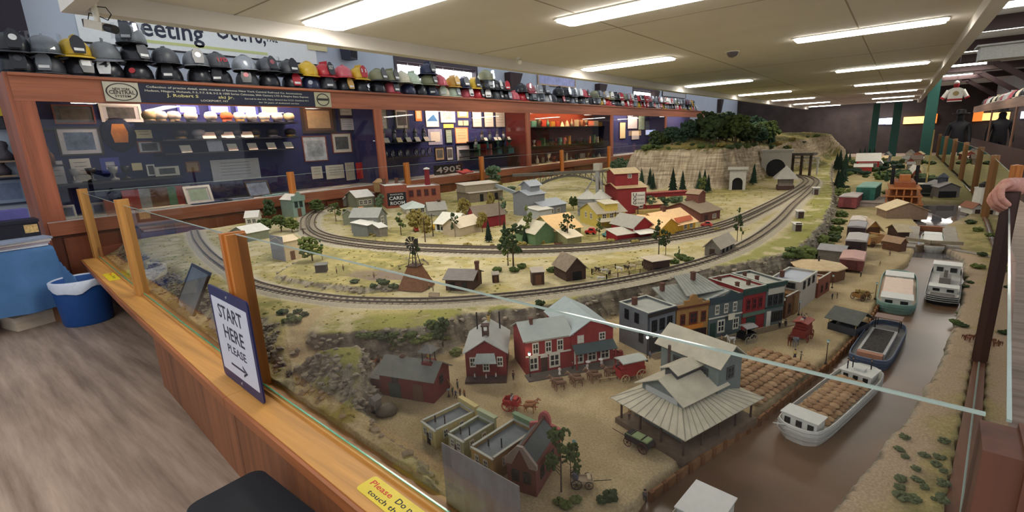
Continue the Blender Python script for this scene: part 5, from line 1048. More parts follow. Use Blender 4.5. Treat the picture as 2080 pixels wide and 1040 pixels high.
# ================================================================ plateau: farm belt between the tracks
g = 'farm buildings between the tracks'
t = house('dark cabin with a grey plank roof and tall chimney beside the windmill tower', (906, 590), (960, 592), .2, (905, 566), DBROWN, ('x', .04, mat((128, 122, 116), .85, .12, 25, stretch=(1, 6, 1)), .016), [('f', .5, .9, 1, .5, .03, .035)], [('f', .25, .035, .06, BLACK)], [(1.03, .5, .022, .6, .13)], None, 'model_cabin', 'model cabin', DARK, g)
t = house('open brown barn with hay under a steep plank roof', (1151, 572), (1190, 566), .2, (1148, 548), DBROWN, ('y', .075, mat((134, 120, 102), .85, .15, 30), .014), (), [('f', .55, .07, .06, BLACK)], (), None, 'model_barn', 'model barn', None, g)
house('square brown outhouse left of the open barn', (1082, 580), (1106, 578), .08, (1081, 554), DBROWN, ('shed', .012, mat((170, 160, 146), .8, .08), .006), (), [('f', .5, .04, .07, BROWN)], (), None, 'model_outhouse', 'model outhouse', None, 'outhouses')
house('small dark outhouse right of the dark cabin', (1001, 575), (1014, 574), .05, (1000, 559), DBROWN, ('shed', .008, mat((150, 140, 126), .8, .08), .005), (), [('f', .5, .02, .045, BROWN)], (), None, 'model_outhouse', 'model outhouse', None, 'outhouses')
t = house('grey weathered shed between the track lines', (1431, 519), (1461, 523), .3, (1431, 499), GREYW, ('y', .06, mat((168, 158, 142), .8, .08), .016), [('r', .1, .9, 3, .55, .035, .04)], [('f', .5, .04, .06, DBROWN)], (), None, 'model_shed', 'model shed', DARK, g)
# cattle shelter and pen
t = house('small roofed cattle shelter at the end of the pen', (1326, 554), (1360, 549), .12, (1325, 531), DBROWN, ('shed', .0, mat((190, 176, 154), .8, .08), .02), (), [('f', .3, .05, .03, BLACK)], (), None, 'cattle_shelter', 'model shelter', None, g)
FM = mat((92, 74, 58), .9, .12)
def fence(pts, label, n=None, h=.03, m=FM, step=.09):
    P_ = [gp(*p) if not isinstance(p, Vector) else p for p in pts]
    t = thing('fence', label, 'fence', group='model fences')
    for a, b in zip(P_, P_[1:]):
        k = max(1, int((b-a).length/step))
        for i in range(k+1): c = a.lerp(b, i/k); ob('post', MB().box((0, 0, h/2), (.006, .006, h+.004)), m, t, c)
        for zz in (.35, .65, .95): ob('rail', MB().bar(a+Vector((0, 0, h*zz)), b+Vector((0, 0, h*zz)), .0022, .0022, 4), m, t)
fence([(1202, 556), (1232, 568), (1322, 553)], 'near rail fence of the cattle pen', h=.035); fence([(1202, 556), (1250, 546), (1305, 540), (1318, 551)], 'far rail fence of the cattle pen', h=.035)
for i, (px, py, rz, c) in enumerate(((1214, 553, 70, (40, 36, 34)), (1228, 556, 110, (190, 184, 174)), (1258, 552, 80, (200, 194, 182)), (1272, 549, 60, (60, 50, 44)), (1285, 547, 100, (186, 170, 146)), (1220, 572, -70, (196, 190, 180)), (1238, 560, 20, (70, 52, 40)))):
    o = ob('cow', COW, mat(c, .8, .3, 40), None, gp(px, py), R(rz), scale=.03, label='%s cow, %s from the left at the cattle pen' % (('black', 'white', 'white', 'dark', 'tan', 'white', 'brown')[i], ordn(sorted((1214, 1228, 1258, 1272, 1285, 1220, 1238)).index(px)+1)), cat='cow', group='cows at the pen')
# tapered tower with windmill
p = gp(846, 582)
t = thing('windmill_tower', 'tapered brown shingled tower with a dark windmill on top', 'model windmill', p, R(20), g)
sc_ = .13
ob('tower_walls', MB().add([(-.13, -.13, -.01), (.13, -.13, -.01), (.13, .13, -.01), (-.13, .13, -.01), (-.05, -.05, .2), (.05, -.05, .2), (.05, .05, .2), (-.05, .05, .2)], [(3, 2, 1, 0), (4, 5, 6, 7), (0, 1, 5, 4), (1, 2, 6, 5), (2, 3, 7, 6), (3, 0, 4, 7)]), mat((126, 88, 62), .85, .15, 40), t, scale=.72)
ob('deck', MB().box((0, 0, .148), (.09, .09, .006)), DBROWN, t)
mb = MB()
for sx in (-1, 1):
    for sy in (-1, 1): mb.bar((.03*sx, .03*sy, .15), (.006*sx, .006*sy, .3), .003, .002, 4)
mb.bar((-.02, -.02, .2), (.02, .02, .2), .002).bar((-.02, .02, .2), (.02, -.02, .2), .002)
ob('lattice_mast', mb, BLACK, t)
for i in range(10):
    a = 2*math.pi*i/10; ob('sail', MB().add([(.012*math.cos(a-.2), -.012, .3+.012*math.sin(a-.2)), (.05*math.cos(a-.22), -.01, .3+.05*math.sin(a-.22)), (.05*math.cos(a+.22), -.016, .3+.05*math.sin(a+.22)), (.012*math.cos(a+.2), -.014, .3+.012*math.sin(a+.2))], [(0, 1, 2, 3)]), mat((50, 46, 42), .6, .1), t)
ob('tail_vane', MB().bx(-.003, .003, .02, .07, .29, .32), DARK, t)
# buildings left of the loop, seen through the glass
t = house('tan false front store with a grey side at the left road', (580, 531), (612, 524), .22, (578, 492), mat((196, 178, 146), .75, .08), ('x', .035, mat((200, 180, 148), .7, .08), .008), [('l', .2, .6, 1, .6, .03, .05)], [('f', .5, .04, .08, BROWN)], (), None, 'model_store', 'model store', DARK, g)
ob('false_front', MB().bx(-.006, 0, -.01, t['d']+.01, 0, t['h']+.05), mat((130, 132, 138), .75, .06), t)
house('tiny dark shed under the willow on the knoll', (641, 555), (664, 553), .06, (640, 540), mat((74, 68, 60), .85, .12), ('shed', .005, GREYR, .006), (), (), (), None, 'model_shed', 'model shed', None, g)
t = house('pale green false front saloon beside the rear glass post', (598, 442), (622, 438), .3, (594, 406), mat((132, 152, 138), .7, .06), ('y', .07, WHR, .01), [('f', .1, .9, 2, .7, .05, .09), ('r', .1, .9, 3, .7, .05, .08)], [('f', .5, .06, .12, BROWN)], (), None, 'model_saloon', 'model saloon', DGREEN, g)
ob('front_parapet', MB().wallpoly([(-.01, t['h']*.9), (t['w']+.01, t['h']*.9), (t['w']+.01, t['h']+.05), (t['w']*.75, t['h']+.05), (t['w']*.62, t['h']+.1), (t['w']*.38, t['h']+.1), (t['w']*.25, t['h']+.05), (-.01, t['h']+.05)], -.02, -.002), mat((118, 140, 126), .7, .06), t)
house('white cottage half hidden by trees at the far left', (500, 458), (525, 456), .25, (498, 442), WHT, ('x', .07, WHR, .015), [('f', .1, .9, 2, .5, .05, .06)], (), (), None, 'model_house', 'model house', None, g); house('white roofed cabin behind the third glass post', (470, 488), (505, 492), .25, (468, 470), SAGE, ('y', .06, WHR, .015), [('f', .2, .8, 1, .5, .05, .06)], (), (), None, 'model_house', 'model house', None, g)
# ================================================================ village inside the loop
g = 'village houses inside the loop'
VH = lambda *a, **k: house(*a, **k)
t = VH('grey two storey house with a porch wing at the loop bend', (770, 473), (788, 466), .34, (768, 440), mat((124, 126, 120), .75, .06), ('y', .085, mat((150, 150, 142), .7, .06), .015), [('f', .1, .9, 1, .72, .06, .09), ('l', .1, .9, 3, .55, .05, .08)], [('f', .5, .06, .1, BROWN)], (), None, 'model_house', 'model house', None, g)
boxparts(t, -.2, -.001, .02, .2, 0, .12, mat((118, 120, 114), .75, .06), ('shed', .03, WHR, .015))
VH('small grey shed in front of the two storey house', (772, 482), (788, 479), .12, .1, GREYW, ('shed', .03, mat((200, 196, 186), .7, .05), .01), (), (), (), None, 'model_shed', 'model shed', None, g)
VH('sage green shed beside the inner track', (698, 458), (720, 456), .2, (697, 436), SAGE, ('y', .05, mat((132, 128, 112), .8, .08), .012), (), (), (), None, 'model_shed', 'model shed', None, g)
VH('grey green gabled store left of the brick hotel', (727, 424), (760, 420), .5, (727, 401), SAGE, ('x', .09, WHR, .02), [('f', .1, .9, 3, .5, .06, .08)], (), (), None, 'model_store', 'model store', None, g)
VH('white church like house with steep roofs left of the hotel', (700, 418), (726, 415), .4, (700, 403), WHT, ('y', .09, WHR, .02), (), (), (), None, 'model_house', 'model house', None, g)
t = VH('red brick hotel with a CARD ROOM sign painted on its side', (786, 424), (830, 420), .6, (784, 378), mat((146, 80, 62), .8, .1, 40), ('flat', .0, WHR, 0), [('r', .1, .9, 4, .75, .08, .12), ('r', .1, .9, 4, .3, .08, .12)], (), [(.2, .9, .05, .97, .09), (.8, .9, .05, .97, .09)], None, 'model_hotel', 'model hotel', None, g)
w_, h_ = t['w'], t['h']; ob('sign_ground', MB().bx(w_*.06, w_*.92, -.012, -.001, h_*.12, h_*.68), mat((34, 34, 36), .7, .05), t)
for s, x_, z_, ww, hh in (('PALACE HOTEL', .2, .58, .6, .05), ('CARD', .14, .37, .66, .15), ('ROOM', .18, .15, .66, .15)): letter(s, (w_*x_, -.0135, h_*z_), (1, 0, 0), ZV, w_*ww, h_*hh, WHITE, t)
boxparts(t, w_+.001, w_+.55, .1, .6, 0, h_*.84, mat((150, 92, 70), .8, .1, 40), ('flat', .0, WHR, 0))
for i in range(4): f = ob('window', WINF, DRED, t, (w_+.08+.12*i, .1, h_*.55), 0, scale=(.07, 1, .11)); ob('pane', WINP, PANEM, f)
ob('smoke_stack', MB().bar((w_+.43, .45, h_*.8), (w_+.43, .45, h_*1.55), .045, .04, 10), mat((122, 34, 40), .7, .06), t); ob('stack_cap', MB().lathe([(.055, h_*1.55), (.05, h_*1.6), (.01, h_*1.64)], 10, (w_+.43, .45, 0)), WHR, t)
VH('low pale hip roofed house in front of the hotel', (826, 434), (868, 430), .4, (822, 425), WHT, ('hip', .08, mat((196, 202, 190), .7, .05), .03), [('f', .1, .9, 3, .5, .06, .07)], (), (), None, 'model_house', 'model house', None, g)
t = VH('white clapboard hall with a long pale roof by the inner track', (884, 470), (922, 474), .3, (882, 453), WHT, ('x', .1, mat((216, 212, 196), .7, .04), .015), [('f', .1, .9, 4, .55, .04, .06)], (), (), None, 'model_hall', 'model hall', DARK, g)
boxparts(t, t['w']*.78, t['w']*.78+.24, -.1, .25, 0, t['h'], mat((180, 164, 140), .75, .06), ('y', .08, mat((210, 196, 170), .7, .05), .015))
VH('grey roofed cottage behind the white hall', (872, 440), (908, 437), .4, (872, 428), mat((150, 150, 140), .75, .06), ('x', .09, mat((158, 154, 142), .7, .06), .015), (), (), [(.7, .5, .04, 1.2, .1)], None, 'model_house', 'model house', None, g)
VH('dark red house with white windows in the village', (950, 462), (968, 466), .4, (948, 438), mat((126, 38, 44), .75, .08), ('y', .11, mat((124, 112, 98), .8, .08), .015), [('f', .1, .9, 2, .62, .05, .07), ('f', .1, .9, 2, .2, .05, .07)], (), (), None, 'model_house', 'model house', None, g)
t = VH('long grey coal shed on timber legs with a chute', (955, 412), (1022, 404), .45, (953, 393), mat((126, 114, 96), .85, .12), ('shed', .03, mat((186, 176, 158), .7, .06), .02), (), (), (), None, 'coal_shed', 'model shed', None, g)
w_, h_ = t['w'], t['h']; boxparts(t, -.02, w_*.95, .1, .4, h_+.012, h_+.12, mat((150, 138, 118), .8, .1), ('shed', .02, mat((206, 194, 172), .7, .05), .02))
for i in range(3): ob('loading_bay', MB().bx(w_*(.3+.22*i), w_*(.3+.22*i)+.06, -.006, -.001, 0, h_*.8), BLACK, t)
ob('coal_chute', MB().bar((w_*.9, .1, h_*1.5), (w_*1.25, -.65, .02), .035, .035, 4), mat((146, 152, 152), .6, .06), t)
t = VH('grey wooden mill of stacked gables beside the silos', (1105, 440), (1150, 432), .4, (1104, 420), mat((132, 136, 142), .75, .06), ('x', .06, mat((168, 174, 182), .6, .05), .02), [('f', .2, .8, 2, .4, .06, .06)], (), (), None, 'grain_mill', 'model mill', None, g)
w_, h_ = t['w'], t['h']; boxparts(t, -.12, .16, .15, .45, 0, h_*2.2, mat((126, 128, 132), .75, .06), ('x', .05, mat((170, 176, 184), .6, .05), .02)); boxparts(t, -.02, .14, .22, .4, h_*2, h_*3.1, mat((132, 134, 138), .75, .06), ('x', .05, mat((170, 176, 184), .6, .05), .03)); boxparts(t, -.2, .02, -.12, .1, 0, h_*.9, mat((170, 172, 170), .7, .05), ('shed', .02, WHR, .02))
for i, px in enumerate((1194, 1220)):
    p = gp(px, 436)
    t = thing('grain_silo', 'round grey grain silo with a conical roof, %s of the pair' % ('left', 'right')[i], 'silo', p, 0, 'grain silos')
    hs = top(p, px, 402); ob('tank', MB().lathe([(.125, -.01), (.125, hs)], 18), mat((136, 138, 138), .5, .06, 40, stretch=(1, 1, 6)), t); ob('cone_roof', MB().lathe([(.14, hs), (.02, hs+.085), (.02, hs+.1)], 18), mat((190, 188, 178), .5, .05), t)
    for k in range(3): ob('hoop', MB().lathe([(.1265, hs*(k+1)/4), (.1275, hs*(k+1)/4+.006), (.1265, hs*(k+1)/4+.012)], 18, cap=False), GREYB, t)
p = gp(1207, 430)
t = thing('bucket_elevator', 'slender grey elevator leg with pipes above the silos', 'model elevator', p, 0, 'grain silos')
ht = top(p, 1204, 345); ob('leg_shaft', MB().box((0, .1, ht/2), (.045, .045, ht)), mat((146, 146, 140), .6, .06), t); ob('head_house', MB().box((0, .1, ht+.03), (.09, .08, .09)), mat((170, 164, 150), .6, .06), t)
for s in (-1, 1): ob('feed_pipe', MB().bar((0, .1, ht-.03), (s*.14, .0, ht*.45), .009, .009, 6), mat((140, 142, 140), .6, .06), t)
t = VH('tall red grain elevator with a white shield sign', (1254, 436), (1312, 432), .45, (1252, 383), RED, ('x', .05, TANR, .02), [('f', .7, .95, 1, .3, .05, .07)], (), (), None, 'grain_elevator', 'model elevator', WF, g)
w_, h_ = t['w'], t['h']; boxparts(t, .0, w_*.8, .08, .38, h_*.9, h_*1.55, RED, ('x', .05, TANR, .025)); f = ob('window', WINF, WF, t, (w_*.5, .079, h_*1.42), 0, scale=(.05, 1, .05)); ob('pane', WINP, PANEM, f)
ob('shield_sign', MB().wallpoly([(w_*.48, h_*.82), (w_*.48, h_*.35), (w_*.72, h_*.27), (w_*.95, h_*.35), (w_*.95, h_*.82)], -.008, -.001), WHR, t)
for i, s in enumerate('UGG'): letter(s, (w_*.53, -.0095, h_*(.66-.15*i)), (1, 0, 0), ZV, w_*.12, h_*.13, BLACK, t)
for i, s in enumerate(('United', 'Grain', 'Growers')): letter(s, (w_*.68, -.0095, h_*(.67-.15*i)), (1, 0, 0), ZV, w_*.24, h_*.06, GREYB, t)
ob('conveyor_bridge', MB().bx(w_, w_+.62, .16, .26, h_*.5, h_*.66), RED, t); ob('conveyor_roof', MB().bx(w_, w_+.63, .145, .275, h_*.66, h_*.69), mat((150, 60, 54), .7, .06), t)
boxparts(t, w_+.001, w_+.2, -.02, .2, 0, h_*.32, RED, ('x', .04, TANR, .015)); ob('loading_ramp', MB().bx(w_*.6, w_+.3, -.14, -.03, 0, .05), OCHRE, t)
t = VH('green and tan general store with bright green doors', (1128, 492), (1180, 483), .42, (1127, 468), mat((140, 140, 96), .75, .08), ('x', .11, mat((212, 176, 124), .7, .06), .02), [('f', .05, .5, 1, .55, .08, .1)], [('f', .25, .09, .1, mat((34, 150, 60), .6, .05))], (), None, 'model_store', 'model store', mat((34, 150, 60), .6, .05), g)
boxparts(t, -.22, -.002, .0, .36, 0, t['h'], mat((96, 122, 84), .75, .08), ('y', .09, mat((190, 182, 158), .7, .06), .015)); boxparts(t, .02, t['w']*.6, -.16, -.002, 0, t['h']*.55, mat((132, 130, 90), .75, .08), ('shed', .05, mat((214, 200, 170), .7, .05), .015))
t = VH('pale yellow two storey station house with a porch', (1214, 462), (1270, 456), .42, (1212, 434), mat((190, 172, 84), .7, .06), ('x', .09, mat((156, 148, 130), .7, .06), .02), [('f', .1, .9, 3, .75, .05, .06), ('l', .2, .8, 2, .7, .05, .07)], (), (), None, 'model_station', 'model station', WF, g)
ob('porch_roof', roofslab([(-.02, -.12, t['h']*.5), (t['w']+.04, -.12, t['h']*.5), (t['w']+.04, 0, t['h']*.62), (-.02, 0, t['h']*.62)]), mat((176, 168, 146), .7, .06), t); boxparts(t, t['w']*.3, t['w']*.75, .02, .2, t['h'], t['h']+.09, mat((200, 180, 90), .7, .06), ('shed', .02, mat((190, 182, 158), .7, .06), .015))
for i in range(4): ob('porch_post', MB().bx(-.005+t['w']*i/3, .005+t['w']*i/3, -.115, -.105, 0, t['h']*.5), BROWN, t)
t = VH('red gabled shop with white corner boards near the depot', (1286, 487), (1326, 481), .34, (1285, 462), mat((146, 36, 40), .7, .06), ('y', .085, mat((152, 148, 138), .7, .06), .018), [('f', .2, .8, 1, .5, .05, .05)], (), (), None, 'model_shop', 'model shop', WF, g)
w_, h_ = t['w'], t['h']
for xx in (0, w_-.01): ob('corner_board', MB().bx(xx, xx+.01, -.004, -.0005, 0, h_), WF, t)
ob('porch_roof', roofslab([(.0, -.1, h_*.55), (w_, -.1, h_*.55), (w_, -.002, h_*.75), (0, -.002, h_*.75)]), WHR, t); boxparts(t, -.2, -.002, -.03, .14, 0, h_*.6, mat((146, 36, 40), .7, .06), ('shed', .03, mat((176, 170, 156), .7, .05), .012))
t = VH('long yellow depot with a pale orange roof', (1352, 478), (1412, 464), .4, (1352, 461), YEL, ('x', .11, mat((236, 196, 146), .7, .06), .025), [('f', .55, .95, 2, .55, .05, .06)], [('f', .2, .1, .07, BROWN)], [(.45, .5, .04, 2.0, .08)], None, 'model_depot', 'model depot', WF, g)
w_, h_ = t['w'], t['h']; boxparts(t, -.16, .1, -.06, .3, 0, h_*1.25, YEL, ('y', .07, mat((232, 190, 140), .7, .06), .02)); ob('name_board', roofslab([(w_*.35, -.005, h_+.02), (w_*.9, -.005, h_+.02), (w_*.9, .03, h_+.06), (w_*.35, .03, h_+.06)]), mat((190, 96, 60), .7, .06), t)
t = VH('brown freight barn with a roof hatch house', (1422, 452), (1462, 444), .5, (1420, 432), mat((112, 70, 60), .8, .1), ('x', .09, mat((142, 126, 106), .8, .08), .02), [('f', .5, .9, 1, .4, .06, .05)], [('f', .3, .06, .07, DBROWN)], (), None, 'model_barn', 'model barn', None, g)
boxparts(t, t['w']*.55, t['w']*.9, .17, .33, t['h']*.9, t['h']+.17, mat((118, 74, 62), .8, .1), ('y', .04, mat((170, 146, 118), .8, .08), .012))
p = gp(1594, 385)
t = thing('shingled_tower', 'square grey tower with a pyramid roof beside the curved track', 'model tower', p, R(15), g); hs = top(p, 1593, 362)
ob('tower_walls', MB().box((0, 0, hs/2-.01), (.2, .2, hs+.02)), mat((124, 114, 104), .85, .1), t); ob('pyramid_roof', MB().add([(-.17, -.17, hs), (.17, -.17, hs), (.17, .17, hs), (-.17, .17, hs), (0, 0, hs+.2)], [(3, 2, 1, 0), (0, 1, 4), (1, 2, 4), (2, 3, 4), (3, 0, 4)]), mat((160, 156, 146), .75, .08), t); ob('base_course', MB().box((0, 0, hs*.18), (.23, .23, hs*.4)), DBROWN, t)
for i, (px, py) in enumerate(((1626, 444), (1621, 470), (1657, 396))):
    VH('little grey hut beside the track, %s' % ('upper one', 'lower one', 'farthest one')[i], (px-6, py), (px+7, py), .09, (px-6, py-14), mat((150, 148, 138), .8, .06), ('shed', .005, WHR, .01), (), [('f', .5, .05, .08, DBROWN)], (), None, 'model_hut', 'model hut', None, 'huts by the track')
# tunnel portals, trestle and signal gantry on the hill
STONE = mat((176, 172, 162), .85, .1, 40)
def portal(px, py, w, h, label, rz, tun):
    p = at(px, py, ZP); t = thing('tunnel_portal', label, 'tunnel portal', p, rz, 'tunnel portals')
    a = [(w*.32*math.cos(q), h*.38+w*.32*math.sin(q)) for q in [math.pi*i/10 for i in range(11)]]
    out = [(w/2, 0), (w/2, h), (-w/2, h), (-w/2, 0), (-w*.32, 0)]
    ob('stone_face', MB().wallpoly([(w*.32, 0), (w/2, 0), (w/2, h), (0, h)]+[q for q in a[5::-1]][0:], -.05, .05).wallpoly([(-w*.32, 0)]+a[10:4:-1]+[(0, h), (-w/2, h), (-w/2, 0)], -.05, .05), STONE, t)
    ob('coping', MB().bx(-w/2-.03, w/2+.03, -.08, .05, h, h+.04), STONE, t); ob('tunnel_bore', MB().wallpoly([(w*.318, 0)]+a+[(-w*.318, 0)], .02, tun), BLACK, t)
portal(1497, 386, .24, .33, 'small pale stone tunnel portal at the foot of the limestone cliff', R(13), .35)
portal(1574, 360, .52, .5, 'large pale concrete tunnel arch at the hill foot', R(9), .6)
p = at(1645, 355, ZP); t = thing('signal_gantry', 'white signal gantry spanning the tracks at the hill', 'gantry', p, R(-6)); hs = .34
for xx in (-.62, .12): ob('gantry_leg', MB().box((xx, 0, hs/2), (.03, .03, hs)), WHR, t)
ob('gantry_beam', MB().box((-.25, 0, hs), (.8, .03, .03)).box((-.25, 0, hs-.1), (.8, .02, .02)), WHR, t)
p = at(1606, 356, ZP); t = thing('timber_portal', 'dark timber trestle shed left of the gantry', 'trestle', p, R(-10))
for i in range(5): ob('timber_bent', MB().box((-.3+.16*i, 0, .2), (.04, .04, .4)), mat((74, 62, 54), .9, .1), t)
ob('timber_deck', MB().box((0, .05, .42), (.8, .25, .05)), mat((90, 84, 78), .9, .1), t)
# black arch bridge behind the mill
p0, p1 = at(1075, 388, .66), at(1235, 380, .66); t = thing('arch_bridge', 'dark lattice arch bridge behind the mill', 'bridge', p0, math.atan2(p1.y-p0.y, p1.x-p0.x)); L = (p1-p0).length; zt = top(p0, 1070, 352); BM = mat((92, 88, 80), .7, .1)
ob('deck', MB().bx(-.3, L+.3, -.06, .06, zt-.05, zt), BM, t)
pts = [(L*i/14, 0, zt*.05+(zt-.1)*math.sin(math.pi*i/14)) for i in range(15)]
for yy in (-.05, .05): ob('arch_rib', MB().tube([(a, yy, c) for a, b, c in pts], .018, 5), BM, t)
for i in range(15): ob('spandrel_post', MB().bar((pts[i][0], 0, pts[i][2]), (pts[i][0], 0, zt-.05), .009, .009, 4), BM, t)
for i in range(7): ob('cross_brace', MB().bar(pts[i] if i < 7 else pts[14-i], (pts[i+1][0], 0, zt-.05), .006, .006, 4).bar((L-pts[i][0], 0, pts[i][2]), (L-pts[i+1][0], 0, zt-.05), .006, .006, 4), BM, t)
ob('water_tank', MB().lathe([(.14, 0), (.14, .2), (.15, .2), (.02, .27)], 14), mat((132, 126, 118), .7, .06), loc=gp(745, 415)+Vector((0, 0, .001)), label='round grey tank with a pale lid left of the brick hotel', cat='tank')
t = thing('water_tower', 'small brown water tower on legs behind the hotel corner', 'water tower', gp(774, 411), 0); ob('tub', MB().lathe([(.09, .2), (.1, .36), (.11, .36), (.02, .42)], 12), mat((160, 128, 86), .8, .1), t)
for a in range(4): ob('leg', MB().bar((.08*math.cos(a*1.571+.7), .08*math.sin(a*1.571+.7), 0), (.06*math.cos(a*1.571+.7), .06*math.sin(a*1.571+.7), .2), .008, .008, 4), DBROWN, t)
# ================================================================ trees
def leafball(mb, c, r, n, lr, flat=.8):
    for _ in range(n):
        while True:
            q = Vector((random.uniform(-1, 1), random.uniform(-1, 1), random.uniform(-1, 1)))
            if q.length <= 1: break
        q = q.normalized()*(q.length**.4)
        mb.blob((c[0]+q.x*r, c[1]+q.y*r, c[2]+q.z*r*flat), lr*random.uniform(.6, 1.3), 1, .35, .8)
LEAF = [mat((74, 88, 44), .9, .25, 30), mat((94, 104, 52), .9, .25, 30), mat((58, 72, 42), .9, .25, 30), mat((126, 112, 58), .9, .25, 30), mat((84, 102, 74), .9, .25, 30)]
CONM = [mat((38, 58, 42), .9, .25, 30), mat((48, 70, 52), .9, .25, 30), mat((32, 48, 34), .9, .25, 30)]
BARK = mat((84, 68, 52), .9, .15)
TREES = []
for v in range(5):        # airy model trees, unit height
    f, tr = MB(), MB(); tr.bar((0, 0, -.02), (.01, 0, .5), .022, .014, 6).bar((.01, 0, .5), (0, .01, .9), .014, .005, 5)
    for k in range(9 if v < 3 else 6):
        a = random.uniform(0, 6.28); z = .35+.6*k/9; rr = (.20 if v < 3 else .13)*(1.15-abs(z-.55))
        q = Vector((rr*math.cos(a), rr*math.sin(a), z+.06)); tr.bar((0, 0, z-.08), q, .008, .003, 4); leafball(f, q, .10 if v < 3 else .08, 12, .042)
    leafball(f, (0, 0, .93), .08, 10, .04); TREES.append((f.mesh('foliage'), tr.mesh('trunk')))
DENSE = []
for v in range(4):
    f, tr = MB(), MB(); tr.bar((0, 0, -.02), (0, 0, .5), .03, .02, 6)
    for k in range(7):
        a = random.uniform(0, 6.28); leafball(f, (.2*math.cos(a), .2*math.sin(a), .35+.45*random.random()), .22, 16, .075)
    leafball(f, (0, 0, .72), .26, 26, .08); DENSE.append((f.mesh('foliage'), tr.mesh('trunk')))
CONS = []
for v in range(3):
    f, tr = MB(), MB(); tr.bar((0, 0, -.02), (0, 0, .9), .018, .004, 5)
    nl = 9
    for k in range(nl):
        z = .08+.8*k/nl; r = .19*(1-k/nl)**.9+.02; n = 9; vs = [(0, 0, z+.2)]; ph = random.random()
        for i in range(n*2):
            a = math.pi*i/n+ph; q = r*(1 if i % 2 else .55)*random.uniform(.85, 1.1); vs.append((q*math.cos(a), q*math.sin(a), z-(.02 if i % 2 else 0)))
        f.add(vs, [(0, 1+i, 1+(i+1) % (2*n)) for i in range(2*n)]+[tuple(range(2*n, 0, -1))])
    CONS.append((f.mesh('needles'), tr.mesh('trunk')))
BUSH = []
for v in range(4):
    f = MB(); leafball(f, (0, 0, .28), .42, 26, .2, .55); BUSH.append(f.mesh('foliage'))
def tree(px, py, ty, kind, label, c=None, grp='model trees', wide=1.0, p=None):
    p = p or gp(px, py); h = max(.03, top(p, px, ty))
    S = {'a': TREES, 'd': DENSE, 'c': CONS}[kind]; f, tr = random.choice(S)
    t = thing({'a': 'model_tree', 'd': 'leafy_tree', 'c': 'conifer'}[kind], label, 'tree', p, random.uniform(0, 6.28), grp, (h*wide, h*wide, h))
    ob(f.name.split('.')[0], f, c or (random.choice(CONM) if kind == 'c' else random.choice(LEAF[:3])), t); ob('trunk', tr, BARK, t)
    return t
def bush(px, py, r, label, c=None, grp='model shrubs', p=None):
    p = p or gp(px, py)
    ob('shrub', random.choice(BUSH), c or random.choice(LEAF[:3]), None, p, random.uniform(0, 6.28), scale=(r, r, r*random.uniform(.7, 1)), label=label, cat='shrub', group=grp)
L0, L1, L2, L3, L4 = LEAF
for px, py, ty, k, c, w_, l in ((1043, 548, 456, 'a', L2, 1.0, 'tall airy dark green tree between the track and the near fence, centre'), (1032, 540, 478, 'a', L1, 1.0, 'smaller airy tree just left of the tall centre tree'), (846, 535, 485, 'a', L2, .9, 'dark airy tree right behind the windmill'), (1338, 520, 446, 'a', L2, .8, 'dark tree pair at the track above the cattle shelter, left stem'), (1352, 518, 470, 'a', L2, .7, 'dark tree pair at the track above the cattle shelter, right stem'), (1497, 492, 422, 'a', L2, .55, 'thin tall airy tree by the right track bend'), (1506, 488, 455, 'a', L1, .6, 'short airy tree touching the thin tall one'), (1153, 493, 436, 'a', L2, .9, 'dark airy tree in front of the green store'), (1217, 488, 442, 'a', L0, .7, 'light airy tree beside the pale yellow station'), (635, 530, 478, 'd', L1, 1.0, 'spreading willow on the knoll'), (655, 528, 486, 'a', L4, .7, 'bare looking pale tree beside the willow'), (552, 440, 403, 'd', L2, .75, 'conical leafy tree against the case at the left'), (545, 476, 442, 'd', L0, 1.2, 'bushy tree left of the loop, front left of the cluster'), (572, 470, 435, 'd', L0, 1.2, 'bushy tree left of the loop, middle of the cluster'), (594, 472, 440, 'd', L1, 1.1, 'bushy tree left of the loop, right of the cluster'), (640, 422, 404, 'd', L0, 1.3, 'low leafy tree right of the green saloon'), (683, 450, 412, 'a', L0, 1.1, 'airy tree at the loop bend'), (706, 455, 425, 'a', L2, .9, 'dark airy tree leaning on the sage shed'), (776, 430, 390, 'd', L4, .6, 'pale green poplar by the hotel'), (815, 478, 432, 'a', L0, 1.2, 'loose tree left of the parking cars'), (848, 470, 420, 'd', L3, .9, 'autumn brown tree in front of the hip roofed house'), (863, 482, 436, 'd', L3, .8, 'olive brown tree beside the white hall'), (925, 482, 432, 'a', L2, .6, 'slim dark tree before the white hall'), (945, 450, 400, 'd', L3, .7, 'golden tree behind the dark red house'), (1000, 440, 390, 'd', L3, .5, 'amber tree by the coal shed'), (980, 472, 428, 'd', L3, .6, 'yellow green tree at the dark red house'), (1022, 455, 400, 'a', L4, .9, 'grey green thin tree at the coal chute'), (1072, 492, 418, 'a', L1, .6, 'slim yellow green tree left of the green store'), (1125, 430, 422, 'd', L0, 1, 'low leafy tree by the mill'), (1165, 425, 396, 'd', L0, .9, 'leafy tree between mill and silos'), (1378, 535, 500, 'a', L0, .4, 'slim young tree behind the cattle shelter'), (1140, 1000, 876, 'a', L0, .75, 'big yellow green tree beside the brick townhouse'), (1160, 985, 900, 'a', L0, .7, 'leaning yellow green tree right of the big one'), (1095, 632, 608, 'd', L2, 1.2, 'dark tree on the bluff behind the red inn'), (900, 705, 640, 'd', L2, .8, 'dark tree growing on the bluff face'), (1318, 430, 396, 'd', L4, 1.3, 'pale green tree right of the red elevator'), (1345, 425, 398, 'd', L4, 1.4, 'pale leafy tree in the hollow below the conveyor'), (1424, 400, 360, 'a', L1, .7, 'twisted pale tree below the small portal')):
    tree(px, py, ty, k, l, c, wide=w_)
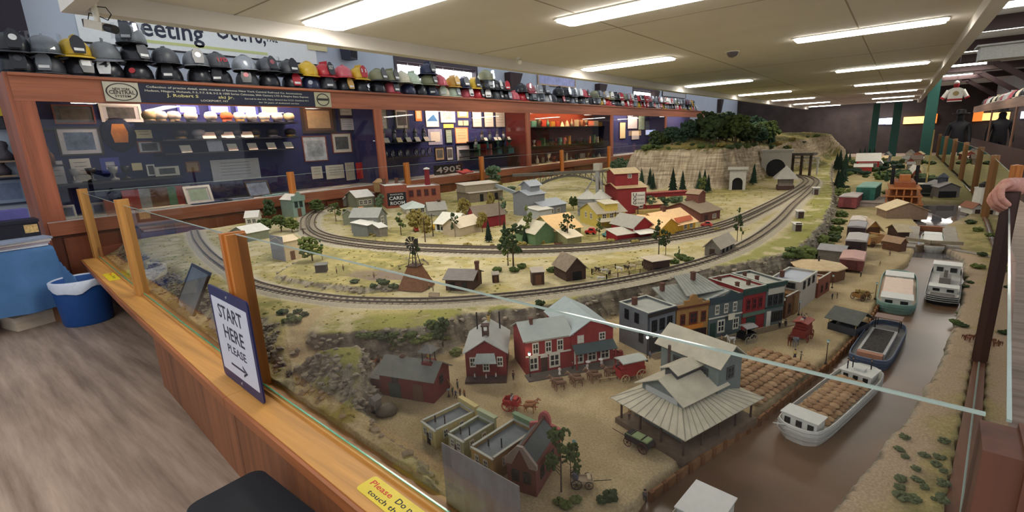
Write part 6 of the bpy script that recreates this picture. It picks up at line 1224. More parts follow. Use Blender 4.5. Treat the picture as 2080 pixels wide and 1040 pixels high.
for i, (px, py, ty) in enumerate(((993, 492, 444), (1026, 500, 446), (1066, 495, 458), (1303, 376, 340), (1320, 380, 338), (1326, 385, 348), (1366, 402, 338), (1386, 388, 345), (1420, 385, 345), (1430, 392, 342), (1438, 390, 352), (1530, 375, 330), (1246, 385, 342), (1238, 386, 350))):
    tree(px, py, ty, 'c', 'dark conifer, %s from the left in the %s' % ((ordn(i+1), 'village green') if i < 3 else (ordn(sorted((1303, 1320, 1326, 1366, 1386, 1420, 1430, 1438, 1530, 1246, 1238)).index(px)+1), 'row under the limestone cliff')), grp='model conifers')
rt = random.Random(8)
# hilltop wood
n = 0
while n < 78:
    x, y = rt.uniform(-4.7, -1.2), rt.uniform(8.9, 12.6)
    j = min(np.searchsorted(ys, y), ny-1); i = int((x-xs[0])/(xs[1]-xs[0]))
    q_ = Q['hl'][j, i]
    if q_ < .33 or (x > -2.4 and rt.random() < .7): continue
    p = Vector((x, y, float(hz(x, y))-.01)); v_ = p-Vector((0, 0, CAMH)); px = 1040+FPX*v_.dot(CR)/v_.dot(CF)
    n += 1; k = rt.choice('ddddc'); hh = rt.uniform(.28, .5)*(1.3 if 1440 < px < 1570 else .95 if px < 1440 else .7)
    f_, tr_ = rt.choice({'d': DENSE, 'c': CONS}[k]); t = thing('leafy_tree' if k == 'd' else 'conifer', '%s on the hill top, %s planted from the left' % ('dark leafy tree' if k == 'd' else 'dark conifer', ordn(n)), 'tree', p, rt.uniform(0, 6), 'hilltop wood', hh)
    ob(f_.name.split('.')[0], f_, rt.choice([L2, CONM[0], CONM[1], CONM[1], L2, L0]) if k == 'd' else rt.choice(CONM), t); ob('trunk', tr_, BARK, t)
    t['_px'] = px
# relabel in true left-to-right order
hw = sorted([o for o in COL.objects if o.get('group') == 'hilltop wood'], key=lambda o: o['_px'])
for i, o in enumerate(hw): o['label'] = '%s in the hilltop wood, %s from the left' % ('dark leafy tree' if o.name.startswith('leafy') else 'dark conifer', ordn(i+1))
# trees on the right slope and at the far town
for i, (px, py, ty, k) in enumerate(((1700, 380, 340, 'c'), (1706, 388, 335, 'c'), (1712, 372, 318, 'c'), (1698, 345, 308, 'c'), (1704, 348, 303, 'c'), (1716, 345, 305, 'c'), (1725, 330, 308, 'c'), (1745, 325, 300, 'c'), (1755, 322, 298, 'c'), (1765, 320, 300, 'c'), (1775, 318, 298, 'c'), (1784, 365, 340, 'c'), (1800, 370, 345, 'c'), (1710, 415, 380, 'd'), (1790, 335, 318, 'd'), (1830, 335, 322, 'd'))):
    tree(px, py, ty, k, '%s on the slope above the freight yard, %s listed from left' % ('conifer' if k == 'c' else 'round tree', ordn(i+1)), grp='trees of the right slope')
rs = random.Random(3)
SH = [((560+i*22, 640+rs.uniform(-8, 8), .05, 'left of the sandy road') if i < 4 else None) for i in range(4)]
k = 0
def shr(lst, where, c=None, rmin=.04, rmax=.08, grp=None):
    lst = sorted(lst)
    for i, (px, py) in enumerate(lst): bush(px, py, rs.uniform(rmin, rmax), 'green shrub, %s from the left %s' % (ordn(i+1), where), c, grp or 'model shrubs')
shr([(575, 638), (590, 645), (605, 636), (618, 642), (580, 655), (600, 655)], 'left of the sandy road'); shr([(740, 690), (760, 692), (780, 690), (800, 700), (815, 695), (835, 690), (850, 700), (870, 690), (885, 680), (875, 665), (905, 690), (925, 720), (800, 685)], 'on the bluff face'); shr([(760, 585), (780, 578), (800, 585), (720, 575), (770, 572)], 'before the pond', L2); shr([(1370, 535), (1385, 528), (1398, 532), (1378, 522), (1060, 545), (1045, 552), (1010, 552), (1130, 548), (1120, 552)], 'along the near track farm belt', L0)
shr([(1600, 525), (1615, 522), (1630, 525), (1650, 520), (1608, 512), (1665, 495), (1690, 490), (1700, 470), (1705, 455), (1695, 480), (1710, 440), (1680, 505)], 'on the rocky slope above the street', None, .08, .18)
shr([(1868+rs.uniform(-45, 50), 885+rs.uniform(0, 150)) for _ in range(26)], 'on the right canal bank by the corner post', mat((96, 104, 74), .9, .25, 30), .015, .038); shr([(1950+rs.uniform(-28, 22), 590+rs.uniform(-50, 90)) for _ in range(22)], 'on the right bank beside the dark post', None, .02, .045); shr([(1985, 470), (2010, 480), (1970, 455), (1995, 520), (1985, 545)], 'on the right bank near the lock', None, .05, .1)
shr([(640, 455), (735, 472), (750, 478), (762, 480), (1000, 500), (1060, 500), (1100, 495), (950, 500), (1240, 495), (1290, 495), (1455, 470)], 'inside the loop track', L3, .04, .08); shr([(1400, 410), (1375, 412), (1350, 415), (1330, 420)], 'in the hollow below the cliff', L4, .1, .2)
shr([(1170, 1020), (1150, 1030), (1135, 1022), (1240, 1012), (1222, 1020)], 'at the front edge of the town', None, .02, .05)
for i in range(26):
    px = 1262+i*16+rs.uniform(-6, 6); py = 298+rs.uniform(-4, 8) if px < 1540 else 285+rs.uniform(-8, 20)
    bush(px, py, rs.uniform(.08, .2), 'low green bush on the cliff rim, %s from the left' % ordn(i+1), rs.choice([L0, L2, L3]), 'cliff rim bushes')
bk = []
for i in range(44):
    x, y = rs.uniform(-6.8, -5.3), rs.uniform(7.2, 13.5); v_ = Vector((x, y, .65))-Vector((0, 0, CAMH)); bk.append((1040+FPX*v_.dot(CR)/v_.dot(CF), x, y))
bk = [q for q in bk if not 1045 < q[0] < 1245]
for i, (px, x, y) in enumerate(sorted(bk)):
    p = Vector((x, y, float(hz(x, y))))
    if i % 3: bush(0, 0, rs.uniform(.16, .34), 'grey green bush in the thicket behind the village, %s from the left' % ordn(i+1), rs.choice([L4, L0, L3, L4]), 'thicket behind the village', p=p)
    else:
        f_, tr_ = rs.choice(DENSE); t = thing('leafy_tree', 'grey green tree in the thicket behind the village, %s from the left' % ordn(i+1), 'tree', p, rs.uniform(0, 6), 'thicket behind the village', rs.uniform(.3, .48)); ob('foliage', f_, rs.choice([L4, L0, L4]), t); ob('trunk', tr_, BARK, t)
# fine ground litter: tufts and stones nobody could count
def litter(name, label, n, fn, m, r0, r1, cat):
    mb = MB(); rl = random.Random(len(name)); c = 0
    while c < n:
        p = fn(rl)
        if p is None: continue
        mb.blob((p[0], p[1], p[2]), rl.uniform(r0, r1), 1, .4, .6); c += 1
    ob(name, mb, m, label=label, cat=cat, kind='stuff')
def _sel(test):
    def f(rl):
        x, y = rl.uniform(-6.8, .6), .9+9.5*rl.random()**1.8
        j = min(np.searchsorted(ys, y), ny-1); i = int((x-xs[0])/(xs[1]-xs[0])); q = {a: b[j, i] for a, b in Q.items()}; q['sl'] = SL[j, i]
        if x > rx[j, i]-.02 or y < fy[j, i]+.02 or not test(q): return None
        return (x, y, HZ[j, i])
    return f
litter('grass_tufts', 'small dry grass tufts scattered over the landscape', 2600, _sel(lambda q: q['t'] < -.03 and q['hl'] < 0 and q['dk'] > .12 and q['rd'] > .1 and q['n2']*.5+q['n1']*.5 > .46 or (q['rgt'] and q['t'] > 0 and q['c'] < -.25)), mat((128, 124, 62), .95, .25, 40), .004, .012, 'grass')
litter('rock_rubble', 'pale broken rock lumps along the bluff faces', 1500, _sel(lambda q: q['sl'] > .6 and q['hl'] < 0 and (q['c'] < -.06)), mat((146, 136, 118), .95, .2, 40), .006, .022, 'rock')
# ================================================================ boats
def outline(L, W, n=28, e=5):
    o = []
    for i in range(n):
        a = 2*math.pi*i/n; c, s = math.cos(a), math.sin(a)
        o.append((L/2*math.copysign(abs(c)**(2/e), c), W/2*math.copysign(abs(s)**(2/3.2 if abs(c) > .8 else 2/e), s)))
    return o
def hull(t, L, W, h, m, deckm, rail, nm='hull', strakes=3, deck=.7, e=5):
    o = outline(L, W, e=e); mb = MB(); n = len(o); vs = []; fs = []
    lv = [(.90, -.006), (.97, h*.35), (1.0, h*.7), (1.0, h), (.965, h), (.965, h*deck)]
    for k, z in lv: vs += [(x*(1-(1-k)*.5), y*k, z+.012*(abs(x)/(L/2))**4*(z > 0)) for x, y in o]
    for j in range(len(lv)-1):
        for i in range(n): fs.append((j*n+i, j*n+(i+1) % n, (j+1)*n+(i+1) % n, (j+1)*n+i))
    mb.add(vs, fs); ob(nm, mb, m, t, smooth=False)
    ob('deck', MB().prism([(x*.96, y*.96) for x, y in o], h*deck-.003, h*deck), deckm, t)
    for s in range(strakes):
        z = h*(.35+.25*s); mb = MB()
        for i in range(n): a, b = o[i], o[(i+1) % n]; k = 1.0; dz = lambda q: .012*(abs(q[0])/(L/2))**4; mb.bar((a[0]*1.004, a[1]*1.01, z+dz(a)), (b[0]*1.004, b[1]*1.01, z+dz(b)), .0022, .0022, 4)
        ob('rubbing_strake', mb, rail, t)
def boat(label, near, far, W, h, m, deckm, rail, deck=.7, e=5, cat='boat', zw=ZW):
    a, b = at(*near, zw), at(*far, zw); c = (a+b)/2; d = b-a
    t = thing('canal_boat', label, cat, (c.x, c.y, zw+.0005), math.atan2(d.y, d.x), 'canal boats'); hull(t, d.length, W, h, m, deckm, rail, deck=deck, e=e); t['L'] = d.length
    return t
def cabin(t, x0, x1, y0, y1, z0, z1, m, roofm, n=3, nm='cabin'):
    c = ob(nm, MB().bx(x0, x1, y0, y1, z0, z1), m, t); ob('cabin_roof', MB().bx(x0-.006, x1+.006, y0-.006, y1+.006, z1, z1+.004), roofm, c)
    for i in range(n):
        yy = y0+(y1-y0)*(i+.5)/n
        f = ob('window', WINF, DARK, t, (x0, yy, (z0+z1)/2), -math.pi/2, scale=((y1-y0)/n*.5, 1, (z1-z0)*.5)); ob('pane', WINP, PANEM, f)
BW = mat((206, 206, 198), .5, .04); BDK = mat((176, 172, 160), .7, .06)
b1 = boat('white canal boat loaded with burlap sacks beside the quay', (1608, 902), (1760, 770), .165, .058, BW, BDK, mat((180, 180, 174), .5, .04))
L = b1['L']; cabin(b1, -L/2+.045, -L/2+.115, -.06, .06, .04, .088, BW, BW); cabin(b1, L/2-.15, L/2-.05, -.055, .055, .04, .078, BW, BW)
ob('tiller', MB().bar((-L/2+.02, .02, .06), (-L/2-.05, .05, .085), .003, .002, 5), BW, b1); ob('bow_hatch', MB().bx(L/2-.12, L/2-.09, -.02, .02, .082, .09), BW, b1)
for k, (x_, y_) in enumerate(((L/2-.13, .04), (L/2-.07, -.03), (L/2-.1, .03))): person(Vector((0, 0, 0)), R(90), (50, 52, 56), (40, 40, 44), 'boatman in dark clothes, %s on the white boat bow' % ordn(k+1)).location = b1.matrix_basis @ Vector((x_, y_, .0822))
b2 = boat('blue grey canal boat with a dark coal hold', (1757, 752), (1806, 672), .17, .05, mat((96, 108, 128), .55, .06), mat((120, 118, 116), .7, .08), mat((70, 80, 100), .5, .05))
L = b2['L']; ob('hold_coaming', MB().bx(-L/2+.10, L/2-.16, -.055, .055, .035, .058), mat((176, 176, 172), .6, .05), b2); ob('coal_load', MB().bx(-L/2+.115, L/2-.175, -.043, .043, .05, .060), mat((70, 66, 62), .9, .3, 80, bump=1), b2); ob('canopy', MB().bx(L/2-.11, L/2-.03, -.06, .06, .10, .105), mat((140, 116, 104), .7, .06), b2)
for x_ in (L/2-.105, L/2-.035):
    for y_ in (-.052, .052): ob('canopy_post', MB().bar((x_, y_, .035), (x_, y_, .1), .003, .003, 4), DARK, b2)
ob('hatch_board', MB().bx(-L/2+.06, -L/2+.095, -.05, .05, .035, .062), mat((168, 120, 96), .7, .08), b2)
b3 = boat('white passenger packet with a pale green hull', (1817, 640), (1826, 566), .2, .055, mat((128, 160, 148), .55, .05), mat((206, 188, 164), .7, .06), mat((110, 142, 132), .5, .05))
L = b3['L']; cabin(b3, -L/2+.06, -L/2+.18, -.075, .075, .04, .085, BW, BW, 2); cabin(b3, -L/2+.22, L/2-.3, -.07, .07, .04, .075, mat((214, 190, 170), .6, .05), mat((220, 196, 176), .6, .05), 2); cabin(b3, L/2-.22, L/2-.08, -.075, .075, .04, .07, BW, BW, 2)
b4 = boat('white work boat with a black hull and flat roof', (1910, 622), (1922, 556), .17, .05, mat((40, 40, 46), .5, .06), mat((196, 194, 188), .6, .05), BW, e=8)
L = b4['L']; cabin(b4, -L/2+.2, -L/2+.28, -.07, .07, .035, .07, BW, BW, 2); cabin(b4, L/2-.16, L/2-.04, -.075, .075, .035, .1, BW, mat((226, 224, 216), .6, .04), 2); ob('engine_box', MB().bx(-.03, .12, -.03, .03, .035, .08).bx(.0, .03, -.01, .01, .08, .13), mat((120, 116, 108), .6, .08), b4); ob('forward_well', MB().bx(-L/2+.04, -L/2+.17, -.06, .06, .035, .04), mat((110, 106, 100), .7, .08), b4)
b5 = boat('white boat lying inside the canal lock', (1893, 514), (1893, 484), .17, .05, BW, BW, BW); L = b5['L']; cabin(b5, -L/2+.15, L/2-.25, -.06, .06, .035, .075, BW, BW, 2); cabin(b5, L/2-.2, L/2-.06, -.06, .06, .035, .07, BW, BW, 2)
b6 = boat('white boat roof cut off by the lower picture edge', (1395, 1110), (1452, 1030), .13, .05, BW, BDK, BW); L = b6['L']; cabin(b6, L/2-.16, L/2-.02, -.062, .05, .035, .075, BW, mat((232, 230, 222), .5, .03), 2)
# ---------------------------------------------------------------- sacks
SACK = MB().blob((0, 0, 0), 1, 2, .03).xf(Matrix.Diagonal((.021, .0125, .0095, 1))).mesh('sack', True)
SMt = [mat((164, 130, 96), .9, .12, 60), mat((150, 116, 84), .9, .12, 60), mat((176, 144, 108), .9, .12, 60)]
def sackgrid(M, nu, nv, du, dv, layers, label, grp, z0):
    for l in range(layers):
        for i in range(nu-l):
            for j in range(nv-l):
                if l < layers-1 and not (i == 0 or j == 0 or i == nu-l-1 or j == nv-l-1): continue
                p = M @ Vector(((i+.5+l*.5)*du+random.uniform(-.003, .003), (j+.5+l*.5)*dv+random.uniform(-.002, .002), 0)); p.z = z0+.009+l*.0155+random.uniform(-.001, .001)
                ob('burlap_sack', SACK, random.choice(SMt), None, p, M.to_euler().z+math.pi/2*0+random.uniform(-.15, .15)+(math.pi/2), scale=(.95, 1.2, 1.1), label=label % (('bottom', 'top')[l], ordn(i+1), ordn(j+1)), cat='sack', group=grp)
a, b = at(1546, 832, ZT), at(1662, 752, ZT); d = (b-a).normalized(); n_ = Vector((-d.y, d.x, 0)); LQ = (b-a).length
M = Matrix(((d.x, n_.x, 0, a.x), (d.y, n_.y, 0, a.y), (0, 0, 1, 0), (0, 0, 0, 1)))
nu = int(LQ/.034); sackgrid(M, nu, 7, .034, .041, 2, '%s burlap sack of the quay heap, %s row from warehouse, %s from water', 'sacks heaped on the quay', ZT+.012)
L = b1['L']; c, s_ = math.cos(b1.rotation_euler.z), math.sin(b1.rotation_euler.z); M = Matrix(((c, -s_, 0, b1.location.x), (s_, c, 0, b1.location.y), (0, 0, 1, 0), (0, 0, 0, 1))) @ Matrix.Translation((-L/2+.135, -.066, 0))
sackgrid(M, int((L-.30)/.034), 4, .034, .033, 2, '%s burlap sack on the white boat, %s row from stern, %s from water', 'sacks loaded on the white boat', ZW+.041)
# ================================================================ wagons, teams and people in the street
def wheel(r): 
    mb = MB()
    n = 12
    for i in range(n):
        a, b = 2*math.pi*i/n, 2*math.pi*(i+1)/n; mb.bar((r*math.cos(a), 0, r*math.sin(a)), (r*math.cos(b), 0, r*math.sin(b)), r*.09, r*.09, 4)
        if i % 2 == 0: mb.bar((0, 0, 0), (r*math.cos(a), 0, r*math.sin(a)), r*.05, r*.04, 4)
    return mb.bar((0, -r*.2, 0), (0, r*.2, 0), r*.16, r*.16, 6).mesh('wheel')
WH1, WH2 = wheel(.0135), wheel(.017)
def wagon(p, rz, L, W, h, body, wheelm, label, name='wagon', kind='box', s=1.0, shaft=True, roofm=None):
    """wagon heading along local +x"""
    t = thing(name, label, 'wagon', p, rz, 'wagons and carts', s)
    ob('bed', MB().bx(-L/2, L/2, -W/2, W/2, .016, .021).bx(-L/2, L/2, -W/2, -W/2+.002, .021, h).bx(-L/2, L/2, W/2-.002, W/2, .021, h).bx(-L/2, -L/2+.002, -W/2+.002, W/2-.002, .021, h).bx(L/2-.002, L/2, -W/2+.002, W/2-.002, .021, h), body, t)
    for x, m in ((L/2-.014, WH1), (-L/2+.016, WH2)):
        for y in (-W/2-.005, W/2+.005): ob('wheel', m, wheelm, t, (x, y, .0135 if m is WH1 else .017))
        ob('axle', MB().bar((x, -W/2-.004, .0145), (x, W/2+.004, .0145), .0015, .0015, 5), wheelm, t)
    ob('seat', MB().bx(L/2-.018, L/2-.006, -W/2+.003, W/2-.003, h, h+.006), body, t)
    if shaft: ob('shaft', MB().bar((L/2, 0, .014), (L/2+.06, 0, .018), .0014, .0012, 5), wheelm, t)
    if roofm: ob('roof', MB().sidepoly([(-W/2-.004, h+.02), (0, h+.026), (W/2+.004, h+.02), (W/2+.004, h+.023), (0, h+.029), (-W/2-.004, h+.023)], -L/2-.003, L/2-.006), roofm, t)
    if kind == 'closed': ob('body_box', MB().bx(-L/2+.002, L/2-.02, -W/2+.002, W/2-.002, .021, h+.021), body, t)
    if kind == 'posts':
        for x in (-L/2+.003, L/2-.012):
            for y in (-W/2+.002, W/2-.002): ob('roof_post', MB().bar((x, y, h), (x, y, h+.021), .001, .001, 4), wheelm, t)
    return t
def ang(p, q): return math.atan2(q.y-p.y, q.x-p.x)
def gz(px, py): p = gp(px, py); return p
# eight horse circus team
pa, pb_ = at(1133, 791, ZT), at(1240, 768, ZT); d = (pa-pb_).normalized(); nn = Vector((-d.y, d.x, 0))
k = 0
for i in range(4):
    for s in (-1, 1):
        k += 1; p = pb_.lerp(pa, i/3)+nn*(s*.017); horse_at(Vector((p.x, p.y, ZT+.002)), math.atan2(d.y, d.x)-math.pi/2, (122, 92, 72), 'brown draught horse, %s pair from the wagon, %s side of the circus team' % (ordn(i+1), ('inn', 'street')[s < 0]), (170, 150, 126), grp='eight horse circus team', s=.036)
pw = at(1278, 768, ZT); wagon(Vector((pw.x, pw.y, ZT+.001)), math.atan2(d.y, d.x), .085, .042, .04, mat((150, 44, 42), .6, .08), mat((190, 170, 130), .6, .06), 'red circus bandwagon with pale wheels behind the eight horse team', 'circus_wagon', 'closed', 1.55, True, mat((176, 180, 170), .6, .05))
person(Vector((pw.x, pw.y, ZT+.055))+d*.055, math.atan2(d.y, d.x)-math.pi/2, (60, 50, 56), (40, 36, 40), 'driver seated on the red circus bandwagon', 'sit')
# red cart with two horses
p = at(1040, 830, ZT); d2 = (at(1080, 836, ZT)-p).normalized(); rz = math.atan2(d2.y, d2.x)
wagon(Vector((p.x, p.y, ZT+.001)), rz, .05, .03, .034, mat((176, 48, 44), .55, .06), mat((170, 50, 46), .6, .06), 'small bright red cart drawn by two tan horses', 'red_cart', s=1.35)
for s in (-1, 1): q = p+d2*.085+Vector((-d2.y, d2.x, 0))*(s*.013); horse_at(Vector((q.x, q.y, ZT+.002)), rz-math.pi/2, (172, 116, 76), 'tan horse before the red cart, %s one' % ('far' if s > 0 else 'near'), (200, 176, 150), grp='pair before the red cart', s=.031)
for s in (-1, 1): person(Vector((p.x, p.y, ZT+.018))+Vector((-d2.y, d2.x, 0))*(s*.007), rz-math.pi/2, (206, 206, 206), (40, 44, 60), 'firefighter in white seated on the red cart, %s side' % ('far' if s > 0 else 'near'), 'sit')
# stagecoach, buggy, hay wagon, freight wagon
p = at(1628, 688, ZT); d3 = (at(1612, 702, ZT)-p).normalized(); rz = math.atan2(d3.y, d3.x)
wagon(Vector((p.x, p.y, ZT+.001)), rz, .075, .042, .045, mat((122, 50, 42), .6, .1), mat((120, 56, 46), .6, .06), 'dark red stagecoach full of passengers in the street', 'stagecoach', 'closed', 1.5, True, mat((140, 66, 54), .6, .08))
for s in (-1, 1): q = p+d3*.13+Vector((-d3.y, d3.x, 0))*(s*.012); horse_at(Vector((q.x, q.y, ZT+.002)), rz-math.pi/2, (118, 116, 120) if s > 0 else (110, 60, 44), '%s horse pulling the stagecoach' % ('grey' if s > 0 else 'chestnut'), grp='stagecoach team', s=.036)
for i in range(3): person(Vector((p.x, p.y, ZT+.083))-d3*(.03*i-.02), rz-math.pi/2, ((190, 180, 160), (80, 70, 90), (170, 150, 120))[i], (60, 50, 46), 'passenger on the stagecoach roof, %s from the front' % ordn(i+1), 'sit')
p = at(1515, 694, ZT); d4 = (at(1490, 700, ZT)-p).normalized(); rz = math.atan2(d4.y, d4.x)
wagon(Vector((p.x, p.y, ZT+.001)), rz, .055, .034, .036, BLACK, mat((150, 140, 124), .6, .06), 'black covered buggy with a grey top in the street', 'buggy', 'posts', 1.5, True, mat((160, 156, 150), .6, .05))
q = p+d4*.105; horse_at(Vector((q.x, q.y, ZT+.002)), rz-math.pi/2, (206, 202, 192), 'white horse drawing the black buggy', (170, 166, 158), s=.034); person(Vector((p.x, p.y, ZT+.022))+d4*.012, rz-math.pi/2, (190, 170, 140), (50, 44, 40), 'driver in a tan coat on the black buggy', 'sit')
p = at(1748, 608, ZT); t = wagon(Vector((p.x, p.y, ZT+.001)), R(60), .075, .04, .036, mat((150, 112, 66), .7, .08), DBROWN, 'tan wagon piled with crates in the upper street', 'crate_wagon', s=1.3)
for i in range(6): ob('crate', MB().box((random.uniform(-.025, .02), random.uniform(-.012, .012), .030+.008*(i % 3)), (.016, .014, .012), random.random()), OCHRE, t)
p = at(1298, 908, ZT); rz = ang(at(1320, 922, ZT), at(1262, 892, ZT)); t = wagon(Vector((p.x, p.y, ZT+.001)), rz, .085, .036, .036, mat((52, 50, 52), .6, .1), mat((84, 44, 44), .6, .08), 'dark freight wagon with a green load cover below the warehouse', 'freight_wagon', s=1.15)
ob('load_cover', MB().bx(-.038, .038, -.016, .016, .034, .04), mat((150, 166, 118), .7, .08), t)
for x_ in (-.02, .018): ob('cover_strap', MB().bx(x_, x_+.004, -.0165, .0165, .0395, .0412), DARK, t)
t = wagon(gp(1255, 728)+Vector((0, 0, .001)), R(30), .05, .03, .034, mat((150, 56, 48), .6, .08), mat((150, 60, 50), .6, .06), 'empty red cart parked between the inn and the corner building', 'red_cart', shaft=True)
t = wagon(at(1182, 985, ZT)+Vector((0, 0, .001)), R(35), .07, .036, .026, mat((190, 170, 140), .7, .08), DARK, 'pale flat hand wagon with a load at the front of the street', 'hand_wagon', shaft=True); ob('barrel', MB().lathe([(.009, 0), (.011, .012), (.009, .024)], 10, (-.02, 0, .021)), mat((96, 96, 110), .7, .1), t)
# open coal shelter by the quay
c0 = at(1680, 668, ZT); c1 = at(1737, 684, ZT); t = thing('coal_shelter', 'open sided coal shelter with a sloped slate roof', 'model shed', c0, ang(c0, c1)); w_ = (c1-c0).length; d_ = .15
ob('coal_bin', MB().bx(0, w_, 0, .004, 0, .04).bx(0, .004, .004, d_, 0, .04).bx(w_-.004, w_, .004, d_, 0, .04).bx(.004, w_-.004, d_-.004, d_, 0, .04), mat((66, 66, 70), .8, .1), t); ob('coal_heap', MB().blob((w_/2, d_/2, .02), .06, 2, .15, .45), mat((52, 52, 54), .9, .3, 90), t)
for x_ in (.004, w_-.004):
    for y_ in (.004, d_-.004): ob('post', MB().bar((x_, y_, .03), (x_, y_, .075), .0025, .0025, 4), OCHRE, t)
ob('roof_slope', roofslab([(-.012, -.02, .07), (w_+.012, -.02, .07), (w_+.012, d_*.55, .118), (-.012, d_*.55, .118)]), mat((96, 98, 92), .8, .1), t); ob('roof_slope', roofslab([(-.012, d_*.55, .118), (w_+.012, d_*.55, .118), (w_+.012, d_+.02, .07), (-.012, d_+.02, .07)]), mat((96, 98, 92), .8, .1), t)
# street lamps
LPM = mat((44, 34, 30), .5, .05); LGM = mat((196, 214, 206), .3, .05); LON = mat((255, 226, 190), .4, 0, emit=18)
def streetlamp(px, py, ty, label, lit=False):
    p = at(px, py, ZT); h = top(p, px, ty); t = thing('street_lamp', label, 'street lamp', p, 0, 'street lamps')
    ob('pole', MB().lathe([(.007, 0), (.006, .006), (.0022, .012), (.0016, h*.82), (.004, h*.84), (.0016, h*.86)], 8), LPM, t); ob('globe', MB().lathe([(.0035, h*.86), (.0065, h*.9), (.005, h*.95), (.002, h*.97)], 8), LON if lit else LGM, t); ob('cap', MB().lathe([(.008, h*.955), (.004, h*.985), (.0005, h)], 8), mat((110, 140, 134), .5, .05), t)
streetlamp(1677, 740, 688, 'street lamp with a green cap standing alone near the quay'); streetlamp(1314, 734, 680, 'lit street lamp at the blue grey corner building', True); streetlamp(1077, 768, 714, 'lit street lamp before the red inn', True); streetlamp(1777, 608, 572, 'dark street lamp by the white packet boat'); streetlamp(1167, 960, 893, 'street lamp with a turquoise cap behind the front trees'); streetlamp(912, 806, 790, 'street lamp with a pale blue cap near the fire barn'); streetlamp(1622, 640, 610, 'street lamp before the yellow false front'); streetlamp(1690, 585, 558, 'street lamp with a white cap before the pavilion')
# townspeople
TP = [(920, 803, (70, 84, 60), (50, 46, 44), 'stand', None, None, 'man in green between the barn and schoolhouse'), (926, 810, (60, 70, 96), (40, 40, 44), 'reach', None, None, 'man reaching out beside the fire barn ladder'), (935, 806, (110, 70, 40), (60, 50, 40), 'stand', None, None, 'man in a brown coat near the fire barn'), (944, 808, (150, 100, 60), (70, 50, 40), 'stand', None, None, 'man in an orange coat right of the barn group'), (930, 790, (120, 120, 120), (60, 60, 60), 'stand', None, None, 'grey dressed man behind the barn group'), (965, 775, (196, 196, 196), (30, 30, 40), 'stand', None, None, 'man in a white shirt left before the schoolhouse'), (988, 776, (210, 190, 190), (80, 40, 60), 'stand', None, None, 'child in pink before the schoolhouse door'), (1008, 774, (206, 206, 206), (30, 34, 50), 'stand', None, None, 'man in a white shirt right before the schoolhouse'), (1043, 772, (90, 60, 60), (50, 40, 40), 'stand', None, None, 'man with a dog between schoolhouse and inn'), (1137, 763, (200, 190, 180), (90, 70, 60), 'stand', (200, 190, 180), None, 'woman in a pale dress by the inn steps'), (1163, 752, (120, 40, 50), (50, 40, 50), 'stand', None, None, 'man in red under the inn awning'), (1193, 755, (200, 190, 180), (90, 70, 60), 'stand', (190, 180, 170), (206, 200, 190), 'woman with a white parasol before the inn'), (1222, 748, (206, 200, 190), (110, 80, 70), 'stand', (150, 110, 100), (210, 206, 200), 'second woman with a parasol beside the team'), (1320, 730, (110, 116, 130), (70, 70, 80), 'stand', None, None, 'grey man under the corner street lamp'), (1465, 697, (196, 160, 120), (50, 44, 40), 'stand', None, None, 'man in a tan shirt before the shop with the sign'), (1583, 668, (40, 38, 44), (30, 30, 34), 'stand', None, None, 'man in black left of the street corner pair'), (1595, 665, (50, 44, 44), (30, 30, 34), 'stand', None, None, 'man in black right of the street corner pair'), (1614, 728, (200, 180, 110), (60, 50, 50), 'stand', (64, 54, 60), None, 'woman in a yellow blouse behind the sack heap'), (1626, 733, (150, 140, 120), (90, 80, 70), 'reach', None, None, 'man in grey at the end of the sack heap'), (1628, 645, (170, 150, 130), (60, 50, 50), 'stand', None, None, 'shopper before the yellow false front'), (1690, 608, (60, 60, 70), (40, 40, 50), 'stand', None, None, 'man at the hitching rail by the pavilion'), (1700, 606, (90, 70, 60), (50, 44, 40), 'stand', None, None, 'second man by the hitching rail'), (1748, 563, (50, 50, 56), (30, 30, 34), 'stand', None, None, 'man in black walking alone in the upper street'), (1787, 540, (150, 110, 80), (70, 60, 50), 'stand', None, None, 'man in brown by the upper canal bank'), (1807, 520, (160, 140, 120), (80, 70, 60), 'stand', None, None, 'figure standing above the lock'), (1278, 862, (150, 120, 90), (60, 50, 44), 'stand', None, None, 'worker on the warehouse platform corner'), (1735, 762, (160, 130, 110), (90, 80, 70), 'stand', None, None, 'boatman on the quay edge'), (1782, 690, (140, 110, 90), (60, 50, 50), 'stand', None, None, 'small figure at the quay by the blue boat'), (1310, 1003, (96, 90, 96), (60, 56, 60), 'stand', None, None, 'grey fisherman at the end of the quay wall')]
for px, py, a, b, pose, sk, pa_, l in TP:
    p = at(px, py, ZT); p.z = float(hz(p.x, p.y))+(.022 if px == 1278 else .0)
    if px == 1278: p = c0*0+at(1278, 852, ZT+.022)
    person(p, random.uniform(0, 6.28), a, b, l, pose, (60, 50, 44) if random.random() < .7 else None, sk, pa_)
for i, (px, py, c) in enumerate(((1958, 690, (120, 76, 56)), (1966, 694, (140, 92, 68)), (1973, 690, (124, 80, 58)))): horse_at(gp(px, py), R(200+10*i), c, 'brown mule on the towpath, %s of three abreast' % ('left', 'middle', 'right')[i], grp='towpath mules', nm='mule', cat='mule', s=.02)
for i, (px, py, c) in enumerate(((765, 740, (150, 90, 60)), (775, 742, (180, 150, 130)), (785, 742, (120, 76, 54)), (757, 744, (140, 90, 64)))): horse_at(gp(px, py), R(20+30*i), c, 'horse behind the fire barn, %s from the left' % ordn((2, 3, 4, 1)[i]), grp='horses behind the fire barn', harness=False, s=.022)
o = horse_at(gp(1047, 785), R(80), (180, 150, 120), 'small pale dog in the street before the inn', (150, 120, 90), False, .008, None, 'dog', 'dog')
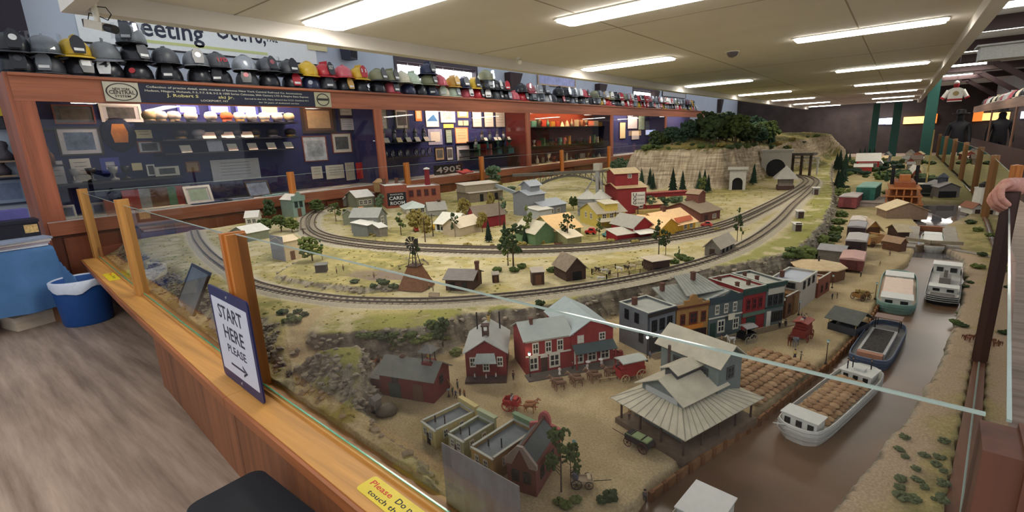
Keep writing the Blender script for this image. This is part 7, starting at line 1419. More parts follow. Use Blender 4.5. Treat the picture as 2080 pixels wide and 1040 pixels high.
# ================================================================ village cars
CARB = MB().sidepoly([(-1, .25), (1, .25), (1.02, .5), (.9, .72), (.45, .78), (.2, 1.2), (-.5, 1.2), (-.85, .8), (-1.02, .7)], -.38, .38).mesh('car_body'); CARW = MB().sidepoly([(.18, .8), (.1, 1.12), (-.45, 1.12), (-.7, .8)], -.385, .385).mesh('car_windows'); CWH = MB().bar((-.06, 0, 0), (.06, 0, 0), .22, .22, 10).mesh('wheel')
def car(px, py, rz, c, label, s=.055):
    p = gp(px, py); t = thing('model_car', label, 'model car', p, R(rz), 'model cars', s)
    ob('car_body', CARB, mat(c, .3, .05, spec=.6), t); ob('car_windows', CARW, PANEM, t)
    for x in (-.36, .36):
        for y in (-.6, .6): ob('wheel', CWH, BLACK, t, (x, y, .22))
car(1200, 476, 100, (190, 40, 46), 'red car left of the teal car'); car(1235, 482, 80, (90, 150, 150), 'teal car parked by the red shop'); car(845, 470, 60, (170, 50, 50), 'red car parked before the brick hotel'); car(882, 466, 60, (200, 160, 40), 'yellow car beside the autumn trees'); car(1010, 452, 40, (150, 50, 46), 'dark red car near the dark red house'); car(1255, 460, 70, (150, 190, 190), 'pale car at the station porch'); car(735, 435, 50, (196, 120, 40), 'long orange bus left of the village', .09); car(1435, 462, 100, (176, 60, 56), 'red car behind the depot'); car(1322, 470, 20, (120, 110, 90), 'brown truck between shop and depot')
bt = boat('tiny rowing boat on the grass before the green store', (1126, 496), (1142, 497), .03, .012, BROWN, BROWN, BROWN, zw=.665)
# farm and pond people
for i, (px, py) in enumerate(((684, 555), (698, 550), (872, 588), (880, 592), (760, 566))): person(gp(px, py), R(50*i), (150, 120, 90), (70, 60, 50), 'farmhand in brown, %s from the left around the pond' % ordn((1, 2, 4, 5, 3)[i]), s=.026)
for i in range(3): ob('plank_step', MB().box((0, 0, .004), (.07, .02, .006)), mat((140, 124, 100), .9, .1), loc=gp(882, 597+3*i), rot=R(20), label='grey plank step below the windmill, %s from the top' % ordn(i+1), cat='plank', group='plank steps')
fence([(810, 545), (860, 530), (870, 538)], 'low stone coloured fence behind the pond', h=.02, m=mat((150, 140, 124), .9, .1))
# telegraph poles
for i, (px, py, ty) in enumerate(((1295, 470, 420), (864, 492, 440), (880, 480, 434), (1016, 460, 400), (1250, 470, 430), (617, 478, 464))):
    p = gp(px, py); h = top(p, px, ty); t = thing('telegraph_pole', 'thin telegraph pole, %s counted from the left in the village' % ordn((6, 2, 3, 4, 5, 1)[i]), 'pole', p, R(30), 'telegraph poles'); ob('pole', MB().bar((0, 0, -.005), (0, 0, h), .006, .004, 6), DBROWN, t); ob('cross_arm', MB().box((0, 0, h*.92), (.07, .006, .006)), DBROWN, t)
# ================================================================ far yard, lock and harbour
def fcar(px, py, rz, L, W, h, c, rc, label, z=ZT):
    p = at(px, py, z); t = thing('freight_car', label, 'railway car', p, R(rz), 'freight cars'); m = mat(c, .7, .1)
    ob('body', MB().bx(-W/2, W/2, -L/2, L/2, .02, h), m, t); ob('roof', MB().wallpoly([(-W/2-.006, h), (W/2+.006, h), (W/2, h+.012), (0, h+.02), (-W/2, h+.012)], -L/2-.006, L/2+.006), mat(rc, .7, .06), t); ob('sliding_door', MB().bx(-W*.22, W*.22, -L/2-.005, -L/2-.001, .025, h*.9), mat(tuple(int(v*.8) for v in c), .7, .1), t)
    for x in (-W*.35, W*.35):
        for y in (-L*.35, L*.35): ob('wheel', MB().bar((x-.004, y, .012), (x+.004, y, .012), .012, .012, 8), BLACK, t)
fcar(1737, 520, 0, .34, .14, .16, (60, 44, 42), (176, 170, 164), 'dark brown boxcar with a pale roof, nearest in the yard row'); fcar(1738, 488, 0, .3, .14, .15, (54, 42, 42), (150, 146, 146), 'second dark boxcar in the yard row'); fcar(1741, 470, 0, .3, .13, .13, (120, 110, 104), (190, 180, 168), 'grey boxcar at the end of the yard row'); fcar(1730, 545, 0, .3, .15, .1, (110, 60, 56), (190, 150, 140), 'low red flat car with timber in the yard row')
fcar(1762, 410, -4, .7, .22, .24, (40, 92, 78), (122, 164, 148), 'green boxcar in the far yard'); fcar(1726, 420, -4, .5, .2, .16, (128, 64, 66), (180, 170, 164), 'red and white caboose on the far siding')
ob('loading_dock', MB().bx(-.3, .3, -.35, .35, 0, .06).bx(-.31, .31, -.36, .36, .06, .066), mat((150, 136, 126), .8, .08), loc=at(1795, 415, ZT), rot=R(-4), label='flat grey loading dock beside the green boxcar', cat='dock')
house('tan plank warehouse with an orange front by the yard', (1757, 477), (1787, 477), .3, (1757, 464), mat((186, 140, 82), .75, .08), ('y', .08, mat((196, 176, 148), .7, .06), .03), (), [('f', .5, .12, .08, BROWN)], (), ZT, 'model_warehouse', 'model warehouse')
t = wagon(at(1766, 498, ZT), R(60), .12, .08, .06, mat((176, 130, 80), .7, .08), DBROWN, 'yellow lumber wagon below the tan warehouse', 'lumber_wagon', s=1.6)
for i in range(5): ob('lumber_board', MB().box((0, -.02+.01*i, .05+.006*(i % 2)), (.11, .008, .008)), OCHRE, t)
house('small lock keeper hut with an open front', (1824, 484), (1846, 484), .2, .07, DBROWN, ('x', .05, mat((176, 160, 130), .75, .08), .02), (), (), (), ZT, 'model_hut', 'model hut'); house('brown shelter beside the lock gate', (1826, 512), (1840, 510), .15, .08, BROWN, ('y', .04, mat((170, 140, 110), .75, .08), .01), (), (), (), ZT, 'model_hut', 'model hut'); house('grey stone cottage above the harbour', (1780, 436), (1800, 444), .4, .1, mat((150, 124, 104), .8, .1), ('x', .09, mat((200, 180, 144), .75, .08), .02), (), (), (), ZT, 'model_house', 'model house')
LS = mat((150, 142, 130), .85, .1, 20)
t = thing('canal_lock', 'grey stone canal lock with timber gates', 'canal lock'); q0, q1, q2, q3 = at(1862, 512, ZW), at(1868, 468, ZW), at(1918, 512, ZW), at(1913, 468, ZW)
for a, b, s in ((q0, q1, -1), (q2, q3, 1)): ob('lock_wall', seg(Vector((a.x, a.y, 0)), Vector((b.x, b.y, 0)), -s*.05, .1, ZW-.02, ZT+.014), LS, t)
m_ = (q0+q2)/2+Vector((0, .08, 0))
for a, e in ((q0, at(1838, 495, ZT)), (q2, at(1955, 506, ZT))): ob('gate_leaf', seg(Vector((a.x, a.y, 0)), Vector((m_.x, m_.y, 0)), 0, .03, ZW-.02, ZT+.03), mat((110, 92, 72), .85, .12), t); ob('balance_beam', MB().bar(Vector((m_.x, m_.y, ZT+.045)), Vector((e.x, e.y, ZT+.05)), .018, .022, 4), mat((150, 138, 116), .85, .1), t)
ob('upper_gate', MB().box(((q1.x+q3.x)/2, q1.y, ZT-.005), ((q3-q1).length, .04, .05)), mat((150, 100, 72), .85, .1), t)
ob('bank_wall', seg(Vector((q2.x+.06, q2.y-.05, 0)), Vector((q2.x+.3, q2.y-.25, 0)), 0, .06, ZW-.02, ZT+.01), LS, t)
# wooden riverboat, black schooner, boathouse, lighthouse
a = at(1832, 428, ZW); t = thing('river_steamer', 'orange brown wooden river steamer with two black funnels', 'boat', (a.x, a.y, ZW), R(2), 'harbour craft'); WM = mat((170, 106, 58), .75, .12)
ob('hull', MB().bx(-.2, .2, 0, 1.0, 0, .07), WM, t)
for k in range(3):
    ob('deck', MB().bx(-.21+.02*k, .21-.02*k, -.02, .95-.1*k, .08+.10*k, .092+.10*k), WM, t)
    for i in range(5): ob('deck_post', MB().bx(-.2+.02*k+(.39-.04*k)*i/4-.008, -.2+.02*k+(.39-.04*k)*i/4+.008, -.01, .006, .0+.10*k, .08+.10*k), WM, t)
    ob('deck_cabin', MB().bx(-.15+.02*k, .15-.02*k, .12, .85-.1*k, .092+.10*k, .18+.10*k if k < 2 else .36), mat((140, 80, 46), .75, .12), t)
ob('pilot_house', MB().bx(-.06, .06, .3, .45, .36, .44), WM, t)
for x in (-.13, .13): ob('funnel', MB().bar((x, .5, .3), (x, .5, .56), .022, .022, 8), BLACK, t)
a = at(1880, 403, ZW); t = thing('schooner', 'black hulled schooner with a pale deck and tall mast', 'boat', (a.x, a.y+.5, ZW), R(88), 'harbour craft'); hull(t, 1.1, .42, .2, mat((34, 38, 38), .5, .06), mat((176, 168, 148), .7, .08), mat((190, 186, 170), .6, .05), strakes=1)
ob('mast', MB().bar((0, 0, .09), (0, 0, 1.0), .014, .008, 8), OCHRE, t); ob('boom', MB().bar((0, 0, .35), (-.4, 0, .3), .008, .006, 6), OCHRE, t); ob('deck_house', MB().bx(-.15, .05, -.08, .08, .09, .15), WHR, t)
t = house('grey boathouse with two dark bays and a turret', (1905, 404), (1947, 404), .5, (1905, 380), mat((112, 108, 106), .75, .08), ('y', .06, mat((136, 132, 130), .75, .08), .02), (), [('f', .25, .12, .11, BLACK), ('f', .6, .12, .11, BLACK)], (), ZT, 'boat_house', 'model boathouse'); ob('turret', MB().lathe([(.06, t['h']), (.06, t['h']+.12), (.075, t['h']+.12), (.01, t['h']+.18)], 10, (t['w']*.5, .25, 0)), mat((70, 74, 84), .7, .06), t)
a = at(1990, 425, ZT); t = thing('lighthouse', 'short white lighthouse near the right posts', 'lighthouse', a, 0); ob('tower', MB().lathe([(.09, 0), (.08, .26), (.085, .26), (.085, .275)], 14), WHR, t); ob('lamp_house', MB().lathe([(.045, .275), (.045, .31), (.055, .315), (.005, .345)], 10), DARK, t); house('red roofed cottage beside the lighthouse', (1975, 434), (1995, 434), .25, .07, WHT, ('y', .05, mat((140, 92, 70), .75, .08), .015), (), [('f', .5, .05, .05, DBROWN)], (), ZT, 'model_house', 'model house')
t = house('bright red factory with white roofs in the far town', (1738, 347), (1784, 347), .9, (1738, 327), mat((176, 40, 46), .7, .06), ('x', .16, WHR, .03), [('f', .1, .9, 4, .6, .1, .1)], (), (), ZT, 'model_factory', 'model factory'); boxparts(t, -.03, t['w']*.7, -.4, -.002, 0, t['h']*.5, mat((170, 56, 50), .7, .06), ('shed', .05, WHR, .02))
house('small red brick cottage behind the steamer', (1853, 362), (1870, 362), .5, (1853, 350), mat((150, 72, 58), .8, .08), ('y', .12, WHR, .03), (), (), (), ZT, 'model_house', 'model house')
rf = random.Random(21); nf = 0
for i in range(34):
    px, py = rf.uniform(1765, 1925), rf.uniform(288, 352); nf += 1
    c = rf.choice([(140, 120, 100), (150, 80, 66), (170, 160, 146), (120, 110, 100), (160, 150, 110), (110, 120, 130)]); p = at(px, py, ZT); 
    if p.x > .75 or p.y > 19.5: continue
    house('distant %s model building, number %s across the far town' % ({(140, 120, 100): 'tan', (150, 80, 66): 'red brick', (170, 160, 146): 'pale', (120, 110, 100): 'grey brown', (160, 150, 110): 'cream', (110, 120, 130): 'blue grey'}[c], ordn(nf)), (px, py), (px+rf.uniform(10, 22), py), rf.uniform(.25, .5), rf.uniform(.1, .22), mat(c, .75, .08), (rf.choice('xyx'), rf.uniform(.05, .1), rf.choice([WHR, GREYR, TANR, BRNR]), .02), [('f', .1, .9, 3, .5, .05, .07)], (), (), ZT, 'far_building', 'model building', None, 'far town buildings')
fl = sorted([o for o in COL.objects if o.name.startswith('far_building')], key=lambda o: (lambda v: v.dot(CR)/v.dot(CF))(Vector(o.location)-Vector((0, 0, CAMH))))
for i, o in enumerate(fl): o['label'] = 'distant %s model building, %s from the left in the far town' % (o['label'].split(' model')[0].replace('distant ', ''), ordn(i+1))
for i in range(70):
    px, py = rf.uniform(1700, 1900), rf.uniform(290, 400); p = at(px, py, ZT)
    if p.x > .7 or p.y > 19.5 or hz(p.x, p.y) < .47: continue
    bush(px, py, rf.uniform(.06, .16)*(1+(p.y > 11)), 'dark far shrub, clump %s among the far town roofs' % ordn(i+1), rf.choice([L2, CONM[0], L0]), 'far town greenery', p=Vector((p.x, p.y, float(hz(p.x, p.y)))))
# ================================================================ sign, stickers and cards at the front glass
a, b = Vector((-2.594, .862, .502)), Vector((-2.10, .828, .502)); r = (b-a).normalized(); w_ = (b-a).length; hh = .48
t = thing('start_sign', 'white START HERE PLEASE sign with a navy border on the ledge', 'sign', a, math.atan2(r.y, r.x))
def rr(w, h, x0, z0, rad, n=5):
    o = []
    for cx, cz_, a0 in ((x0+w-rad, z0+rad, -90), (x0+w-rad, z0+h-rad, 0), (x0+rad, z0+h-rad, 90), (x0+rad, z0+rad, 180)):
        for i in range(n+1): q = R(a0+90*i/n); o.append((cx+rad*math.cos(q), cz_+rad*math.sin(q)))
    return o
ob('board', MB().wallpoly(rr(w_, hh, 0, 0, .02), 0, .008), mat((36, 40, 84), .4, .05), t); ob('white_field', MB().wallpoly(rr(w_-.05, hh-.10, .025, .05, .008), -.001, 0), mat((196, 198, 210), .5, .02), t)
ink = mat((44, 46, 66), .5, .02)
for s, x_, z_, ww, hg in (('START', .10, .335, .30, .07), ('HERE', .13, .235, .25, .07), ('PLEASE', .14, .165, .23, .042)): letter(s, (x_, -.0015, z_), (1, 0, 0), ZV, ww, hg, ink, t)
ob('arrow', MB().wallpoly([(.15, .108), (.32, .108), (.32, .098), (.15, .098)], -.002, -.001).wallpoly([(.30, .132), (.355, .103), (.30, .074), (.30, .086), (.332, .103), (.30, .12)], -.002, -.001), ink, t)
for z_ in (.025, hh-.025): ob('screw', MB().bar((w_/2, -.003, z_), (w_/2, 0, z_), .007, .007, 10), mat((190, 190, 196), .3, .05, metal=.7), t)
YS = mat((214, 190, 30), .35, .08, 9)
def sticker(p, q, wd, label, words):
    p, q = Vector(p), Vector(q); L = (q-p).length; t = thing('yellow_sticker', label, 'sticker', p, math.atan2(q.y-p.y, q.x-p.x), 'yellow stickers on the ledge')
    ob('sheet', MB().prism([(x, y) for x, y in rr(L, wd, 0, 0, .015)], .0006, .0016), YS, t)
    for s, x_, y_, ww, hg, m in words: letter(s, (x_, y_, .0018), (1, 0, 0), (0, 1, 0), ww, hg, m, t)
    return t
sticker((-1.30, .745, .5), (-.90, .72, .5), .078, 'yellow sticker reading Please Do not on the ledge at the bottom edge', [('Please', .02, .042, .115, .022, mat((196, 60, 30), .5, .03)), ('Do not', .16, .042, .115, .022, BLACK), ('touch the glass', .05, .012, .26, .018, BLACK)])
sticker((-5.98, 1.11, .5), (-5.58, 1.075, .5), .085, 'yellow sticker far along the ledge by the second post', [('Please', .02, .045, .12, .024, mat((196, 60, 30), .5, .03)), ('Do not', .18, .045, .13, .024, BLACK)])
# leaning frame and cards behind the glass
t = thing('leaning_picture', 'black framed card with a dull photograph leaning behind the glass', 'picture', (-4.12, 1.13, .505), (R(-28), 0, R(-6)))
ob('frame', MB().bx(0, .46, 0, .015, 0, .02).bx(0, .46, 0, .015, .32, .34).bx(0, .02, 0, .015, .02, .32).bx(.44, .46, 0, .015, .02, .32), mat((60, 50, 44), .4, .05), t); ob('photograph', MB().bx(.02, .44, .004, .01, .02, .32), mat((150, 162, 166), .3, .15, 5), t); ob('caption', MB().bx(.06, .16, .001, .004, .03, .05), WHITE, t)
t = thing('leaning_card', 'pale blank card leaning beside the black framed card', 'card', (-3.32, 1.05, .505), (R(-24), 0, R(-6))); ob('sheet', MB().bx(0, .4, 0, .004, 0, .26), mat((186, 186, 170), .4, .06), t); ob('fold', MB().bx(0, .4, -.012, -.0005, 0, .006), PAPER, t)
ob('printed_sheet', MB().add([(0, 0, 0), (.31, -.019, 0), (.31, -.019, .225), (0, 0, .225), (0, .003, 0), (.31, -.016, 0), (.31, -.016, .225), (0, .003, .225)], [(0, 1, 2, 3), (7, 6, 5, 4), (0, 4, 5, 1), (1, 5, 6, 2), (2, 6, 7, 3), (3, 7, 4, 0)]), mat((176, 174, 170), .5, .12, 16, stretch=(1, 1, .4), c2=(140, 126, 116)), loc=(-1.0, .872, .49), label='grey mottled sheet standing behind the front glass', cat='sheet')
# stool
t = thing('step_stool', 'black plastic step stool in front of the counter', 'stool', (-1.70, .56, 0), R(0))
ob('top', MB().prism([(x-.235, y-.14) for x, y in rr(.47, .28, 0, 0, .05)], .30, .335), mat((26, 26, 30), .55, .08), t); ob('grip_slot', MB().prism([(x-.05, y-.012) for x, y in rr(.1, .024, 0, 0, .011)], .335, .3358), BLACK, t)
for x in (-.2, .2):
    for y in (-.11, .11): ob('leg', MB().bar((x, y, .3), (x*1.06, y*1.06, .0), .024, .028, 8), mat((26, 26, 30), .55, .08), t)
ob('step_board', MB().bx(-.2, .2, -.12, -.02, .14, .16), mat((28, 28, 32), .55, .08), t)
# bin
t = thing('waste_bin', 'round blue waste bin with a white liner', 'bin', (-6.30, .985, 0), 0)
ob('drum', MB().lathe([(.19, 0), (.2, .02), (.225, .40), (.23, .44), (.21, .44), (.18, .03)], 28, cap=False), mat((34, 76, 140), .45, .06), t, smooth=True); ob('floor_disc', MB().lathe([(.185, .0), (.185, .03)], 24), mat((30, 66, 124), .5, .05), t)
o_ = MB(); n = 36; vs = []
for i in range(n):
    q = 2*math.pi*i/n; c, s = math.cos(q), math.sin(q); j = .025*math.sin(3*q)+.012*math.sin(7*q)
    vs += [(.236*c, .236*s, .36+j), (.238*c, .238*s, .445), (.215*c, .215*s, .455), (.2*c, .2*s, .2)]
o_.add(vs, [(i*4+k, ((i+1) % n)*4+k, ((i+1) % n)*4+k+1, i*4+k+1) for i in range(n) for k in range(3)]); ob('liner', o_, mat((196, 202, 214), .4, .05), t, smooth=True)
# table with blue cloth
CL = mat((74, 112, 156), .85, .08, 6)
t = thing('side_table', 'folding table hidden under a blue cloth at the left edge', 'table', (0, 0, 0)); ob('table_top', MB().bx(-7.2, -6.54, -.6, .87, .75, .783), wood((150, 110, 76), 4, 'y'), t)
for x in (-7.12, -6.6):
    for y in (-.5, .8): ob('leg', MB().bx(x-.025, x+.025, y-.025, y+.025, 0, .75), wood((128, 88, 60), 4, 'z'), t)
nx_, ny_ = 24, 48; vs = []
def cl(u, v):
    """u across towards the viewer, v along the table; hangs over the front and the right end"""
    x = -7.22+u*1.32; y = -.62+v*1.98; z = .787
    fx = max(0, x+6.51); fyv = max(0, y-.89)
    xx, yy = min(x, -6.51), min(y, .89)
    if fx > 0 or fyv > 0:
        z -= max(fx, fyv)*1.0; rip = .035*math.sin(yy*11+1)*min(1, fx*3)+.012*math.sin(yy*23)*min(1, fx*3); xx += fx*.10+rip*(fx > 0); yy += fyv*.10+.03*math.sin(x*13)*min(1, fyv*3)
        if fx > 0 and fyv > 0: xx += .05*min(fx, fyv)*2; yy += .05*min(fx, fyv)*2
    return (xx, yy, max(z, .13))
for i in range(ny_+1):
    for j in range(nx_+1): vs.append(cl(j/nx_, i/ny_))
ob('blue_tablecloth', MB().add(vs, [(i*(nx_+1)+j, i*(nx_+1)+j+1, (i+1)*(nx_+1)+j+1, (i+1)*(nx_+1)+j) for i in range(ny_) for j in range(nx_)]), CL, smooth=True, label='pale blue cloth hanging over the side table', cat='tablecloth')
t = thing('storage_box', 'black storage box with a small colour label on the blue table', 'box', (-6.86, .60, .789), 0); ob('box_body', MB().bx(-.12, .12, -.26, .26, 0, .22), mat((26, 26, 38), .5, .06), t); ob('box_lid', MB().bx(-.13, .13, -.27, .27, .22, .25), mat((30, 30, 44), .5, .06), t); ob('colour_label', MB().bx(.1205, .122, .15, .25, .12, .2), mat((206, 170, 110), .5, .3, 60), t)
for i in range(4): ob('magazine', MB().bx(-.13, .13, -.24, .24, 0, .02), mat(((190, 196, 210), (150, 140, 150), (186, 180, 176), (140, 150, 170))[i], .5, .1), loc=(-6.64+.008*i, .62+.01*i, .789+.0208*i), rot=R(3*i), label='magazine in the low stack before the storage box, %s from the bottom' % ordn(i+1), cat='magazine', group='magazines on the blue table')
ob('purple_carton', MB().bx(-.1, .1, -.3, .22, 0, .34).bx(.1, .102, -.2, .15, .24, .31), mat((92, 88, 150), .6, .15, 6), loc=(-7.08, .62, .789), label='purple and pink carton behind the storage box', cat='carton')
t = thing('clear_bottle', 'clear plastic bottle at the left picture edge on the table', 'bottle', (-6.66, .26, .789), 0); ob('body', MB().lathe([(.04, 0), (.045, .02), (.045, .14), (.018, .19), (.018, .21)], 14, cap=False), glass('bottle_plastic', 2, (.85, .9, .95)), t, smooth=True); ob('cap', MB().lathe([(.02, .205), (.02, .235)], 12), WHITE, t)
t = thing('cardboard_carton', 'pale cardboard carton on the floor under the table', 'carton', (-6.75, .60, 0), R(14)); ob('carton_body', MB().bx(-.18, .18, -.16, .16, 0, .13), mat((196, 180, 160), .8, .05), t); ob('carton_lid', MB().bx(-.187, .187, -.167, .167, .09, .137), mat((204, 190, 170), .8, .05), t)
ob('dark_crate', MB().bx(-.15, .15, -.12, .12, 0, .2).bx(-.16, .16, -.13, .13, .2, .22), mat((40, 42, 58), .6, .1), loc=(-6.98, .80, 0), label='dark plastic crate deep under the table', cat='crate')
ob('red_crate', MB().bx(-.15, .15, -.1, .1, 0, .24).bx(-.16, .16, -.11, .11, .21, .25), mat((96, 40, 40), .6, .1), loc=(-6.95, .28, 0), label='dull red crate under the table at the picture edge', cat='crate')
# things on the left wall
P((-40, 362, 66, 416), 'grey blue mounted double photograph in a dark frame on the left wall', mat((58, 66, 86), .5, .05), mat((150, 164, 184), .6, .03), mat((118, 134, 160), .6, .12), X=-8.29, fw=.02, th=.03)
t = thing('wall_lantern', 'black coach lantern with a yellow pane on the left wall', 'lantern', (-8.2, Yof(2, 240, -8.2), Zof(5, 262, -8.2)), 0); ob('lantern_body', MB().lathe([(.12, 0), (.08, .12), (.06, .2), (.1, .32), (.02, .36)], 6), mat((34, 32, 36), .5, .06), t); ob('pane', MB().bx(.07, .09, -.03, .03, .14, .24), mat((214, 190, 60), .4, .05), t); ob('wall_bracket', MB().bx(-.1, -.05, -.02, .02, .1, .2), BLACK, t)
for k, (px, py, l) in enumerate(((10, 312, 'small dark bust on the upper wall bracket'), (4, 342, 'small grey figurine on the lower wall bracket'))):
    y, z = Yof(px, py, -8.15), Zof(px, py, -8.15); t = thing('figurine', l, 'figurine', (-8.18, y, z-.08), 0, 'wall figurines'); ob('body', MB().lathe([(.07, 0), (.08, .05), (.05, .1), (.035, .13), (.05, .17), (.04, .21), (.01, .225)], 12), mat((70, 64, 70), .5, .12), t, smooth=True); ob('bracket', MB().bx(-.12, .1, -.1, .1, -.02, 0), mat((150, 132, 110), .6, .06), t)
# ================================================================ hand on the dark post
P0 = Vector((.405, 2.98, 1.29)); dep_ = (P0-Vector((0, 0, CAMH))).dot(CF); K = dep_/FPX
def hp(px, py, dz=0): return tuple(CR*((px-1040)*K)+CD*((py-520)*K)+CF*dep_+Vector((0, 0, CAMH))+CF*dz)
V = [hp(2064, 376, 0), hp(2046, 374, 0), hp(2090, 374, .01), hp(2116, 374, .03), hp(2150, 378, .06)]; Rd = [(.034, .034), (.034, .032), .032, .034, .042]; E_ = [(0, 1), (0, 2), (2, 3), (3, 4)]
for i, (k0, k1, k2, k3, rr_) in enumerate((((2034, 374), (2018, 384), (2020, 404), (2040, 420), .0125), ((2033, 378), (2015, 391), (2020, 411), (2042, 425), .0125), ((2034, 384), (2018, 398), (2025, 416), (2046, 428), .0115), ((2038, 390), (2024, 404), (2032, 420), (2050, 430), .0105))):
    dz = -.035+.024*i; p = 1
    for j, (q, r_) in enumerate(((k0, rr_*1.25), (k1, rr_*1.15), (k2, rr_), (k3, rr_*.85))): V.append(hp(*q, dz*(1-.1*j))); Rd.append(r_); E_.append((p, len(V)-1)); p = len(V)-1
p = 0
for q, dz, r_ in (((2070, 392), .035, .02), ((2072, 410), .05, .015), ((2066, 424), .055, .012)): V.append(hp(*q, dz)); Rd.append(r_); E_.append((p, len(V)-1)); p = len(V)-1
hm = skinmesh('hand', V, E_, Rd, 2)
SKN = mat((206, 140, 124), .55, .10, 30, c2=(226, 170, 150))
t = thing('person', 'bare hand and forearm gripping the dark glass post at the right edge', 'person', (0, 0, 0)); ob('hand', hm, SKN, t)
sl = MB(); aa, bb = Vector(hp(2128, 376, .04)), Vector(hp(2300, 400, .16)); sl.bar(aa, bb, .05, .075, 12); ob('sleeve', sl, mat((70, 70, 84), .85, .1), t)
# ================================================================ right aisle and far end
RX = 2.0; SD = mat((120, 96, 82), .6, .1, 4)
for i, (y0, y1) in enumerate(((12, 16), (16, 20), (20, 25))):
    t = thing('wall_case', 'brown glazed case along the right aisle, %s from the front' % ordn(i+1), 'display case', group='right aisle cases')
    ob('cornice', MB().bx(RX-.02, RX+.6, y0, y1, 1.83, 2.04), wood((150, 112, 88), 4, 'y'), t); ob('base_body', MB().bx(RX, RX+.6, y0, y1, 0, .95), wood((78, 52, 48), 4, 'z'), t); ob('back_panel', MB().bx(RX+.56, RX+.6, y0, y1, .95, 1.83), mat((92, 84, 78), .8, .2, 3), t); ob('post', MB().bx(RX-.015, RX+.03, y0, y0+.1, .95, 1.83), wood((140, 100, 76), 4, 'z'), t)
    ob('glass_front', MB().add([(RX, y0, .95), (RX, y1, .95), (RX, y1, 1.83), (RX, y0, 1.83)], [(0, 1, 2, 3)]), GC, t); ob('tube_light', MB().bar((RX+.1, y0+.4, 1.8), (RX+.1, y1-.4, 1.8), .015, .015, 6), mat((255, 250, 240), .5, 0, emit=14), t)
    ob('shelf', MB().bx(RX+.2, RX+.55, y0+.1, y1, 1.38, 1.4), SHELFM, t)
    for k in range(6): ob('case_exhibit_card', MB().bx(RX+.5, RX+.51, y0+.3+.6*k, y0+.6+.6*k, 1.45, 1.7), mat(((206, 190, 150), (180, 170, 150), (150, 120, 90), (196, 180, 130), (120, 130, 110), (170, 150, 140))[k], .7, .1), label='paper exhibit, %s from the front in right aisle case %s' % (ordn(k+1), ordn(i+1)), cat='card', group='papers in the right aisle cases')
rh2 = random.Random(9)
for k in range(24):
    c = rh2.choice(['white', 'black', 'silver', 'cream', 'red', 'charcoal', 'pink red', 'white'])
    t = helmet(1005, 0, c, c, None, rh2.choice('lmc'), '%s helmet on the right aisle cases, %s from the front' % (c, ordn(k+1)), z=2.075); t.location = (RX+.25, 12.3+.5*k, 2.075); t.rotation_euler.z = R(rh2.uniform(140, 220)); t['group'] = 'helmets on the right aisle cases'
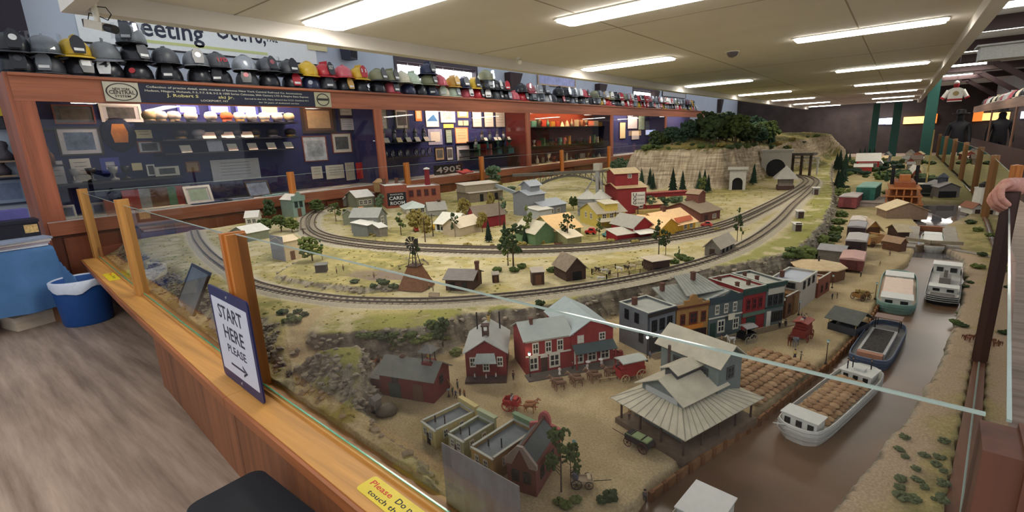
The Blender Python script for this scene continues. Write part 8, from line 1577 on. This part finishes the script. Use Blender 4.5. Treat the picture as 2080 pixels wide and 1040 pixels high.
# hockey jersey display
p = Vector((.97, 17.2, 0)); t = thing('hockey_jersey', 'white hockey jersey with red bands hung high in the right aisle', 'jersey', (p.x, p.y, 2.06), R(5), None, .58); JW = mat((206, 204, 196), .8, .04); JR = mat((150, 36, 44), .8, .05)
ob('torso', MB().wallpoly([(-.24, 0), (.24, 0), (.26, .5), (.1, .58), (-.1, .58), (-.26, .5)], -.08, .08), JW, t)
for s in (-1, 1): ob('sleeve', MB().bar((s*.22, 0, .46), (s*.42, 0, .12), .1, .085, 10), JW, t); ob('cuff_band', MB().bar((s*.385, 0, .18), (s*.42, 0, .12), .095, .09, 10), JR, t)
ob('hem_band', MB().bx(-.245, .245, -.085, .085, .04, .12), JR, t); ob('chest_emblem', MB().bar((0, -.1, .34), (0, -.08, .34), .1, .1, 16), mat((150, 130, 90), .7, .1), t); ob('head_form', MB().lathe([(.07, .58), (.1, .68), (.1, .76), (.02, .84)], 12), JR, t, smooth=True); ob('cap_front', MB().lathe([(.102, .74), (.09, .82), (.02, .88)], 12), JW, t, smooth=True); ob('hanging_wire', MB().bar((0, 0, .84), (0, 0, 2.136), .006, .006, 5), BLACK, t)
o = bpy.data.objects.new('mannequin', PB['stand']); COL.objects.link(o); o.location = (1.5, 22.5, 0); o.rotation_euler = (0, 0, R(170)); o.scale = (1.15, 1.15, 1.02)
for i in range(3): o.material_slots[i].link = 'OBJECT'; o.material_slots[i].material = mat((34, 34, 38), .7, .1)
tag(o, 'dark mannequin in a black coat in the right aisle', 'mannequin'); ob('hat', HATM, BLACK, o, (0, .01, 1.76)); ob('reflective_strip', MB().bx(-.16, .16, -.155, -.145, 1.36, 1.4), WHITE, o)
TEAL = mat((40, 84, 76), .6, .08)
for i, (px, y, w2) in enumerate(((1779, 29, .26), (1822, 29, .3), (1890, 22, .3))):
    x = (ray(px, 235).x/ray(px, 235).y)*y; struct('trim_%d' % (40+i), MB().bx(x-w2/2, x+w2/2, y, y+.2, 0, 2.49 if y > 25 else 3.0), TEAL)
struct('trim_50', MB().bx(.95, 1.75, 12.5, 13.0, 2.62, 2.85).bx(.9, 1.8, 12.45, 13.05, 2.85, 2.88), mat((150, 150, 146), .6, .1))
for k, (px0, py0, px1, py1, c, e, l) in enumerate(((1786, 241, 1800, 252, (190, 210, 255), 3, 'bright television screen at the far wall, left one'), (1801, 240, 1816, 252, (210, 220, 255), 3, 'bright television screen at the far wall, right one'), (1836, 238, 1882, 250, (250, 200, 120), 1.5, 'warm lit showcase at the far end'), (1884, 232, 1902, 250, (220, 120, 50), 1.2, 'orange lit crest panel at the far end'))):
    r0, r1 = ray(px0, py0), ray(px1, py1); y = 33.7; ob('lit_panel', MB().bx(r0.x*y/r0.y, r1.x*y/r1.y, y, y+.08, CAMH+r1.z*y/r1.y, CAMH+r0.z*y/r0.y), mat(c, .5, 0, emit=e), label=l, cat='lit panel', group='lit panels at the far wall')
for k in range(2): lamp(-2.6+1.9*k, 32.6, 1.6, .5, 'lamp over the far exit beyond the dropped ceiling, %s' % ('left', 'right')[k], z=2.75, grp='lamps at the far end')
